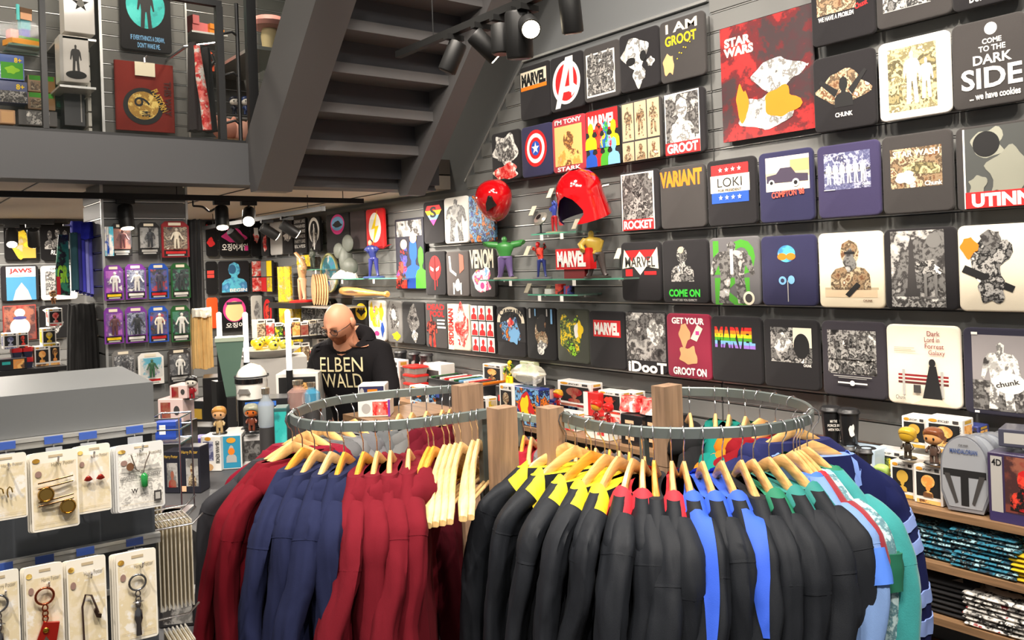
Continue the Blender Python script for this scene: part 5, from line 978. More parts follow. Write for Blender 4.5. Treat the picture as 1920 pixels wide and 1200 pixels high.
elements(o, [('t', 'MARVEL', .47, .5, .84, .78, 'wht', 0, .06)], W, H, 0, .003)
MB().box(-W * .3, .01, zb - p.z, W * .3, .04, 0).build('foot', mat((120, 20, 22)), o)
for i, (px, c, s) in enumerate(((1003, 'lgr', .035), (1026, 'wht', .03), (1046, 'redmix', .06), (1062, 'bluered', .05))):
    o = thing('small_pack', 'small %s pack on the lowest glass shelf' % ['grey', 'white', 'red', 'red and blue'][i], 'pack', onS(px, 3.42, zc), -math.pi / 2)
    MB().loft([[(x, y, z) for x, y in rrect(-.03, -.02, .03, .02, .006)] for z in (0, s * .5, s)]).build('wrap', artmat(c) if c in ART else mat(c), o, 40)
# price cards on slanted holders
for i, (px, py) in enumerate(((1035, 362), (1002, 395), (1083, 420), (992, 470), (1090, 475), (1163, 475), (993, 540), (1030, 543))):
    p = onX(px, py, XW - .03); o = thing('price_card', 'slanted white price card, %s counted from the red mask downward' % ORD[i], 'price card', p, -math.pi / 2, 'price cards on the wall')
    MB().add([(-.02, -.035, -.03), (.02, -.035, -.03), (.02, 0, .03), (-.02, 0, .03), (-.02, -.031, -.032), (.02, -.031, -.032), (.02, .004, .028), (-.02, .004, .028)], [(0, 1, 2, 3), (7, 6, 5, 4), (0, 4, 5, 1), (2, 6, 7, 3), (1, 5, 6, 2), (0, 3, 7, 4)]).build('card', mat((226, 214, 190)), o)
    MB().box(-.006, .001, -.004, .006, .029, .004).build('holder', ALU, o)
# two red helmets on wall hooks
REDG = mat((196, 10, 18), .12, 0, .05, 4, 0, 150, 0, 1.0)
p = onX(935, 415, XW - .16); o = thing('red_mask', 'glossy red egg-shaped mask with dark slit on a wall hook', 'mask', p, -1.25); o.rotation_euler = (.3, 0, -1.25)
hgt = onX(935, 335, XW - .16).z - p.z; rings = []
for i in range(15):
    t = i / 14; a = -math.pi / 2 + math.pi * t; r = math.cos(a) ** .8 * (0.62 + 0.38 * min(1, t * 1.7))
    rings.append([(.128 * max(r, .03) * math.cos(b), .125 * max(r, .03) * math.sin(b), hgt / 2 + hgt / 2 * math.sin(a)) for b in (2 * math.pi * j / 26 for j in range(26))])
MB().loft(rings).build('shell', REDG, o, 60)
mb = MB(); mb.prism([(.01, .1), (.075, .13), (.06, .19), (.045, .2), (.015, .15)], -.124, -.09); mb.build('eye_slit', mat((30, 28, 28), .3), o)
MB().tube([(0, .1, hgt * .7), (0, .158, hgt * .72)], .008, 8).build('hook', ALU, o)
p = onX(1097, 408, XW - .19); o = thing('red_helmet', 'glossy red open helmet with dark purple inside on a wall hook', 'helmet', p, -1.4); o.rotation_euler = (.3, 0, -1.4)
hgt = onX(1097, 315, XW - .19).z - p.z; rings = []; ri = []
for i in range(13):
    t = i / 12; z = hgt * t; r = .13 * (1 if t < .55 else math.sqrt(max(0, 1 - ((t - .55) / .46) ** 2)))
    gap = .75 * max(0, 1 - max(0, t - .2) / .38) ** .5 if t < .58 else 0
    if t < .2: gap = .35 + .4 * t / .2
    ring = []
    for j in range(31):
        a = -math.pi / 2 + gap + (2 * math.pi - 2 * gap) * j / 30; fl_ = 1 + .18 * max(0, .45 - t) * 2 * (1 if abs(math.cos(a)) > .4 else .4)
        ring.append((r * fl_ * math.cos(a), r * 1.12 * fl_ * math.sin(a), z))
    rings.append(ring); ri.append([(x * .93, y * .93, z_ * .985 + .001) for x, y, z_ in ring])
MB().loft(rings, 0, False, False).build('shell', REDG, o, 60); MB().loft([r[::-1] for r in ri], 0, False, False).build('inner_shell', mat((48, 30, 80), .4), o, 60)
MB().tube([(0, .12, hgt * .5), (.09, .17, hgt * .5)], .008, 8).build('hook', ALU, o)
# ---- far end of the shirt wall: display of statues under the gallery
zd = glass_shelf('glass shelf with grey statue and caped figure at the far end', 612, 745, 522, .22)
ze = glass_shelf('small high glass shelf at the far end', 562, 606, 505, .2)
o = thing('rock_sculpture', 'grey lobed sculpture on a pale jagged base at the far end', 'statue', onS(642, 3.38, zd), R(-80)); GS = mat((104, 108, 100), .5, 0, .3, 14, .3, 60)
mb = MB(); mb.ell((0, .02, .16), (.06, .06, .13)); mb.ell((.05, .02, .1), (.09, .06, .08)); mb.build('core', GS, o, 60)
for x, z, r in ((-.07, .24, .07), (.06, .3, .075)): MB().ell((x, 0, z), (r, .025, r)).build('lobe', GS, o, 60)
mb = MB(); rings = []
for z, k in ((0, 1), (.03, .9), (.06, .55), (.08, .2)): rings.append([(.16 * k * math.cos(t) * (1 + .3 * noise.noise((t * 2, z * 20, 1))), .08 * k * math.sin(t), z + .02 * noise.noise((t * 3, z, 4)) * (z > 0)) for t in (2 * math.pi * j / 24 for j in range(24))])
mb.loft(rings).build('jagged_base', mat((214, 208, 198), .5, 0, .2, 20), o, 30)
figurine('blue figure with flying red cape on the far glass shelf', onS(697, 3.40, zd), .3, 'skin', (36, 46, 110), (46, 50, 120), (60, 80, 130), R(-50), ((.1, -.1), (-.12, -.1)), .9, -.15, .03, cape='drd')
figurine('grey-green cloaked statue on the small high shelf', onS(583, 3.42, ze), .19, (110, 116, 104), (100, 106, 94), (90, 96, 84), (70, 76, 70), -math.pi / 2, ((.1, -.2), (-.1, -.2)), 1.3)
p = onX(640, 545, 3.34); q = onX(727, 552, 3.30)
o = thing('baseball_bat', 'wooden baseball bat with burnt mark held on hooks', 'bat'); d = (q - p)
MB().tube([p + d * t for t in (0, .02, .12, .35, .6, .8, .93, .95, .985, 1.0)], [.012, .03, .036, .036, .026, .017, .016, .02, .026, .02], 16).build('barrel', woodmat((222, 166, 88), 1, .35, .4, 1), o, 60)
mb = MB(); mb.flat(blobp(0, 0, .14, .012, 3), 0); lo_ = mb.build('burnt_mark', mat('brn'), o); lo_.location = p + d * .3 + Vector((-.037, 0, 0)); lo_.rotation_euler = (0, 0, math.atan2(d.y, d.x))
for t in (.3, .7): MB().tube([p + d * t + Vector((0, 0, -.04)), Vector((XW - .001, (p + d * t).y, (p + d * t).z - .04))], .006, 6).build('peg', ALU, o)
for i in range(6):
    c = onX(588 + i * 4.5, 543, 3.30 - i * 0.0); o = thing('wooden_plate', 'round wooden plate in a row, %s from the front' % ORD[5 - i], 'plate', (c.x, c.y, c.z), 0, 'wooden plates in a row')
    MB().lathe([(.02, -.004), (.13, -.006), (.14, 0), (.13, .004), (.02, .006)], 28, (0, 0, 0), 0, Matrix.Rotation(R(-107), 4, 'Z') @ Matrix.Rotation(math.pi / 2, 4, 'X')).build('disc', woodmat((226, 180, 128), 1, .5, .1, 0), o, 40)
c = onX(601, 570, 3.30); o = thing('plate_rail', 'thin metal rail holding the wooden plates', 'rail', (0, 0, 0)); MB().box(c.x - .1, c.y - .5, c.z - .03, XW, c.y + .45, c.z - .018).build('rail', ALU, o)
c = onX(618, 512, XW - .03); o = thing('oval_mirror', 'blue oval sign with pale rope edge', 'sign', c, -math.pi / 2)
MB().prism(ellp(0, 0, .16, .17, 32), 0, .025).build('panel', artmat('skyg'), o, 40); mb = MB(); mb.tube([(a, -.004, b) for a, b in ellp(0, 0, .165, .175, 32)] + [(.165, -.004, 0)], .012, 6); mb.build('rope_edge', mat((220, 215, 150)), o, 60)
figurine('cream robot statue raising one arm, white ball head', onS(562, 3.32, onX(562, 566, 3.32).z), .4, 'wht', (222, 170, 120), (230, 180, 140), 'red', -math.pi / 2, ((-.16, .3), (.2, -.1)), 1.0, .1, .04, hairc='wht')
o = thing('statue_plinth', 'dark plinth shelf under the cream robot', 'shelf', (0, 0, 0)); c = onX(562, 566, 3.32); MB().box(3.14, c.y - .3, c.z - .05, XW, c.y + .3, c.z - .001).build('slab', BLACKM, o)
# hanging yellow cloak and rows of small packs by the back corner
for i, (xl, xr, yt, yb, c, nm) in enumerate(((524, 545, 500, 612, 'yela', 'mustard yellow cloth hanging beside the robot'), (546, 562, 570, 640, 'yela', 'short yellow cloth under the robot'), (565, 607, 566, 622, 'bw', 'dense black and white fringe of packs under the plates'))):
    W, H, p = sized(xl, xr, yt, yb, X(3.38)); o = thing('hanging_cloth', nm, 'cloth', p, -math.pi / 2); n = 40
    MB().loft([[(-W / 2 + W * j / n, .012 * math.sin(j * 1.3 + k * .2) - .0, z) for j in range(n + 1)] + [(W / 2 - W * j / n, .02 + .012 * math.sin((n - j) * 1.3 + k * .2), z) for j in range(n + 1)] for k, z in enumerate((0, H * .3, H * .7, H))]).build('drape', artmat(c, .9), o, 60)
    MB().tube([(0, .01, H), (0, XW - p.x - .001, H + .02)], .006, 6).build('peg', ALU, o)
# ================================================================== slat column with figure packs, counters, back-left goods
YP = 5.42; XP0, XP1 = 1.2, 1.70
pil = thing('slat_column', 'grey slatted display column with bright corner strips', 'display column', (0, 0, 0))
MB().box(XP0 + .02, YP + .02, 0, XP1 - .02, YP + .46, ZC).build('core', SLAT, pil)
for k in range(8, 24):
    z0, z1 = k * .1 + .008, k * .1 + .094
    MB().box(XP0 + .012, YP, z0, XP1 - .012, YP + .019, z1).box(XP0 + .012, YP + .006, z0 - .008, XP1 - .012, YP + .0195, z0 - .0015, 1).build('slat', [SLAT, ALU], pil)
    MB().box(XP0, YP + .012, z0, XP0 + .019, YP + .46, z1).box(XP0 + .006, YP + .012, z0 - .008, XP0 + .0195, YP + .46, z0 - .0015, 1).build('slat', [SLAT, ALU], pil)
for x in (XP0, XP1 - .014): MB().box(x, YP - .004, .75, x + .014, YP + .011, ZC - .001).build('corner_strip', ALU, pil)
PKS = [  # xl, xr, yt, yb, back colour, art, caption colour, label
 (213, 252, 418, 480, 'ink', 'puff', 'lgr', 'dark bubble pack with armoured figure, first of the top row'), (264, 305, 416, 478, 'ink', 'grey3', 'lgr', 'dark bubble pack with black caped figure, middle of the top row'), (308, 360, 414, 482, 'drd', 'sep', 'red', 'red-backed clear pack with cream figure, end of the top row'),
 (200, 236, 497, 563, 'pur', 'purp', 'yel', 'purple pack with white coat figure, upper row'), (240, 279, 495, 561, 'pur', 'navyart', 'wht', 'violet pack with white fighter, upper row'), (284, 321, 494, 560, 'blu', 'bluered', 'red', 'blue and red pack with cloaked figure, upper row'), (326, 362, 493, 559, 'dgr', 'green1', 'wht', 'green pack with tall dark figure, upper row'),
 (200, 236, 577, 645, 'pur', 'purp', 'yel', 'purple pack with white coat figure, lower row'), (240, 281, 575, 643, 'pur', 'navyart', 'wht', 'violet pack with white fighter, lower row'), (284, 321, 574, 642, 'blu', 'bluered', 'red', 'blue and red pack with cloaked figure, lower row'), (326, 362, 573, 641, 'dgr', 'green1', 'wht', 'green pack with tall dark figure, lower row'),
 (215, 259, 657, 722, 'gry', 'bwf', 'wht', 'grey angular pack with black and white figure, bottom row'), (264, 312, 662, 722, 'wht', 'skyg', 'red', 'white card pack with green and blue picture and red title'), (320, 362, 654, 718, 'chr', 'grm', 'lgr', 'dark angular pack with white armoured figure, bottom row')]
CLR = glass((150, 156, 165), .10)
for i, (xl, xr, yt, yb, bc, art, cc, lab) in enumerate(PKS):
    W, H, p = sized(xl, xr, yt, yb, Yp(YP - .085)); o = thing('figure_pack', lab, 'figure pack', p, 0.0, 'figure packs on the column')
    q = [(-W / 2, 0), (W / 2, 0), (W / 2, H * .86), (W * .3, H), (-W * .36, H), (-W / 2, H * .9)]
    MB().prism(q, .04, .046).build('backing_card', mat(bc, .4), o)
    elements(o, [('r', .08, .22, .92, .84, art), ('r', .08, .03, .92, .2, 'ink' if bc != 'wht' else 'wht'), ('r', .14, .1, .86, .17, cc), ('r', .2, .04, .8, .08, 'lgr'), ('r', .25, .88, .7, .96, 'crm')], W, H, .04, .0006)
    fg = MB(); h = H * .56; zb_ = H * .24
    for s in (-1, 1): fg.tube([(s * h * .09, 0.018, zb_), (s * h * .07, .018, zb_ + h * .5)], [h * .05, h * .07], 8)
    fg.loft([[(a * h * math.cos(t), .018 + a * .55 * h * math.sin(t), zb_ + z * h) for t in (2 * math.pi * j / 10 for j in range(10))] for a, z in ((.11, .46), (.11, .56), (.16, .72), (.14, .8), (.05, .84))])
    for s in (-1, 1): fg.tube([(s * h * .14, .018, zb_ + .77 * h), (s * h * .22, .016, zb_ + .58 * h), (s * h * (.2 if i % 2 else .3), .01, zb_ + .44 * h)], h * .04, 8)
    fg.ell((0, .018, zb_ + .92 * h), (h * .075, h * .08, h * .09)).build('figure', mat([(90, 30, 30), 'ink', 'crm', 'wht', 'wht', (60, 50, 70), (40, 50, 46)][i % 7] if i < 11 else ['chr', 'dgr', 'wht'][i - 11], .5), o, 60)
    MB().loft([[(x, y, z) for x, z in rrect(-W * .42, H * .22, W * .42, H * .84, .012)] for y, x_, z_ in () for z in ()] or [[(x, y, z) for x, z in rrect(-W * .42 + k, H * .22 + k, W * .42 - k, H * .84 - k, .012)] for y, k in ((.0392, 0), (.004, .003), (0, .008))]).build('clear_bubble', CLR, o, 40)
    MB().tube([(0, .046, H * .95), (0, .0835, H * .95)], .004, 6).build('peg', ALU, o)
for i in range(3):
    W, H, p = sized(198 + 4 * i, 206 + 4 * i, 425, 480, Yp(YP - .02 - .02 * i)); o = thing('flat_pack', 'thin blue-white pack hanging at the column corner, %s' % ['nearest', 'middle', 'rear'][2 - i], 'pack', p, 0, 'thin packs at the column corner'); MB().box(-W / 2, 0, 0, W / 2, .012, H).build('sleeve_card', artmat('skyg'), o); MB().tube([(0, .0121, H * .9), (0, .02 + .02 * i, H * .9)], .003, 6).build('peg', ALU, o)
# long cloths hanging off the column: black robe, towels, wigs
def drape(name, label, cat, xl, xr, yt, yb, f, col, rz=0.0, n=60, amp=.016, th=.05, waves=9, taper=0.0, art=False, group=None):
    W, H, p = sized(xl, xr, yt, yb, f); o = thing(name, label, cat, p, rz, group); rings = []
    for k in range(10):
        t = k / 9; z = H * t; w_ = W / 2 * (1 - taper * t); ring = []
        for j in range(n):
            a = 2 * math.pi * j / n; f_ = 1 + .28 * math.sin(a * waves + .6 * math.sin(t * 4)) * .5 + .2 * noise.noise((math.cos(a) * 3, math.sin(a) * 3 + W * 50, t * 2))
            if k == 9: f_ *= .8
            ring.append((w_ * math.cos(a) * (.9 + .1 * f_), th * math.sin(a) * f_, z + .012 * noise.noise((a * 2, t, W * 10))))
        rings.append(ring)
    MB().loft(rings).build('cloth', artmat(col, .9) if art else mat(col, .85, 0, .25, 14, .2, 200), o, 60)
    return o, W, H
drape('hanging_robe', 'long black robe hanging at the column edge', 'robe', 358, 384, 412, 586, Yp(YP - .02), (18, 17, 18))
drape('hanging_wig', 'straw-coloured fringed bundle hanging below the black robe', 'wig', 362, 400, 588, 690, Yp(YP - .06), (206, 166, 104), 0, 70, th=.05, waves=16)
drape('wig_cap', 'white fluffy trim with orange band above the straw bundle', 'trim', 360, 396, 578, 594, Yp(YP - .07), (236, 226, 210), 0, 40, th=.055, waves=12)
drape('hanging_wig', 'black hair-like bundle hanging by the counter', 'wig', 126, 188, 570, 700, Yp(YP + .2), (20, 18, 17), 0, 70, th=.09, waves=14, taper=.2)
for i in range(7):
    drape('hanging_towel', ['blue folded towel, nearest the column', 'violet blue towel, second from the column', 'pale violet towel, third from the column', 'white and blue towel, fourth from the column', 'dark blue towel, fifth from the column', 'black blue towel, sixth from the column', 'dark green towel, last of the bunch'][i], 'towel', 176 - i * 7, 191 - i * 7, 440 - i * .5, 556 - i * 2, Yp(YP + .30 - .02 * i), [(60, 60, 180), (90, 86, 215), (120, 120, 225), (150, 150, 230), (60, 60, 180), (40, 40, 110), (30, 70, 80)][i], 0, 24, th=.02, waves=5, group='towels beside the column')
drape('hanging_towel', 'blue gathered towel head over the bunch', 'towel', 133, 178, 416, 448, Yp(YP + .25), (44, 50, 190), 0, 40, th=.06, waves=9)
W, H, p = sized(106, 132, 440, 552, Yp(YP + .34)); o = thing('hanging_towel', 'green and red beach towel with yellow letters', 'towel', p, 0.1)
MB().prism([(-W * .5, 0), (W * .5, -.01), (W * .5, H), (-W * .2, H), (-W * .5, H * .4)], 0, .012).build('cloth', artmat('green1', .9), o)
elements(o, [('t', 'GR', .5, .34, .8, .3, 'lim', 0, .05), ('r', .02, 0, .3, .3, 'red')], W, H, -.001)
rail = thing('towel_rail', 'thin steel arm carrying towels beside the column', 'rail'); MB().tube([onY(118, 422, YP + .3), onY(190, 420, YP + .3)], .007, 8).build('arm', ALU, rail)
# ---- left rear shelf with small window boxes
lt = thing('display_table', 'dark low display table in the rear', 'table', (0, 0, 0)); a, b = onY(-30, 720, 6.3), onY(200, 720, 6.3)
zt = onY(60, 690, 6.3).z
MB().box(a.x, 6.25, zt - .03, 1.15, 6.75, zt).build('tabletop', BLACKM, lt); MB().box(a.x + .05, 6.3, 0, 1.1, 6.7, zt - .03).build('cabinet', BLACKM, lt)
for i, (xl, xr, yt, yb, z_, art, lab) in enumerate(((7, 33, 622, 652, 0.13, 'navyart', 'white-edged carton with blue picture above the red tubs'), (80, 106, 616, 650, .13, 'yela', 'white window carton, middle of the rear pile'), (66, 94, 652, 690, 0, 'ora', 'white window carton, bottom of the rear pile'), (94, 114, 648, 690, 0, 'ora', 'second white window carton, bottom of the rear pile'), (92, 118, 583, 616, .26, 'redwht', 'white window carton, top of the rear pile'), (34, 54, 622, 652, .13, 'redmix', 'dark carton with red picture above the red tubs'))):
    pop_box(lab, xl, xr, yt, yb, Yp(6.35), .1, 0.0, art, z=zt + z_)
for i in range(4):
    W, H, p = sized(24 + 20 * (i % 2), 43 + 20 * (i % 2), 650, 690, Yp(6.35)); H /= 2.05
    o = thing('lunch_tub', 'dark tub with red cover on the rear table, %s' % ['lower near the picture', 'lower near the cartons', 'upper near the picture', 'upper near the cartons'][i], 'tub', (p.x, p.y, zt + (i // 2) * H), 0, 'rear red tubs')
    MB().loft([[(x, y, z) for x, y in rrect(-W / 2 + k, 0, W / 2 - k, .1, .01)] for z, k in ((0, .006), (H * .55, 0))]).build('tub', mat((30, 34, 60), .4), o, 40)
    MB().loft([[(x, y, z) for x, y in rrect(-W / 2 + k, 0, W / 2 - k, .1, .01)] for z, k in ((H * .55, -.002), (H * .9, 0), (H, .006))]).build('lid', mat((190, 20, 26), .4), o, 40)
p = onY(101, 583, 6.33); p.z = zt + .26 + .145; bobble('small brown bobble figure on the rear pile', p, .09, 'tan', 'brn', 'ora' if False else (150, 100, 60), None, 0)
box('flat dark carton with orange picture at the rear table edge', 0, 52, 690, 712, Yp(6.27), (34, 34, 40), [('r', .5, .1, .9, .9, 'ora'), ('r', .1, .5, .4, .75, 'teal')], .1, 0.0, z=zt)
# ---- middle counters
ZT = .95
tab = thing('display_counter', 'crowded display counter between the card gondola and the hoodie rack', 'counter'); A = onZ(300, 960, ZT); B = onZ(600, 800, ZT)
MB().box(.95, 2.95, ZT - .04, 1.84, 4.8, ZT - .001).build('counter_top', DARKST, tab); MB().box(1.0, 3.0, 0, 1.80, 4.75, ZT - .04).build('cabinet', DARKST, tab)
# a second, lower step in front of it
MB().box(.62, 2.62, ZT - .22, 1.3, 2.94, ZT - .18).build('step_board', DARKST, tab); MB().box(.66, 2.64, 0, 1.26, 2.93, ZT - .22).build('step_cabinet', DARKST, tab)
def onT(xl, xr, yt, yb, d):
    f = lambda a, b: atD(a, b, d); return sized(xl, xr, yt, yb, f)
CF = R(-30)
def tbox(label, xl, xr, yt, yb, col, els, D=.09, z=None, rz=CF, side=(), d=None, name='product_box'):
    d = d or (EYE - (ZT if z is None else z)) / max(1e-3, -ray((xl + xr) / 2, yb).z)
    W, H, p = onT(xl, xr, yt, yb, d); o = thing(name, label, 'box', p, rz); carton(o, W, D, H, col, els, side); return o, p, W, H
tbox('black carton with gold title and pale figure, wider of the pair', 338, 378, 838, 925, (34, 34, 44), [('r', .3, .15, .9, .75, 'grey3'), ('t', 'Harry Potter', .5, .88, .8, .09, 'gold', 0, .01), ('b', .6, .16, .4, .5, 'sep'), ('r', .06, .04, .3, .16, 'peach')], .08, rz=R(-45))
tbox('black carton with gold title, narrower of the pair', 308, 338, 846, 925, (34, 34, 44), [('r', .2, .15, .9, .72, 'grey3'), ('t', 'Harry Potter', .5, .86, .9, .09, 'gold', 0, .01), ('b', .55, .14, .5, .4, 'puff')], .08, rz=R(-45))
o, p1, W1, H1 = tbox('white window carton with vertical name beside the teal-fronted one', 378, 416, 818, 884, (236, 232, 226), [('r', .1, .3, .62, .85, 'navyart'), ('r', .7, .02, .96, .98, 'wht'), ('e', .4, .12, .2, .1, 'tan'), ('t', 'OBI-WAN KENOBI', .84, .55, 1.1, .12, 'ink', -1.5708), ('e', .36, .93, .16, .05, BADGE)], .1, rz=R(-42))
o, p2, W2, H2 = tbox('white carton with bright teal hooded figure panel', 416, 454, 815, 880, (236, 232, 226), [('r', .06, .04, .94, .96, (40, 140, 175)), ('b', .5, .2, .5, .5, 'lgr'), ('e', .5, .52, .16, .1, 'org'), ('e', .5, .84, .22, .08, BADGE)], .2, side=[(.05, .1, .45, .9, 'grm'), (.55, .1, .95, .9, 'grm')])
tbox('white carton row behind the teal-fronted carton', 455, 500, 818, 872, (230, 226, 222), [('r', .1, .15, .9, .85, 'grm')], .1)
tbox('purple-edged carton behind the gold-titled pair', 358, 382, 822, 880, (90, 80, 170), [('r', .2, .2, .9, .8, 'wht')], .1, rz=R(-42))
tbox('white carton at the counter edge with vertical letters', 376, 412, 884, 935, (236, 232, 226), [('r', .1, .2, .6, .9, 'grm'), ('t', 'OBI', .8, .7, .3, .12, 'ink', -1.5708)], .1, z=ZT - .18 + .001, rz=R(-42))
P = p2.copy(); P.z = p2.z + H2 + .001
bobble('bobble figure with blond hair and beard on a white carton', P + Vector((-.03, .06, 0)), .125, (222, 170, 120), (190, 132, 60), (190, 160, 110), 'ink', CF)
bobble('bobble figure with grey hood and orange face on a white carton', P + Vector((.1, .0, 0)), .125, (214, 110, 40), (150, 150, 130), (120, 60, 40), 'ink', CF, True)
# leaning dark books / boxes, black column with screen, tapered green bin
tbox('slanted stack of black boxed sets', 345, 392, 752, 800, (30, 29, 30), [('r', .1, .3, .8, .7, 'gold'), ('r', .1, .1, .9, .2, 'lgr')], .2, z=ZT, rz=R(-60))
tbox('black support box under the boxed sets', 330, 400, 800, 850, (40, 38, 38), [('r', .1, .2, .6, .7, 'grey3')], .14, rz=R(-50))
tbox('tall black open cabinet box with cream edge', 384, 418, 708, 800, (26, 24, 23), [('r', .86, 0, 1, 1, 'crm')], .2, rz=R(-20), z=ZT + .02)
tbox('black upright carton beside the green bin', 418, 446, 712, 800, (30, 30, 30), [('r', .7, .1, .95, .9, 'bei')], .14, rz=R(-20), z=ZT + .02)
W, H, p = onT(406, 462, 640, 745, 4.3); o = thing('tapered_bin', 'grey-green tapered box wider at the top', 'box', p, R(-20))
MB().loft([[(x * k * W, y * k * W + .05, z) for x, y in ((-.5, -.5), (.5, -.5), (.5, .5), (-.5, .5))] for z, k in ((0, .34), (H, .9))]).build('shell', mat((86, 112, 98), .5, 0, .08), o); MB().loft([[(x * W * k, y * W * k + .05, z) for x, y in ((-.5, -.5), (.5, -.5), (.5, .5), (-.5, .5))] for z, k in ((H, .94), (H + .02, .92))]).build('top_plate', mat((150, 160, 140), .5), o)
MB().box(-W * .15, -.02, ZT - p.z, W * .15, .12, .002).build('stem', BLACKM, o)
for i, (xl, xr, yt, yb, lab) in enumerate(((296, 345, 748, 792, 'pale pink window carton by the gondola'), (318, 352, 722, 748, 'white carton with red picture on the pale pink one'))):
    tbox(lab, xl, xr, yt, yb, (222, 196, 190), [('r', .1, .1, .5, .85, 'puff'), ('e', .75, .5, .12, .2, 'chr')], .1, z=ZT + .12 + .12 * i, rz=R(-45), d=3.7)
tbox('dark riser under the pale pink carton', 296, 350, 793, 908, (44, 42, 42), (), .12, rz=R(-45), d=3.72)
W, H, p = onT(345, 376, 720, 760, 3.72); p.z += 0; bobble('dark-capped bobble figure by the pink cartons', Vector((p.x, p.y, ZT + .12 + .24 + .0)), .1, (214, 208, 196), 'ink', 'drd', 'ink', CF)
# white display helmet with dark visor on dark cartons
W, H, p = onT(458, 545, 748, 800, 4.05)
o = thing('product_box', 'wide black carton with blue strip under the white helmet', 'box', p, CF); carton(o, W, .16, H, (34, 34, 38), [('r', .05, .75, .7, .92, (50, 110, 200)), ('r', .66, .2, .95, .7, 'crm')])
tbox('grey riser under the wide black carton', 455, 548, 800, 845, (70, 72, 74), (), .16, d=4.06)
hp = p + Vector((-.03, .1, H + .001)); o = thing('white_helmet', 'white glossy display helmet with dark visor band', 'helmet', hp, CF - .3)
WH = mat((238, 236, 228), .15, 0, .02, 5, 0, 150, 0, 1.0); rings = []
for i in range(14):
    t = i / 13; z = .165 * t; r = .074 * (.86 + .3 * t if t < .4 else (.98 if t < .55 else .98 * math.sqrt(max(0.001, 1 - ((t - .55) / .455) ** 2))))
    rings.append([(r * math.cos(b) * (1 + (.12 * max(0, .4 - t) if abs(math.cos(b)) > .5 else 0)), r * 1.12 * math.sin(b) - (.012 * max(0, .5 - t) * 2 if math.sin(b) < -.5 else 0), z) for b in (2 * math.pi * j / 28 for j in range(28))])
MB().loft(rings).build('shell', WH, o, 60); MB().loft([[(.077 * math.cos(b), .0865 * math.sin(b), z) for b in (math.pi * (1.12 + .76 * j / 16) for j in range(17))] for z in (.074, .098)], 0, False, False).build('visor', mat('ink', .15), o, 60)
MB().loft([[(.080 * math.cos(b), .0885 * math.sin(b), z) for b in (2 * math.pi * j / 30 for j in range(31))] for z in (.1, .108)], 0, False, False).build('brow_band', mat((70, 72, 74), .3), o, 60); MB().prism([(-.03, .03), (.03, .03), (.02, .052), (-.02, .052)], -.092, -.07).build('mouth_grille', mat('gry', .4), o)
# glass bottle and blue bottles
for i, (px, py, d, h, r, c, lab) in enumerate(((500, 800, 3.75, .17, .035, (190, 200, 205), 'clear square-shouldered glass bottle with metal cap'), (560, 765, 4.0, .13, .05, (200, 160, 150), 'rounded clear flask with pink drink'), (585, 765, 4.0, .12, .04, (90, 180, 220), 'clear flask with light blue base'))):
    p = atD(px, py, d); o = thing('glass_bottle', lab, 'bottle', p, 0); MB().lathe([(r * .9, 0), (r, .01), (r, h * .6), (r * .45, h * .75), (r * .4, h * .85)], 18).build('flask', mat(c, .08, 0, .05, 5, 0, 150, 0, .8, 0, .5), o, 40)
    MB().lathe([(r * .5, h * .85), (r * .5, h), (r * .3, h * 1.01)], 14).build('cap', mat((190, 180, 160), .25, .9), o, 40)
    MB().lathe([(r * .9, -(p.z - ZT) + .001), (r * .9, -.001)], 14).build('coaster', mat((60, 58, 58)), o, 40)
# black-fronted white cartons left of the man
tbox('white-edged black carton with orange window pictures left of the man', 520, 598, 700, 770, (230, 226, 220), [('r', .06, .04, .94, .9, 'ink'), ('r', .3, .55, .9, .75, 'ora'), ('e', .3, .3, .12, .2, 'grey3'), ('e', .7, .3, .1, .2, 'skyg')], .2, d=4.35, z=ZT + .05, rz=R(-35))
tbox('teal patterned carton behind the rail end', 518, 542, 765, 906, (50, 90, 90), [('r', .05, .05, .95, .95, 'teala')], .1, d=3.6)
tbox('dark riser under the orange-window carton', 525, 595, 770, 815, (40, 38, 38), (), .15, d=4.38)
for i, (px, yt, yb, d, lab) in enumerate(((413, 585, 668, 4.6, 'white light tube left of the green bin'), (463, 585, 690, 4.5, 'white light tube above the white helmet'), (543, 580, 705, 4.3, 'tallest white light tube nearest the man'))):
    a = atD(px, yb, d); b = atD(px, yt, d); o = thing('light_tube', lab, 'lamp', (a.x, a.y, a.z), 0); h = b.z - a.z
    MB().tube([(0, 0, .02), (0, 0, h * .97), (0, 0, h)], [.014, .014, .006], 14).build('tube', mat((250, 248, 240), .3, 0, 0, 5, 0, 150, 0, 0, 0.9), o, 60); MB().tube([(0, 0, -.14), (0, 0, .03)], .017, 14).build('grip', mat((60, 60, 62), .3, .8), o, 60)
    MB().box(-.04, -.04, ZT - a.z, .04, .04, -.13).build('stand', BLACKM, o)
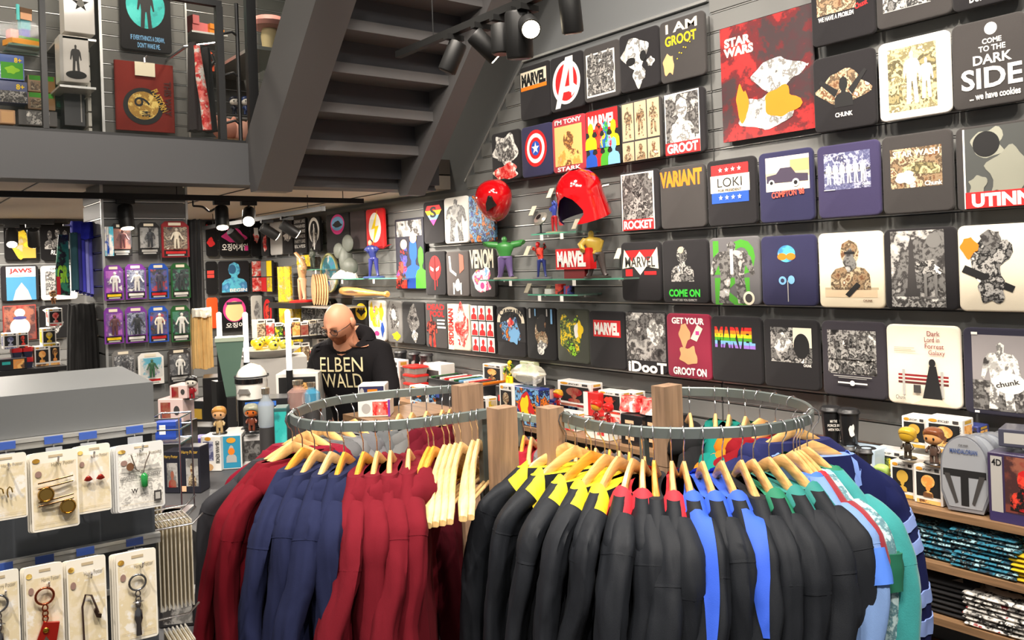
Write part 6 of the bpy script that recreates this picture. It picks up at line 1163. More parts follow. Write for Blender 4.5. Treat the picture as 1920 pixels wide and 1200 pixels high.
# tray of yellow fruit-like toys
p = atD(502, 662, 5.2); o = thing('toy_tray', 'clear bowl tray on a pale cabinet behind the counter', 'tray', p, R(-20)); MB().lathe([(.13, -.02), (.2, .03)], 20).build('bowl', mat((230, 228, 220), .2, 0, .03, 5, 0, 150, 0, .4), o, 40); MB().box(-.22, -.15, -p.z, .22, .15, -.021).build('cabinet', mat((180, 176, 170)), o)
rn = random.Random(4)
for i in range(16):
    a = rn.uniform(0, 6.28); r = rn.uniform(.02, .15); q = thing('yellow_toy', 'small round yellow toy in the bowl tray', 'toy', p + Vector((r * math.cos(a), r * math.sin(a), .05 + .03 * (1 - r / .15))), 0, 'yellow toys in the bowl')
    MB().ell((0, 0, 0), (.032, .03, .028), 10, 7).build('ball', mat([(240, 210, 40), (226, 190, 30), (200, 190, 60)][i % 3], .35), q, 60); MB().ell((0, -.03, .005), (.008, .004, .008), 6, 5).build('dot', mat('ink'), q)
# packed shelves behind the man (far)
sh2 = thing('shelf_unit', 'shelf unit crowded with small packs left of the man', 'shelving', (0, 0, 0)); a = onY(476, 700, 7.0); b = onY(640, 700, 7.0)
for z in (.8, 1.05, 1.28): MB().box(a.x, 7.0, z - .02, b.x, 7.3, z).build('shelf_board', BLACKM, sh2)
for x in (a.x, b.x - .02): MB().box(x, 7.0, 0, x + .02, 7.3, 1.3).build('upright', BLACKM, sh2)
rn = random.Random(11); cs = ['yela', 'ora', 'sep', 'puff', 'redwht', 'grm', 'grnmix', 'bwf', 'redmix']
names = ['mustard', 'orange', 'sepia', 'brown', 'red and white', 'grey', 'green', 'black and white', 'dark red']
for zi, z in enumerate((.8, 1.05, 1.28)):
    for i in range(9):
        x = a.x + .05 + (b.x - a.x - .1) * (i + .5) / 9; h = rn.uniform(.12, .2)
        o = thing('small_carton', '%s small carton on the %s board of the far shelf unit, %s along' % (names[(i * 2 + zi) % 9], ['lowest', 'middle', 'top'][zi], ORD[i]), 'box', (x, 7.03, z), 0, 'cartons on the far shelf unit'); carton(o, .085, .1, h, 'wht' if i % 3 else 'crm', [('r', .08, .08, .92, .8, cs[(i * 2 + zi) % 9]), ('r', .2, .86, .8, .94, 'chr')])
# ---- small things that stand near the man's side
box('white and navy window carton held near the man', 672, 722, 722, 748, Yp(3.2) if False else (lambda a, b: atD(a, b, 3.95)), 'wht', [('r', .04, .1, .96, .9, (40, 40, 80)), ('r', .35, .3, .72, .7, 'org'), ('e', .14, .5, .08, .3, 'lgr')], .12, R(-38), z=None, cat='box')
box('white window carton with baseball and red picture inside the rail', 672, 732, 750, 782, (lambda a, b: atD(a, b, 3.95)), 'wht', [('e', .25, .5, .14, .3, 'lgr'), ('r', .45, .1, .95, .9, 'redwht'), ('r', .93, 0, 1, 1, 'pur')], .12, R(-38))
o = thing('product_table', 'dark product table between the man and the hoodie rack', 'table'); q = atD(702, 782, 3.95); MB().box(q.x - .06, q.y - .14, q.z - .03, q.x + .4, q.y + .2, q.z - .001).build('tabletop', SHW, o); MB().box(q.x - .04, q.y - .1, 0, q.x + .35, q.y + .17, q.z - .03).build('cabinet', DARKST, o)
# clutter on the counter's front step
ZS = ZT - .18 + .001
for i, (px, W, H, c, art, lab) in enumerate(((318, .11, .1, (40, 38, 40), 'grey3', 'black carton on the front step nearest the gondola'), (345, .12, .08, (226, 220, 210), 'ora', 'cream carton on the front step'), (372, .09, .11, (30, 30, 32), 'bw', 'dark upright carton on the front step by the charcoal hoodie'))):
    p = onZ(px, 975, ZS); p = Vector((.78 + .15 * i, 2.72, ZS)); o = thing('product_box', lab, 'box', p, R(-30)); carton(o, W, .08, H, c, [('r', .1, .1, .9, .8, art)])
# ================================================================== card gondola in the near left
GP = atD(287, 716, 2.0); GA = R(-5); GH = GP.z; GX = Vector((math.cos(GA), math.sin(GA), 0)); GY = Vector((-math.sin(GA), math.cos(GA), 0))
def onG(px, py, off): r = ray(px, py); q = Vector((GP.x, GP.y, 0)) - GY * off - Vector((0, 0, 0)); t = (q - Vector((ORG.x, ORG.y, 0))).dot(GY) / r.dot(GY); return ORG + r * t
def locG(p): d = Vector((p.x - GP.x, p.y - GP.y, 0)); return Vector((d.dot(GX), d.dot(GY), p.z))
gon = thing('card_gondola', 'tall grey gondola with metal rails hung with jewellery cards', 'gondola', (GP.x, GP.y, 0), GA)
GM = mat((98, 100, 101), .45, 0, .05, 3); GD = mat((62, 66, 72), .5, 0, .05, 3)
r1 = locG(onG(290, 800, 0)).z; r2 = locG(onG(290, 1006, 0)).z
MB().box(-1.0, 0, r1 + .012, 0, .45, GH).build('header_box', GM, gon)
MB().box(-1.0, .015, 0, -.004, .44, r1 - .01).build('back_panel', GD, gon)
for z in (r1, r2, r2 - .26):
    MB().box(-1.0, -.012, z - .012, .002, .015, z + .001).box(-1.0, -.016, z + .003, .002, .0, z + .011).build('rail', ALU, gon)
for z in (r1 - .105, r2 - .11): MB().box(-1.0, .008, z - .006, -.01, .0149, z + .006).build('crossbar', ALU, gon)
BLUET = mat((60, 90, 170), .3)
def card(label, xl, xr, yt, yb, kind, hookpx, n=3, off=.085):
    W = (onG(xl, (yt + yb) / 2, off) - onG(xr, (yt + yb) / 2, off)).length; top, bot = onG((xl + xr) / 2, yt, off), onG((xl + xr) / 2, yb, off); H = top.z - bot.z
    for k in range(n):
        o = thing('jewellery_card', label if k == 0 else '%s card hanging behind the ' % ORD[k] + label, 'card', bot + GY * (.009 * k) + Vector((-.0035 * k * GX.x, -.0035 * k * GX.y, -.002 * k)), GA, 'cards on gondola')
        q = rrect(-W / 2, 0, W / 2, H, .006, 3)
        MB().prism(q, 0, .002).build('card_sheet', mat((238, 232, 218) if kind != 'news' else (224, 224, 222), .5, 0, .04), o)
        if k: continue
        els = [('r', .04, .03, .96, .86, 'parch' if kind != 'news' else 'news'), ('r', .38, .925, .68, .955, 'bei'), ('t', 'Harry Potter', .68, .83, .48, .06, (150, 140, 120), .05, .0), ('e', .12, .9, .08, .03, 'goldink'), ('e', .16, .73, .07, .04, (150, 120, 110)), ('r', .08, .1, .92, .104, 'bei')]
        if kind == 'news': els += [('t', 'CONTACT', .25, .5, .36, .05, 'gry'), ('t', 'MINISTRY', .76, .52, .34, .05, 'gry'), ('r', .06, .45, .94, .455, 'gry'), ('r', .06, .58, .94, .585, 'gry'), ('t', 'W', .36, .3, .14, .07, 'chr', 0, .02), ('r', .76, .1, .92, .26, 'chr'), ('r', .79, .13, .89, .23, 'lgr'), ('r', .1, .62, .9, .66, 'lgr'), ('e', .28, .67, .08, .06, 'brn')]
        elements(o, els, W, H, 0, .0004)
        jy = -.008
        if kind == 'pins':
            for s in (-1, 1): MB().tube([(s * .008 + .012 * math.cos(a) * .4, jy, H * .42 + .012 * math.sin(a)) for a in (0, .8, 1.6, 2.4, 3.2, 4.0)], .0015, 6).build('earring', mat((190, 160, 90), .2, 1), o, 60)
        if kind == 'hairpin':
            for z_, x_ in ((.47, -.2), (.28, .25)):
                MB().lathe([(.016, -.002), (.016, .002)], 20, (0, 0, 0), 0, Matrix.Translation((x_ * W, jy, z_ * H)) @ Matrix.Rotation(math.pi / 2, 4, 'X')).build('brass_disc', mat((214, 170, 90), .2, 1), o, 40)
                MB().tube([(x_ * W + .014 * math.cos(a), jy - .003, z_ * H + .014 * math.sin(a)) for a in (2 * math.pi * j / 16 for j in range(17))], .002, 6).build('brass_ring', mat((214, 170, 90), .2, 1), o, 60)
            for z_ in (.62, .55, .38, .33): MB().tube([(-W * .36, jy, z_ * H), (0, jy - .003, z_ * H + .004), (W * .38, jy, z_ * H + .008)], .0018, 6).build('hair_slide', mat((120, 90, 60), .25, 1), o, 60)
        if kind == 'studs':
            for s in (-1, 1): MB().loft([[(s * .012 + .009 * math.cos(a) * k_, jy + .004 * math.sin(a) * k_, H * .48 + z) for a in (2 * math.pi * j / 12 for j in range(12))] for z, k_ in ((0, .4), (.003, 1), (.010, .5), (.012, .1))]).build('ear_stud', mat((150, 40, 30), .2, .6), o, 60)
        if kind == 'news':
            MB().tube([(-W * .2, jy, H * .85), (-.01, jy, H * .62), (.004, jy, H * .55), (W * .1, jy, H * .7), (W * .2, jy, H * .85)], .0013, 6).build('chain', mat((190, 180, 170), .2, 1), o, 60); MB().lathe([(.004, -.02), (.008, -.014), (.008, .008), (.003, .014)], 12, (.006, jy, H * .46)).build('green_pendant', mat((30, 130, 60), .1, 0, .05, 5, 0, 150, 0, 1), o, 60)
        if kind in ('key', 'keyred'):
            mt = mat((150, 150, 152), .2, 1) if kind == 'key' else mat((178, 90, 60), .2, 1)
            MB().tube([(.017 * math.cos(a), jy, H * .66 + .017 * math.sin(a)) for a in (2 * math.pi * j / 20 for j in range(21))], .0024, 8).build('key_ring', mt, o, 60)
            for j in range(3): MB().tube([(.005 * math.cos(a), jy - .002 * (j % 2), H * (.66 - .017 / H) - .008 - .011 * j + .007 * math.sin(a)) for a in (2 * math.pi * i / 10 for i in range(11))], .0016, 6).build('chain_link', mt, o, 60)
            zc_ = H * .66 - .017 - .045
            if kind == 'key':
                c_ = MB(); c_.loft([[(a * math.cos(t), jy + a * .5 * math.sin(t), zc_ + z) for t in (2 * math.pi * j / 10 for j in range(10))] for a, z in ((.006, -.055), (.005, -.03), (.009, -.018), (.008, 0), (.003, .004), (.006, .01), (.006, .017), (.012, .019), (.003, .024))]); c_.build('charm', mt, o, 60)
            else: MB().prism([(-.026, zc_ - .05), (-.012, zc_ - .042), (0, zc_ - .02), (.016, zc_ - .052), (.026, zc_ + .002), (.006, zc_ + .006), (-.004, zc_ + .01)], jy - .004, jy + .004).build('charm', mat((176, 40, 30), .2, .5), o, 40); MB().ell((0, jy - .005, zc_ - .008), (.006, .003, .006)).build('gold_bead', mat('gold', .2, 1), o, 60) if kind == 'keyred' else None
        if kind == 'cord':
            MB().tube([(-W * .12, jy, .01), (-W * .14, jy, H * .5), (-W * .05, jy, H * .62), (W * .1, jy, H * .6), (W * .2, jy, H * .48), (W * .26, jy, H * .4)], .0022, 8).build('dark_cord', mat((60, 44, 38), .4), o, 60)
            MB().prism([(W * .14, H * .43), (W * .2, H * .36), (W * .32, H * .34), (W * .34, H * .38), (W * .24, H * .4), (W * .2, H * .46)], jy - .004, jy + .004).build('hook_pendant', mat((90, 70, 60), .25, .9), o, 40)
        # display hook with price holder above the card
        h = onG(hookpx[0], hookpx[1], 0); lp = locG(h); lp.z = r1 if lp.z > r2 + .05 else r2
        MB().box(lp.x - .018, -.02, lp.z - .006, lp.x + .018, -.0165, lp.z + .010).build('hook_clip', BLUET, gon)
        MB().tube([(lp.x, -.014, lp.z - .008), (lp.x, -.014, lp.z - .03), (lp.x, -.05, lp.z - .034), (lp.x, -.11, lp.z - .03), (lp.x, -.118, lp.z - .018)], .0022, 6).build('peg', STEEL, gon, 60)
        MB().box(lp.x - .016, -.022, lp.z - .045, lp.x + .016, -.0205, lp.z - .0135).build('price_holder', glass((210, 214, 220), .45), gon)
card('white card with two small earrings at the picture edge', -30, 53, 852, 975, 'pins', (10, 830), 2)
card('cream card with brass hair slides', 62, 150, 845, 992, 'hairpin', (99, 823), 3)
card('cream card with two red beetle studs', 147, 210, 833, 960, 'studs', (163, 817), 3, .075)
card('newspaper print card with green pendant necklace', 222, 310, 830, 955, 'news', (250, 808), 4)
card('cream card with silver key ring at the picture edge', -40, 40, 1072, 1240, 'key', (5, 1050), 2)
card('cream card with copper key ring and red charm', 52, 122, 1058, 1225, 'keyred', (82, 1036), 3)
card('cream card with dark cord necklace', 131, 203, 1045, 1220, 'cord', (158, 1025), 3, .075)
card('grey cream card with silver key ring and little figure charm', 224, 297, 1032, 1200, 'key', (250, 1012), 4)
# pegs on the gondola's side with clear bags hung edge-on
for (px, py, n, hh, lab) in ((322, 962, 5, .10, 'upper'), (330, 985, 9, .2, 'long'), (330, 1172, 6, .12, 'lower')):
    p = onG(296, py, -.10); q = locG(p)
    for yy in (.06, .13, .2):
        if lab != 'long' and yy != .13: continue
        MB().tube([(0.0, yy, q.z), (.09, yy, q.z), (.115, yy, q.z + .022)], .0028, 6).build('side_peg', STEEL, gon, 60)
    for i in range(n):
        c = gon.matrix_basis @ Vector((.012 + .0095 * i, .0 + .13, q.z - .002 - hh)) if False else Matrix.Translation((GP.x, GP.y, 0)) @ Matrix.Rotation(GA, 4, 'Z') @ Vector((.014 + .0095 * i, .13 if lab == 'long' else (.30 if lab == 'upper' else .0), q.z - .002 - hh))
        o = thing('bagged_card', 'clear bagged card seen edge-on on the %s side peg, %s from the gondola' % (lab, ORD[i]), 'card', c, GA, 'bagged cards on side pegs')
        MB().box(0, -.05, 0, .0015, .05, hh).build('card_sheet', mat((226, 210, 176), .4), o); MB().box(-.001, -.053, -.004, .0026, .053, hh + .008).build('clear_bag', glass((230, 226, 214), .35), o)
# corner rail with blue-white box and wires at the gondola's rear corner
o, p, W, H = tbox('small blue carton in a wire basket behind the gondola corner', 292, 330, 790, 825, (40, 70, 160), [('r', .2, .3, .5, .8, 'wht')], .06, d=2.9, rz=R(-35))
wb_ = thing('wire_basket', 'white wire basket holding the blue carton', 'basket', p, R(-35))
for z in (-.01, H * .6, H * 1.2): MB().tube([(-W * .7, -.03, z), (W * .8, -.03, z), (W * .8, .1, z), (-W * .7, .1, z), (-W * .7, -.03, z)], .003, 6).build('wire', STEEL, wb_, 60)
for x, y in ((-W * .7, -.03), (W * .8, -.03), (W * .8, .1), (-W * .7, .1)): MB().tube([(x, y, -.011 - .25), (x, y, H * 1.25)], .003, 6).build('upright_wire', STEEL, wb_, 60)
MB().box(-W * .7, -.03, -.014, W * .8, .1, -.0101).build('basket_floor', STEEL, wb_); MB().box(-.03, .0, -p.z, .03, .06, -.25).build('stand', RAILM, wb_); MB().box(-W * .72, -.032, -.262, W * .82, .102, -.25).build('tray', STEEL, wb_)
# ================================================================== glazed gallery edge and the goods upstairs
bal = thing('glass_balustrade', 'black framed glass balustrade on the gallery edge', 'balustrade', (0, 0, 0)); YBL = YG + .05
zt_ = onY(413, 14, YBL).z
def bx_(x): return onY(x, 130, YBL).x
MB().box(-2.5, YBL - .02, ZU, bx_(470), YBL + .03, ZU + .02).build('bottom_rail', BLACKM, bal); MB().box(-2.5, YBL - .02, zt_, bx_(418), YBL + .02, zt_ + .035).build('top_rail', BLACKM, bal)
for x, w_ in ((82, .014), (413, .02), (472, .03)): MB().box(bx_(x) - w_, YBL - .022, ZU + .02, bx_(x) + w_, YBL + .022, zt_ if x < 450 else 4.2).build('post', BLACKM, bal)
for a, b in ((-2.4, bx_(82) - .015), (bx_(82) + .015, bx_(413) - .021)): MB().box(a, YBL - .004, ZU + .021, b, YBL + .004, zt_ - .001).build('glass_pane', glass((60, 66, 64), .07), bal)
g = thing('gallery_gate', 'narrow black metal gate beside the balustrade', 'gate', (0, 0, 0))
MB().tube([(bx_(447), YBL, ZU + .02), (bx_(447), YBL, 3.5)], .012, 10).build('post', BLACKM, g, 60)
for z in (ZU + .12, 3.05, 3.3): MB().tube([(bx_(418), YBL, z), (bx_(436), YBL - .01, z + .02), (bx_(447), YBL, z)], .008, 8).build('bar', BLACKM, g, 60)
MB().box(bx_(487), YBL, ZU, bx_(620), YBL + .01, 4.2).build('glass_screen', glass((70, 84, 74), .16), g)
YU = 6.4
us = thing('slat_wall_panel', 'grey slatted wall panel upstairs with white grooves', 'slat wall', (0, 0, 0))
for (x0, x1, Y_) in ((-2.2, onY(158, 100, YU).x, YU), (onY(190, 100, YU).x, onY(352, 100, YU).x, YU), (onY(352, 100, 6.85).x, 3.4, 6.85)):
    MB().box(x0, Y_ + .02, ZU, x1, Y_ + .04, 4.6).build('panel_back', SLAT, us)
    for k in range(0, 19):
        z0 = ZU + .005 + k * .1
        MB().box(x0, Y_, z0 + .008, x1, Y_ + .019, z0 + .094).box(x0, Y_ + .006, z0, x1, Y_ + .0195, z0 + .0065, 1).build('slat', [mat((100, 99, 96), .55), ALU], us)
xa = onY(190, 100, YU).x
for k in range(19): MB().box(xa - .16, YU - .3 + k * 0, ZU + .012 + k * .1, xa - .14, YU, ZU + .1 + k * .1).build('side_slat', mat((170, 168, 160), .55), us)
MB().box(xa - .012, YU - .012, ZU, xa + .006, YU + .001, 4.5).build('corner_strip', ALU, us); xb = onY(350, 100, YU).x; MB().box(xb - .006, YU - .012, ZU, xb + .006, YU + .001, 4.5).build('corner_strip', ALU, us)
shirt('black shirt upstairs with teal disc and blue slogan', YU, 226, 322, -20, 98, 'blk', [('e', .5, .72, .38, .36, 'teala'), ('f', .5, .36, .34, .62, 'blk'), ('t', "IF EVERYTHING'S A DREAM,", .52, .2, .66, .09, 'sky', 0, .01), ('t', "DON'T WAKE ME.", .54, .09, .44, .08, 'sky', 0, .01)], .03)
W, H, p = sized(220, 330, 118, 246, Yp(YU - .06)); o = thing('beach_towel', 'rust red towel upstairs with round gold platform sign', 'towel', p, 0)
MB().loft([[(x, y, z) for x, y in rrect(-W / 2, -.0, W / 2, .03, .012)] for z in (0, H * .5, H)]).build('cloth', mat((122, 32, 22), .95, 0, .15, 12, .4, 300), o, 60)
elements(o, [('e', .46, .36, .34, .27, 'ink'), ('e', .46, .37, .26, .205, 'goldink'), ('t', '9', .44, .42, .17, .22, 'ink', 1.5708, 0), ('t', '3/4', .5, .25, .1, .12, 'ink', 1.5708), ('t', 'PLATFORM', .74, .46, .42, .1, 'gold', -1.1), ('t', 'THIS WAY', .88, .5, .62, .1, (60, 20, 16), -1.5708, .02)], W, H, -.001)
pp = MB(); pp.box(-W * .17, -.012, H * .8, W * .17, -.008, H * 1.0).build('paper_note', mat((226, 216, 190)), o); MB().tube([(0, -.01, H), (0, -.01, H + .03), (.02, .0, H + .05)], .008, 8).build('clip', STEEL, o); MB().tube([(0, .031, H * .95), (0, .0595, H * .95)], .006, 6).build('peg', ALU, o)
for i, (xl, xr, c, lab) in enumerate(((372, 408, (30, 28, 30), 'black jacket upstairs behind the pink edged one'), (352, 380, (40, 32, 34), 'dark jacket upstairs with pink checked edge'))):
    ob, W, H = drape('hanging_jacket', lab, 'jacket', xl, xr, 82 + 10 * (1 - i), 246, Yp(5.9 - .05 * i), c, 0, 40, th=.06, waves=6, taper=.55)
    if i: MB().tube([(W * .1, -.06, H * .95), (W * .2, -.075, H * .6), (W * .42, -.08, H * .3), (W * .55, -.08, 0)], [.02, .03, .03, .03], 10).build('pink_edge', artmat('redwht', .9), ob, 60)
rr_ = thing('jacket_rail', 'steel rail upstairs for jackets', 'rail', (0, 0, 0)); MB().tube([onY(345, 88, 5.95), onY(415, 80, 5.8)], .01, 8).build('rail', STEEL, rr_); MB().tube([onY(348, 88, 5.95), Vector((onY(348, 88, 5.95).x, YU, onY(348, 88, 5.95).z))], .01, 8).build('bracket', STEEL, rr_)
YS = 6.2
def ushelf(label, xl, xr, y, Y_, m=None):
    a, b = onY(xl, y, Y_), onY(xr, y, Y_); o = thing('bracket_shelf', label, 'shelf', (0, 0, 0)); MB().box(a.x, Y_ - .02, a.z - .015, b.x, YU if Y_ < YU else 6.85, a.z - .001).build('board', m or GL, o); return a.z
z = ushelf('glass shelf upstairs with the orange toy', 15, 80, 80, YS)
o = thing('block_toy', 'blocky toy warrior upstairs on an orange and green base', 'toy', Vector((onY(48, 80, YS).x, YS + .06, z)), .3)
for nm, b, c in (('base', (-.1, -.06, 0, .11, .07, .035), (230, 150, 30)), ('base_step', (-.05, -.05, .035, .09, .06, .055), (90, 150, 40)), ('legs', (-.02, -.02, .055, .03, .02, .11), (50, 50, 160)), ('torso', (-.025, -.02, .11, .035, .02, .17), (40, 150, 160)), ('head', (-.03, -.03, .17, .04, .03, .235), (214, 160, 120)), ('hair', (-.032, -.032, .215, .042, .032, .245), (90, 60, 30)), ('sword', (-.05, -.03, .16, -.035, -.015, .26), (90, 200, 200)), ('pig', (-.1, -.04, .036, -.052, .02, .09), (230, 150, 140))): MB().box(*b).build(nm, mat(c, .4), o)
z = ushelf('wooden shelf upstairs with game boxes', 0, 160, 236, YS, SHW)
for xl, xr, yt, yb, c, els, lab, z_, Y_ in ((0, 46, 103, 150, (60, 90, 160), [('r', .05, .05, .95, .7, 'grn'), ('c', .5, .4, .3, .2, 'lim', 4), ('t', '8+', .75, .8, .3, .2, 'yel')], 'upper blue game box with green island', None, YS), (0, 52, 152, 193, (50, 60, 110), [('r', .02, .02, .98, .55, 'bwf'), ('t', '8+', .75, .75, .3, .25, 'yel')], 'lower blue game box with dark picture', None, YS), (53, 104, 142, 173, (150, 110, 60), [('r', .05, .7, .95, .98, 'grn'), ('r', .1, .1, .6, .6, 'sep')], 'brown game box with green top, upper', None, YS + .05), (53, 104, 174, 206, (150, 110, 60), [('r', .05, .7, .95, .98, 'grn'), ('r', .1, .1, .6, .6, 'sep')], 'brown game box with green top, lower', None, YS + .05), (104, 128, 158, 182, (40, 80, 30), [('r', .1, .2, .9, .7, 'green1')], 'small green game box, upper', None, YS + .08), (104, 128, 183, 206, (40, 80, 30), [('r', .1, .2, .9, .7, 'green1')], 'small green game box, lower', None, YS + .08), (122, 160, 160, 236, (24, 22, 24), [('r', .8, .1, .86, .9, 'lgr')], 'tall black book upstairs', None, YS - .05), (0, 29, 206, 232, (176, 130, 84), [('r', .1, .1, .9, .9, 'tan')], 'pale wooden crate upstairs', None, YS - .06), (36, 108, 207, 236, (60, 54, 50), [('r', .2, .1, .8, .9, 'bwf')], 'dark low box upstairs with grey shapes', None, YS)):
    box(lab, xl, xr, yt, yb, Yp(Y_), c, els, .12, 0.0)
for i, (xl, xr, yt, yb, els, lab) in enumerate(((122, 178, -12, 62, [('s', .55, .75, .3, 'ink'), ('e', .55, .75, .12, .09, 'gry')], 'white carton upstairs with black spiked emblem'), (114, 168, 68, 154, [('f', .55, .2, .4, .62, 'chr'), ('e', .55, .16, .36, .09, 'ink'), ('r', 0, 0, .12, 1, 'lgr')], 'white carton upstairs with dark statue picture'))):
    box(lab, xl, xr, yt, yb, Yp(5.95), (206, 200, 192), els, .14, 0.0)
o = thing('carton_shelf', 'thin shelf arms upstairs under the white cartons', 'shelf', (0, 0, 0))
for yy in (64, 156): a, b = onY(112, yy, 5.95), onY(180, yy, 5.95); MB().box(a.x, 5.95, a.z - .02, b.x, YU - .0, a.z - .006).build('arm', ALU, o)
z = ushelf('shelf upstairs with pink and orange block toys', 358, 425, 57, 6.6, ALU)
for xl, xr, yt, yb, c, lab in ((360, 392, 28, 57, (224, 120, 120), 'pink block toy upstairs'), (392, 422, 40, 57, (230, 140, 40), 'orange block toy upstairs')):
    W, H, p = sized(xl, xr, yt, yb, Yp(6.6)); p.z = z; o = thing('block_toy', lab, 'toy', p, .2); MB().box(-W / 2, 0, 0, W / 2, .1, H * .6).build('body', mat(c), o); MB().box(-W / 2, -.01, H * .45, -W * .1, .08, H).build('head', mat(c), o)
W, H, p = sized(374, 402, 88, 132, Yp(6.5)); o = thing('belt_pack', 'black and orange hanging pack upstairs', 'pack', p, 0); MB().prism([(-W / 2, 0), (W / 2, 0), (W / 2, H * .7), (0, H), (-W / 2, H * .8)], 0, .04).build('card', mat((220, 80, 30)), o); MB().tube([(W * .2, -.01, H * .2), (W * .45, -.01, H * .4), (W * .3, -.01, H * .7)], .015, 8).build('strap', BLACKM, o); MB().tube([(0, .041, H * .8), (0, .35, H * .8)], .006, 6).build('peg', ALU, o)
z = ushelf('long shelf upstairs behind the gate with round toys', 405, 500, 258, 6.0, SHW)
for px, c, h, lab in ((428, (214, 150, 130), .16, 'pink round plush upstairs'), (458, (226, 170, 150), .15, 'second pink round plush upstairs')):
    p = onY(px, 255, 6.05); o = thing('round_plush', lab, 'plush', Vector((p.x, 6.1, z)), 0); MB().ell((0, 0, h * .5), (h * .6, h * .45, h * .5), 16, 12).build('body', mat(c, .9), o, 60)
    for s in (-1, 1): MB().ell((s * h * .4, 0, h * .95), (h * .12, h * .08, h * .16)).build('ear', mat(c, .9), o, 60)
for px, lab, c in ((440, 'black and white upright toy upstairs', (40, 44, 60)), (462, 'dark blue upright toy upstairs', (40, 60, 110))):
    p = onY(px, 216, 6.3); bobble(lab, Vector((p.x, 6.3, p.z)), .14, 'wht', c, c, None, 0)
z = ushelf('thin shelf upstairs under the upright toys', 425, 480, 218, 6.24, ALU)
p = onY(505, 68, 5.9); o = thing('mushroom_plush', 'pink mushroom-shaped plush seen through glass', 'plush', p, 0); MB().lathe([(.05, -.1), (.06, 0), (.05, .06)], 14).build('stem', mat((220, 200, 150)), o, 60); MB().lathe([(.04, .05), (.13, .06), (.14, .09), (.1, .13), (.03, .15)], 18).build('cap', mat((196, 130, 120)), o, 60)  # the mushroom is a plush toy and gives no light
o['label'] = 'pink mushroom-shaped plush seen through glass'; MB().box(-.16, -.08, -.125, .16, .95, -.1005).build('shelf', ALU, o)
# ================================================================== the man behind the counter
MP = atD(674, 600, 4.62); MD = -FWD * .97 - RGT * .22; MRZ = math.atan2(MD.x, -MD.y)
man = thing('person', 'bald man with glasses and reddish beard in black hoodie, bending over goods', 'person', (MP.x, MP.y + .02, 0), MRZ)
SKIN = mat((224, 158, 124), .45, 0, .08, 9, .05, 120, spec=.4)
def skinned(name, chains, m, sub=2):
    vs, es, rs = [], [], []
    for ch in chains:
        prev = ch[0] if isinstance(ch[0], int) else None
        for e in (ch[1:] if prev is not None else ch):
            vs.append(e[:3]); rs.append(e[3:] if len(e) == 5 else (e[3], e[3])); k = len(vs) - 1
            if prev is not None: es.append((prev, k))
            prev = k
    me = bpy.data.meshes.new(name); me.from_pydata(vs, es, []); o = bpy.data.objects.new(name, me); COL.objects.link(o)
    md = o.modifiers.new('skin', 'SKIN'); md.use_smooth_shade = True
    for i, r in enumerate(rs): me.skin_vertices[0].data[i].radius = r
    me.skin_vertices[0].data[0].use_root = True
    s = o.modifiers.new('sub', 'SUBSURF'); s.levels = sub; s.render_levels = sub
    bpy.context.view_layer.update(); dg = bpy.context.evaluated_depsgraph_get(); nm = bpy.data.meshes.new_from_object(o.evaluated_get(dg)); o.modifiers.clear(); o.data = nm; nm.materials.clear(); nm.materials.append(m)
    nm.polygons.foreach_set('use_smooth', [True] * len(nm.polygons)); o.parent = man
    return o
# trunk indices 0-5, then limbs
LW, RW = (.20, -.44, .98), (-.25, -.13, .90)
def fingers(w, d, start):
    out = []; d = Vector(d).normalized(); s = d.cross(Vector((0, 1, .2))).normalized()
    for k in range(4): 
        b = Vector(w) + d * .075 + s * (.024 * (k - 1.5)); L_ = (.066, .076, .072, .056)[k]
        out.append([start, tuple(b) + (.010,), tuple(b + d * L_ * .5 + Vector((0, -.006, 0))) + (.009,), tuple(b + d * L_ + Vector((0, -.016, -.004))) + (.0075,)])
    b = Vector(w) + d * .03 + s * -.045; out.append([start, tuple(b) + (.011,), tuple(b + d * .03 - s * .016) + (.010,), tuple(b + d * .055 - s * .014) + (.008,)])
    return out
trunk = [(0, .02, .95, .15, .12), (0, -.01, 1.08, .155, .12), (0, -.06, 1.24, .17, .13), (0, -.12, 1.38, .15, .11), (0, -.155, 1.46, .065, .06), (0, -.185, 1.53, .06, .06)]
ch = [trunk, [3, (.165, -.11, 1.40, .06), (.245, -.20, 1.18, .048), (.23, -.34, 1.07, .04), LW + (.032,), (LW[0], LW[1] - .03, LW[2] - .05, .036, .02)], [3, (-.165, -.11, 1.40, .06), (-.245, -.04, 1.15, .048), (-.255, -.09, 1.0, .04), RW + (.032,), (RW[0], RW[1] - .02, RW[2] - .06, .036, .02)],
      [0, (.10, .02, .86, .09), (.11, 0, .5, .065), (.11, .04, .12, .045), (.12, -.06, .05, .04), (.12, -.14, .035, .035)], [0, (-.10, .02, .86, .09), (-.11, 0, .5, .065), (-.11, .04, .12, .045), (-.12, -.06, .05, .04), (-.12, -.14, .035, .035)]]
ch += fingers((LW[0], LW[1] - .03, LW[2] - .05), (0, -.5, -.85), 10) + fingers((RW[0], RW[1] - .02, RW[2] - .06), (0, -.3, -.95), 15)
body = skinned('body', ch, SKIN)
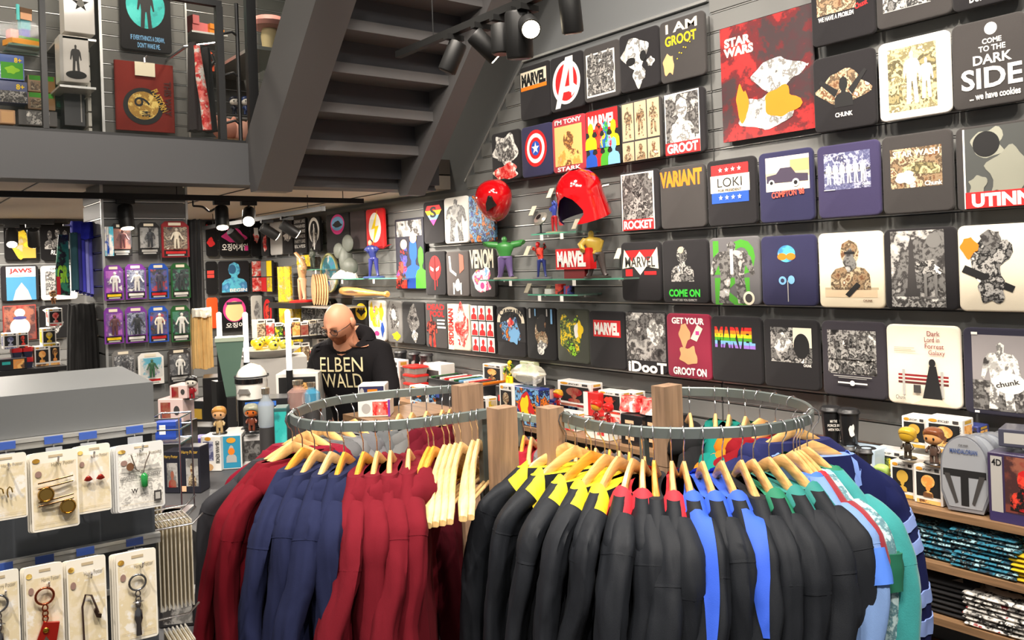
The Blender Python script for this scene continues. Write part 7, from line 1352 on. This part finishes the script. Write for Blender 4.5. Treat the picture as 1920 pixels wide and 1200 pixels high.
# head: shaped ball, tipped forward and looking down
HC = Vector((0, -.235, 1.575)); HM = Matrix.Translation(HC) @ Matrix.Rotation(R(-14), 4, 'Z') @ Matrix.Rotation(R(24), 4, 'X') @ Matrix.Scale(.9, 4)
def headpt(th, ph):
    x, y, z = math.cos(ph) * math.sin(th), -math.cos(ph) * math.cos(th), math.sin(ph)
    rx, ry, rz = .080, .100, .118
    f = max(0, math.cos(th)) * math.cos(ph)
    X_, Y_, Z_ = x * rx, y * ry, z * rz
    if z < 0: X_ *= 1 - .28 * (-z) ** 1.5; Y_ *= 1 - .05 * (-z)
    g = lambda a, b, s, t: math.exp(-((th - a) / s) ** 2 - ((ph - b) / t) ** 2)
    out = .020 * g(0, -.16, .13, .2) + .010 * g(0, -.02, .1, .2) + .007 * g(0, .18, .5, .12) - .009 * (g(.38, .02, .16, .12) + g(-.38, .02, .16, .12)) + .006 * g(0, -.55, .25, .1) + .012 * g(0, -.85, .35, .2) + .004 * g(.6, -.2, .25, .25) + .004 * g(-.6, -.2, .25, .25) - .006 * g(0, -.42, .3, .06)
    n = Vector((x, y, z)).normalized(); return Vector((X_, Y_, Z_)) + n * out
mb = MB(); NT, NP = 56, 34; rings = [[HM @ headpt(-math.pi + 2 * math.pi * j / NT, -math.pi / 2 + math.pi * (i + .5) / NP) for j in range(NT)] for i in range(NP)]
mb.loft(rings)
for s in (-1, 1):
    e_ = []
    for i in range(9):
        a = -math.pi / 2 + math.pi * (i + .5) / 9; e_.append([HM @ Vector((s * (.080 + .008 * math.cos(a)) + s * .010 * math.cos(a) * math.cos(t), .012 + .018 * math.cos(a) * math.sin(t) * (1.2 if True else 1), .0 + .032 * math.sin(a))) for t in (2 * math.pi * j / 12 for j in range(12))])
    mb.loft(e_ if s > 0 else [r[::-1] for r in e_])
mb.tube([HM @ Vector((0, .02, -.02)), (0, -.18, 1.50), (0, -.145, 1.42)], [.055, .062, .075], 18)
hd = mb.build('head', SKIN, None, 80)
# one continuous body object: join head into the body mesh
bm = bmesh.new(); bm.from_mesh(body.data); bm.from_mesh(hd.data); bm.to_mesh(body.data); bm.free(); bpy.data.objects.remove(hd); body.data.polygons.foreach_set('use_smooth', [True] * len(body.data.polygons))
# beard, brows, eyes, glasses
mb = MB(); rings = []
for i in range(9):
    ph = -1.25 + .85 * i / 8; rings.append([HM @ (headpt(th, ph) * (1.035 if abs(th) < .95 else 1.0)) for th in (-1.15 + 2.3 * j / 20 for j in range(21))])
mb.loft(rings, 0, False, False).build('beard', mat((150, 84, 48), .9, 0, .3, 60, .5, 200), man, 70)
MB().add(*[[HM @ (headpt(th, ph) * 1.045) for ph, th in ((-.40, -.2), (-.43, 0), (-.40, .2), (-.46, .14), (-.475, 0), (-.46, -.14))], [(0, 1, 4, 5), (1, 2, 3, 4)]]).build('lips', mat((176, 96, 86), .5), man)
GLM = mat((60, 40, 36), .25, .3)
for s in (-1, 1):
    MB().tube([HM @ Vector((s * .034 + .024 * math.cos(a), -.107, -.004 + .018 * math.sin(a))) for a in (2 * math.pi * j / 20 for j in range(21))], .0022, 6).build('glasses_rim', GLM, man, 60)
    MB().tube([HM @ Vector((s * .058, -.105, .0)), HM @ Vector((s * .084, -.05, .004)), HM @ Vector((s * .087, .012, .006))], .002, 6).build('glasses_temple', GLM, man, 60)
    MB().ell(HM @ Vector((s * .032, -.089, -.002)), (.010, .008, .007), 10, 8).build('eye', mat((70, 60, 56), .2), man, 60)
    MB().tube([HM @ Vector((s * .014, -.106, .022)), HM @ Vector((s * .034, -.104, .028)), HM @ Vector((s * .054, -.092, .022))], [.003, .004, .002], 6).build('eyebrow', mat((150, 100, 70), .9), man, 60)
MB().tube([HM @ Vector((-.011, -.108, .0)), HM @ Vector((0, -.113, .004)), HM @ Vector((.011, -.108, .0))], .002, 6).build('glasses_bridge', GLM, man, 60)
HOOD = mat((26, 24, 26), .92, 0, .15, 9, .4, 260, spec=.15)
skinned('hoodie', [[(0, .03, .90, .165, .145), (0, 0, 1.06, .165, .14), (0, -.06, 1.24, .17, .145), (0, -.115, 1.39, .168, .135), (0, -.145, 1.455, .115, .10)], [3, (.165, -.10, 1.395, .082), (.245, -.20, 1.185, .068), (.23, -.33, 1.075, .058), (LW[0] + .005, LW[1] + .02, LW[2] + .02, .048)], [3, (-.165, -.10, 1.395, .082), (-.235, -.05, 1.22, .068), (-.25, -.05, 1.13, .062)]], HOOD)
# hood lying on the shoulders
mb = MB(); rings = []
for i in range(25):
    a = 2 * math.pi * i / 24; ca, sa = math.cos(a), math.sin(a); back = .5 + .5 * sa; c = Vector((.115 * ca, -.12 + .085 * sa, 1.455 + .045 * back))
    c = Vector(((.075 + .045 * back) * ca, -.125 + .085 * sa, 1.425 + .07 * back)); rings.append([tuple(c + Vector((ca, sa, 0)) * (.014 + .036 * back) * math.cos(b) + Vector((0, 0, 1)) * (.016 + .05 * back) * math.sin(b)) for b in (2 * math.pi * j / 12 for j in range(12))])
mb.loft(rings, cap=False).build('hood', HOOD, man, 70)
skinned('trousers', [[(0, .02, .96, .165, .135), (0, .02, .88, .16, .13)], [1, (.10, .02, .80, .105), (.11, 0, .5, .085), (.11, .04, .12, .075)], [1, (-.10, .02, .80, .105), (-.11, 0, .5, .085), (-.11, .04, .12, .075)]], mat((36, 38, 46), .9), 1)
for s in (-1, 1): MB().loft([[(s * .12 + x * k, y, z) for x, y in ellp(0, -.03, .05, .135, 16)] for z, k in ((0, 1), (.03, 1), (.075, .7))]).build('shoe', mat((30, 28, 28), .5), man, 60)
# lettering across the chest, laid onto the cloth
hoodie_ob = [c for c in man.children if c.name.startswith('hoodie')][0]
from mathutils.bvhtree import BVHTree
bv = BVHTree.FromPolygons([v.co.copy() for v in hoodie_ob.data.vertices], [tuple(p.vertices) for p in hoodie_ob.data.polygons])
for body_, zc_, wd in (('ELBEN', 1.36, .24), ('WALD', 1.275, .22)):
    vs, fs = textgeo(body_, .0); mb = MB(); out = []
    for x, z in vs:
        h_, n_, _, _ = bv.ray_cast(Vector((x * wd - .01, -1, zc_ + z * .075)), Vector((0, 1, 0))); out.append(tuple(h_ + Vector((0, -.004, 0))) if h_ else (x * wd, -.2, zc_ + z * .075))
    mb.add(out, fs); mb.build('chest_lettering', mat((236, 222, 176), .7), man)
# ================================================================== lamp tracks and spots in view
LAMPM = mat((17, 17, 17), .5, 0, .08, spec=.3); LENS = mat((255, 238, 205), .4, 0, 0, 5, 0, 150, 0, 0, 14.0); LENSOFF = mat((60, 58, 54), .3)
def track(label, a, b, hangers=(), zc=None):
    o = thing('light_track', label, 'light track', (0, 0, 0)); a, b = Vector(a), Vector(b); d = (b - a); n = Vector((d.y, -d.x, 0)).normalized() * .018
    MB().loft([[tuple(p + n - Vector((0, 0, .017))), tuple(p - n - Vector((0, 0, .017))), tuple(p - n + Vector((0, 0, .017))), tuple(p + n + Vector((0, 0, .017)))] for p in (a, b)]).build('channel', LAMPM, o)
    for t in hangers:
        p = a + d * t; MB().tube([p + Vector((0, 0, .017)), Vector((p.x, p.y, zc))], .003, 6).build('hanger_rod', LAMPM, o)
    return o
def lamp(label, p, aim_, L=.15, r=.042, on=True, power=0, angle=70):
    """p: point on the track's underside"""
    p = Vector(p); d = Vector(aim_).normalized(); o = thing('track_spot_lamp', label, 'spot lamp', p, 0)
    MB().box(-.05, -.016, -.026, .05, .016, -.0005).build('adapter', LAMPM, o); MB().tube([(0, 0, -.026), (0, 0, -.07)], .008, 8).build('stem', LAMPM, o)
    c = Vector((0, 0, -.085)); a = c - d * (L * .35); b = c + d * (L * .65)
    MB().tube([a, a + d * .01, b - d * .006, b], [r * .9, r, r, r * .96], 20).build('housing', LAMPM, o, 50)
    MB().tube([b + d * .0005, b + d * .004], [r * .84, r * .8], 20).build('lens', LENS if on else LENSOFF, o, 50)
    if power: spot('lamp_beam', p + b + d * .012, p + b + d, power, angle, .7)
    return o
TX, TZ = 2.36, 2.985
track('black ceiling track above the shirt wall', (TX, -1.0, TZ), (TX, 3.93, TZ), (.2, .55, .93), 5.0)
for px, aim_, on, pw, L, lab in ((850, (-.3, .3, -.9), False, 0, .15, 'dark track spot nearest the staircase, turned away'), (902, (.75, -.35, -.8), True, 60, .15, 'lit track spot tilted towards the shirts'), (938, (0, 0, -1), False, 0, .13, 'dark track spot pointing straight down, smaller one'), (972, (.1, .1, -1), False, 0, .2, 'largest dark cylinder spot on the upper track'), (990, (-.45, -.75, -.5), True, 20, .13, 'glaring lit track spot facing the hall'), (1070, (.2, .1, -1), False, 0, .15, 'dark spot at the top edge of the picture')):
    r = ray(px, 40); t = TX / r.x; y = (r * t).y
    lamp(lab, (TX, y, TZ - .017), aim_, L, .045 if L < .18 else .06, on, pw)
TY, TZ2 = 5.38, 2.33
track('long black track under the gallery ceiling', (-2.2, TY, TZ2), (2.9, TY, TZ2), (.25, .5, .75, .97), ZC)
for px, aim_, on, pw, lab in ((235, (.02, -.25, -1), True, 30, 'lit gallery spot in front of the slat column'), (415, (-.1, -.35, -.9), True, 30, 'lit gallery spot right of the column, lower tilt'), (466, (-.35, -.8, -.55), True, 20, 'glaring gallery spot facing the hall')):
    r = ray(px, 380); t = TY / r.y; x = (r * t).x; lamp(lab, (x, TY, TZ2 - .017), aim_, .14, .042, on, pw)
track('slanted black track running towards the back corner', (2.75, 5.7, 2.3), (2.75, 8.3, 2.3), (.1, .5, .9), ZC)
for i, (y, aim_, lab) in enumerate(((6.35, (.8, -.2, -.55), 'dark gallery spot aimed at the lightning shirt'), (6.75, (.85, -.1, -.55), 'dark gallery spot beside the one aimed at the lightning shirt'), (7.5, (.7, .3, -.6), 'small dark gallery spot near the back corner'))): lamp(lab, (2.75, y, 2.283), aim_, .15, .042, True, 9)
track('rear black track over the left back shelves', (-2.2, 7.4, 2.3), (1.3, 7.4, 2.3), (.2, .5, .8), ZC)
for px, aim_, lab in ((22, (-.1, -.6, -.75), 'lit rear spot over the amber shirt'), (62, (.1, .5, -.85), 'rear spot turned to the back shirts')):
    r = ray(px, 430); t = 7.4 / r.y; lamp(lab, ((r * t).x, 7.4, 2.283), aim_, .14, .042, True, 25)
MB()
pj = thing('ceiling_cable', 'black cable looping under the gallery ceiling', 'cable', (0, 0, 0)); MB().tube(spline([onY(362, 386, 6.2), onY(380, 388, 6.2), onY(392, 396, 6.2), onY(402, 392, 6.2), onY(410, 388, 6.2)], 6), .008, 8).build('cable', LAMPM, pj, 60)
MB().tube([onY(362, 386, 6.2), Vector((onY(362, 386, 6.2).x, 6.2, ZC))], .006, 6).build('clip', LAMPM, pj)
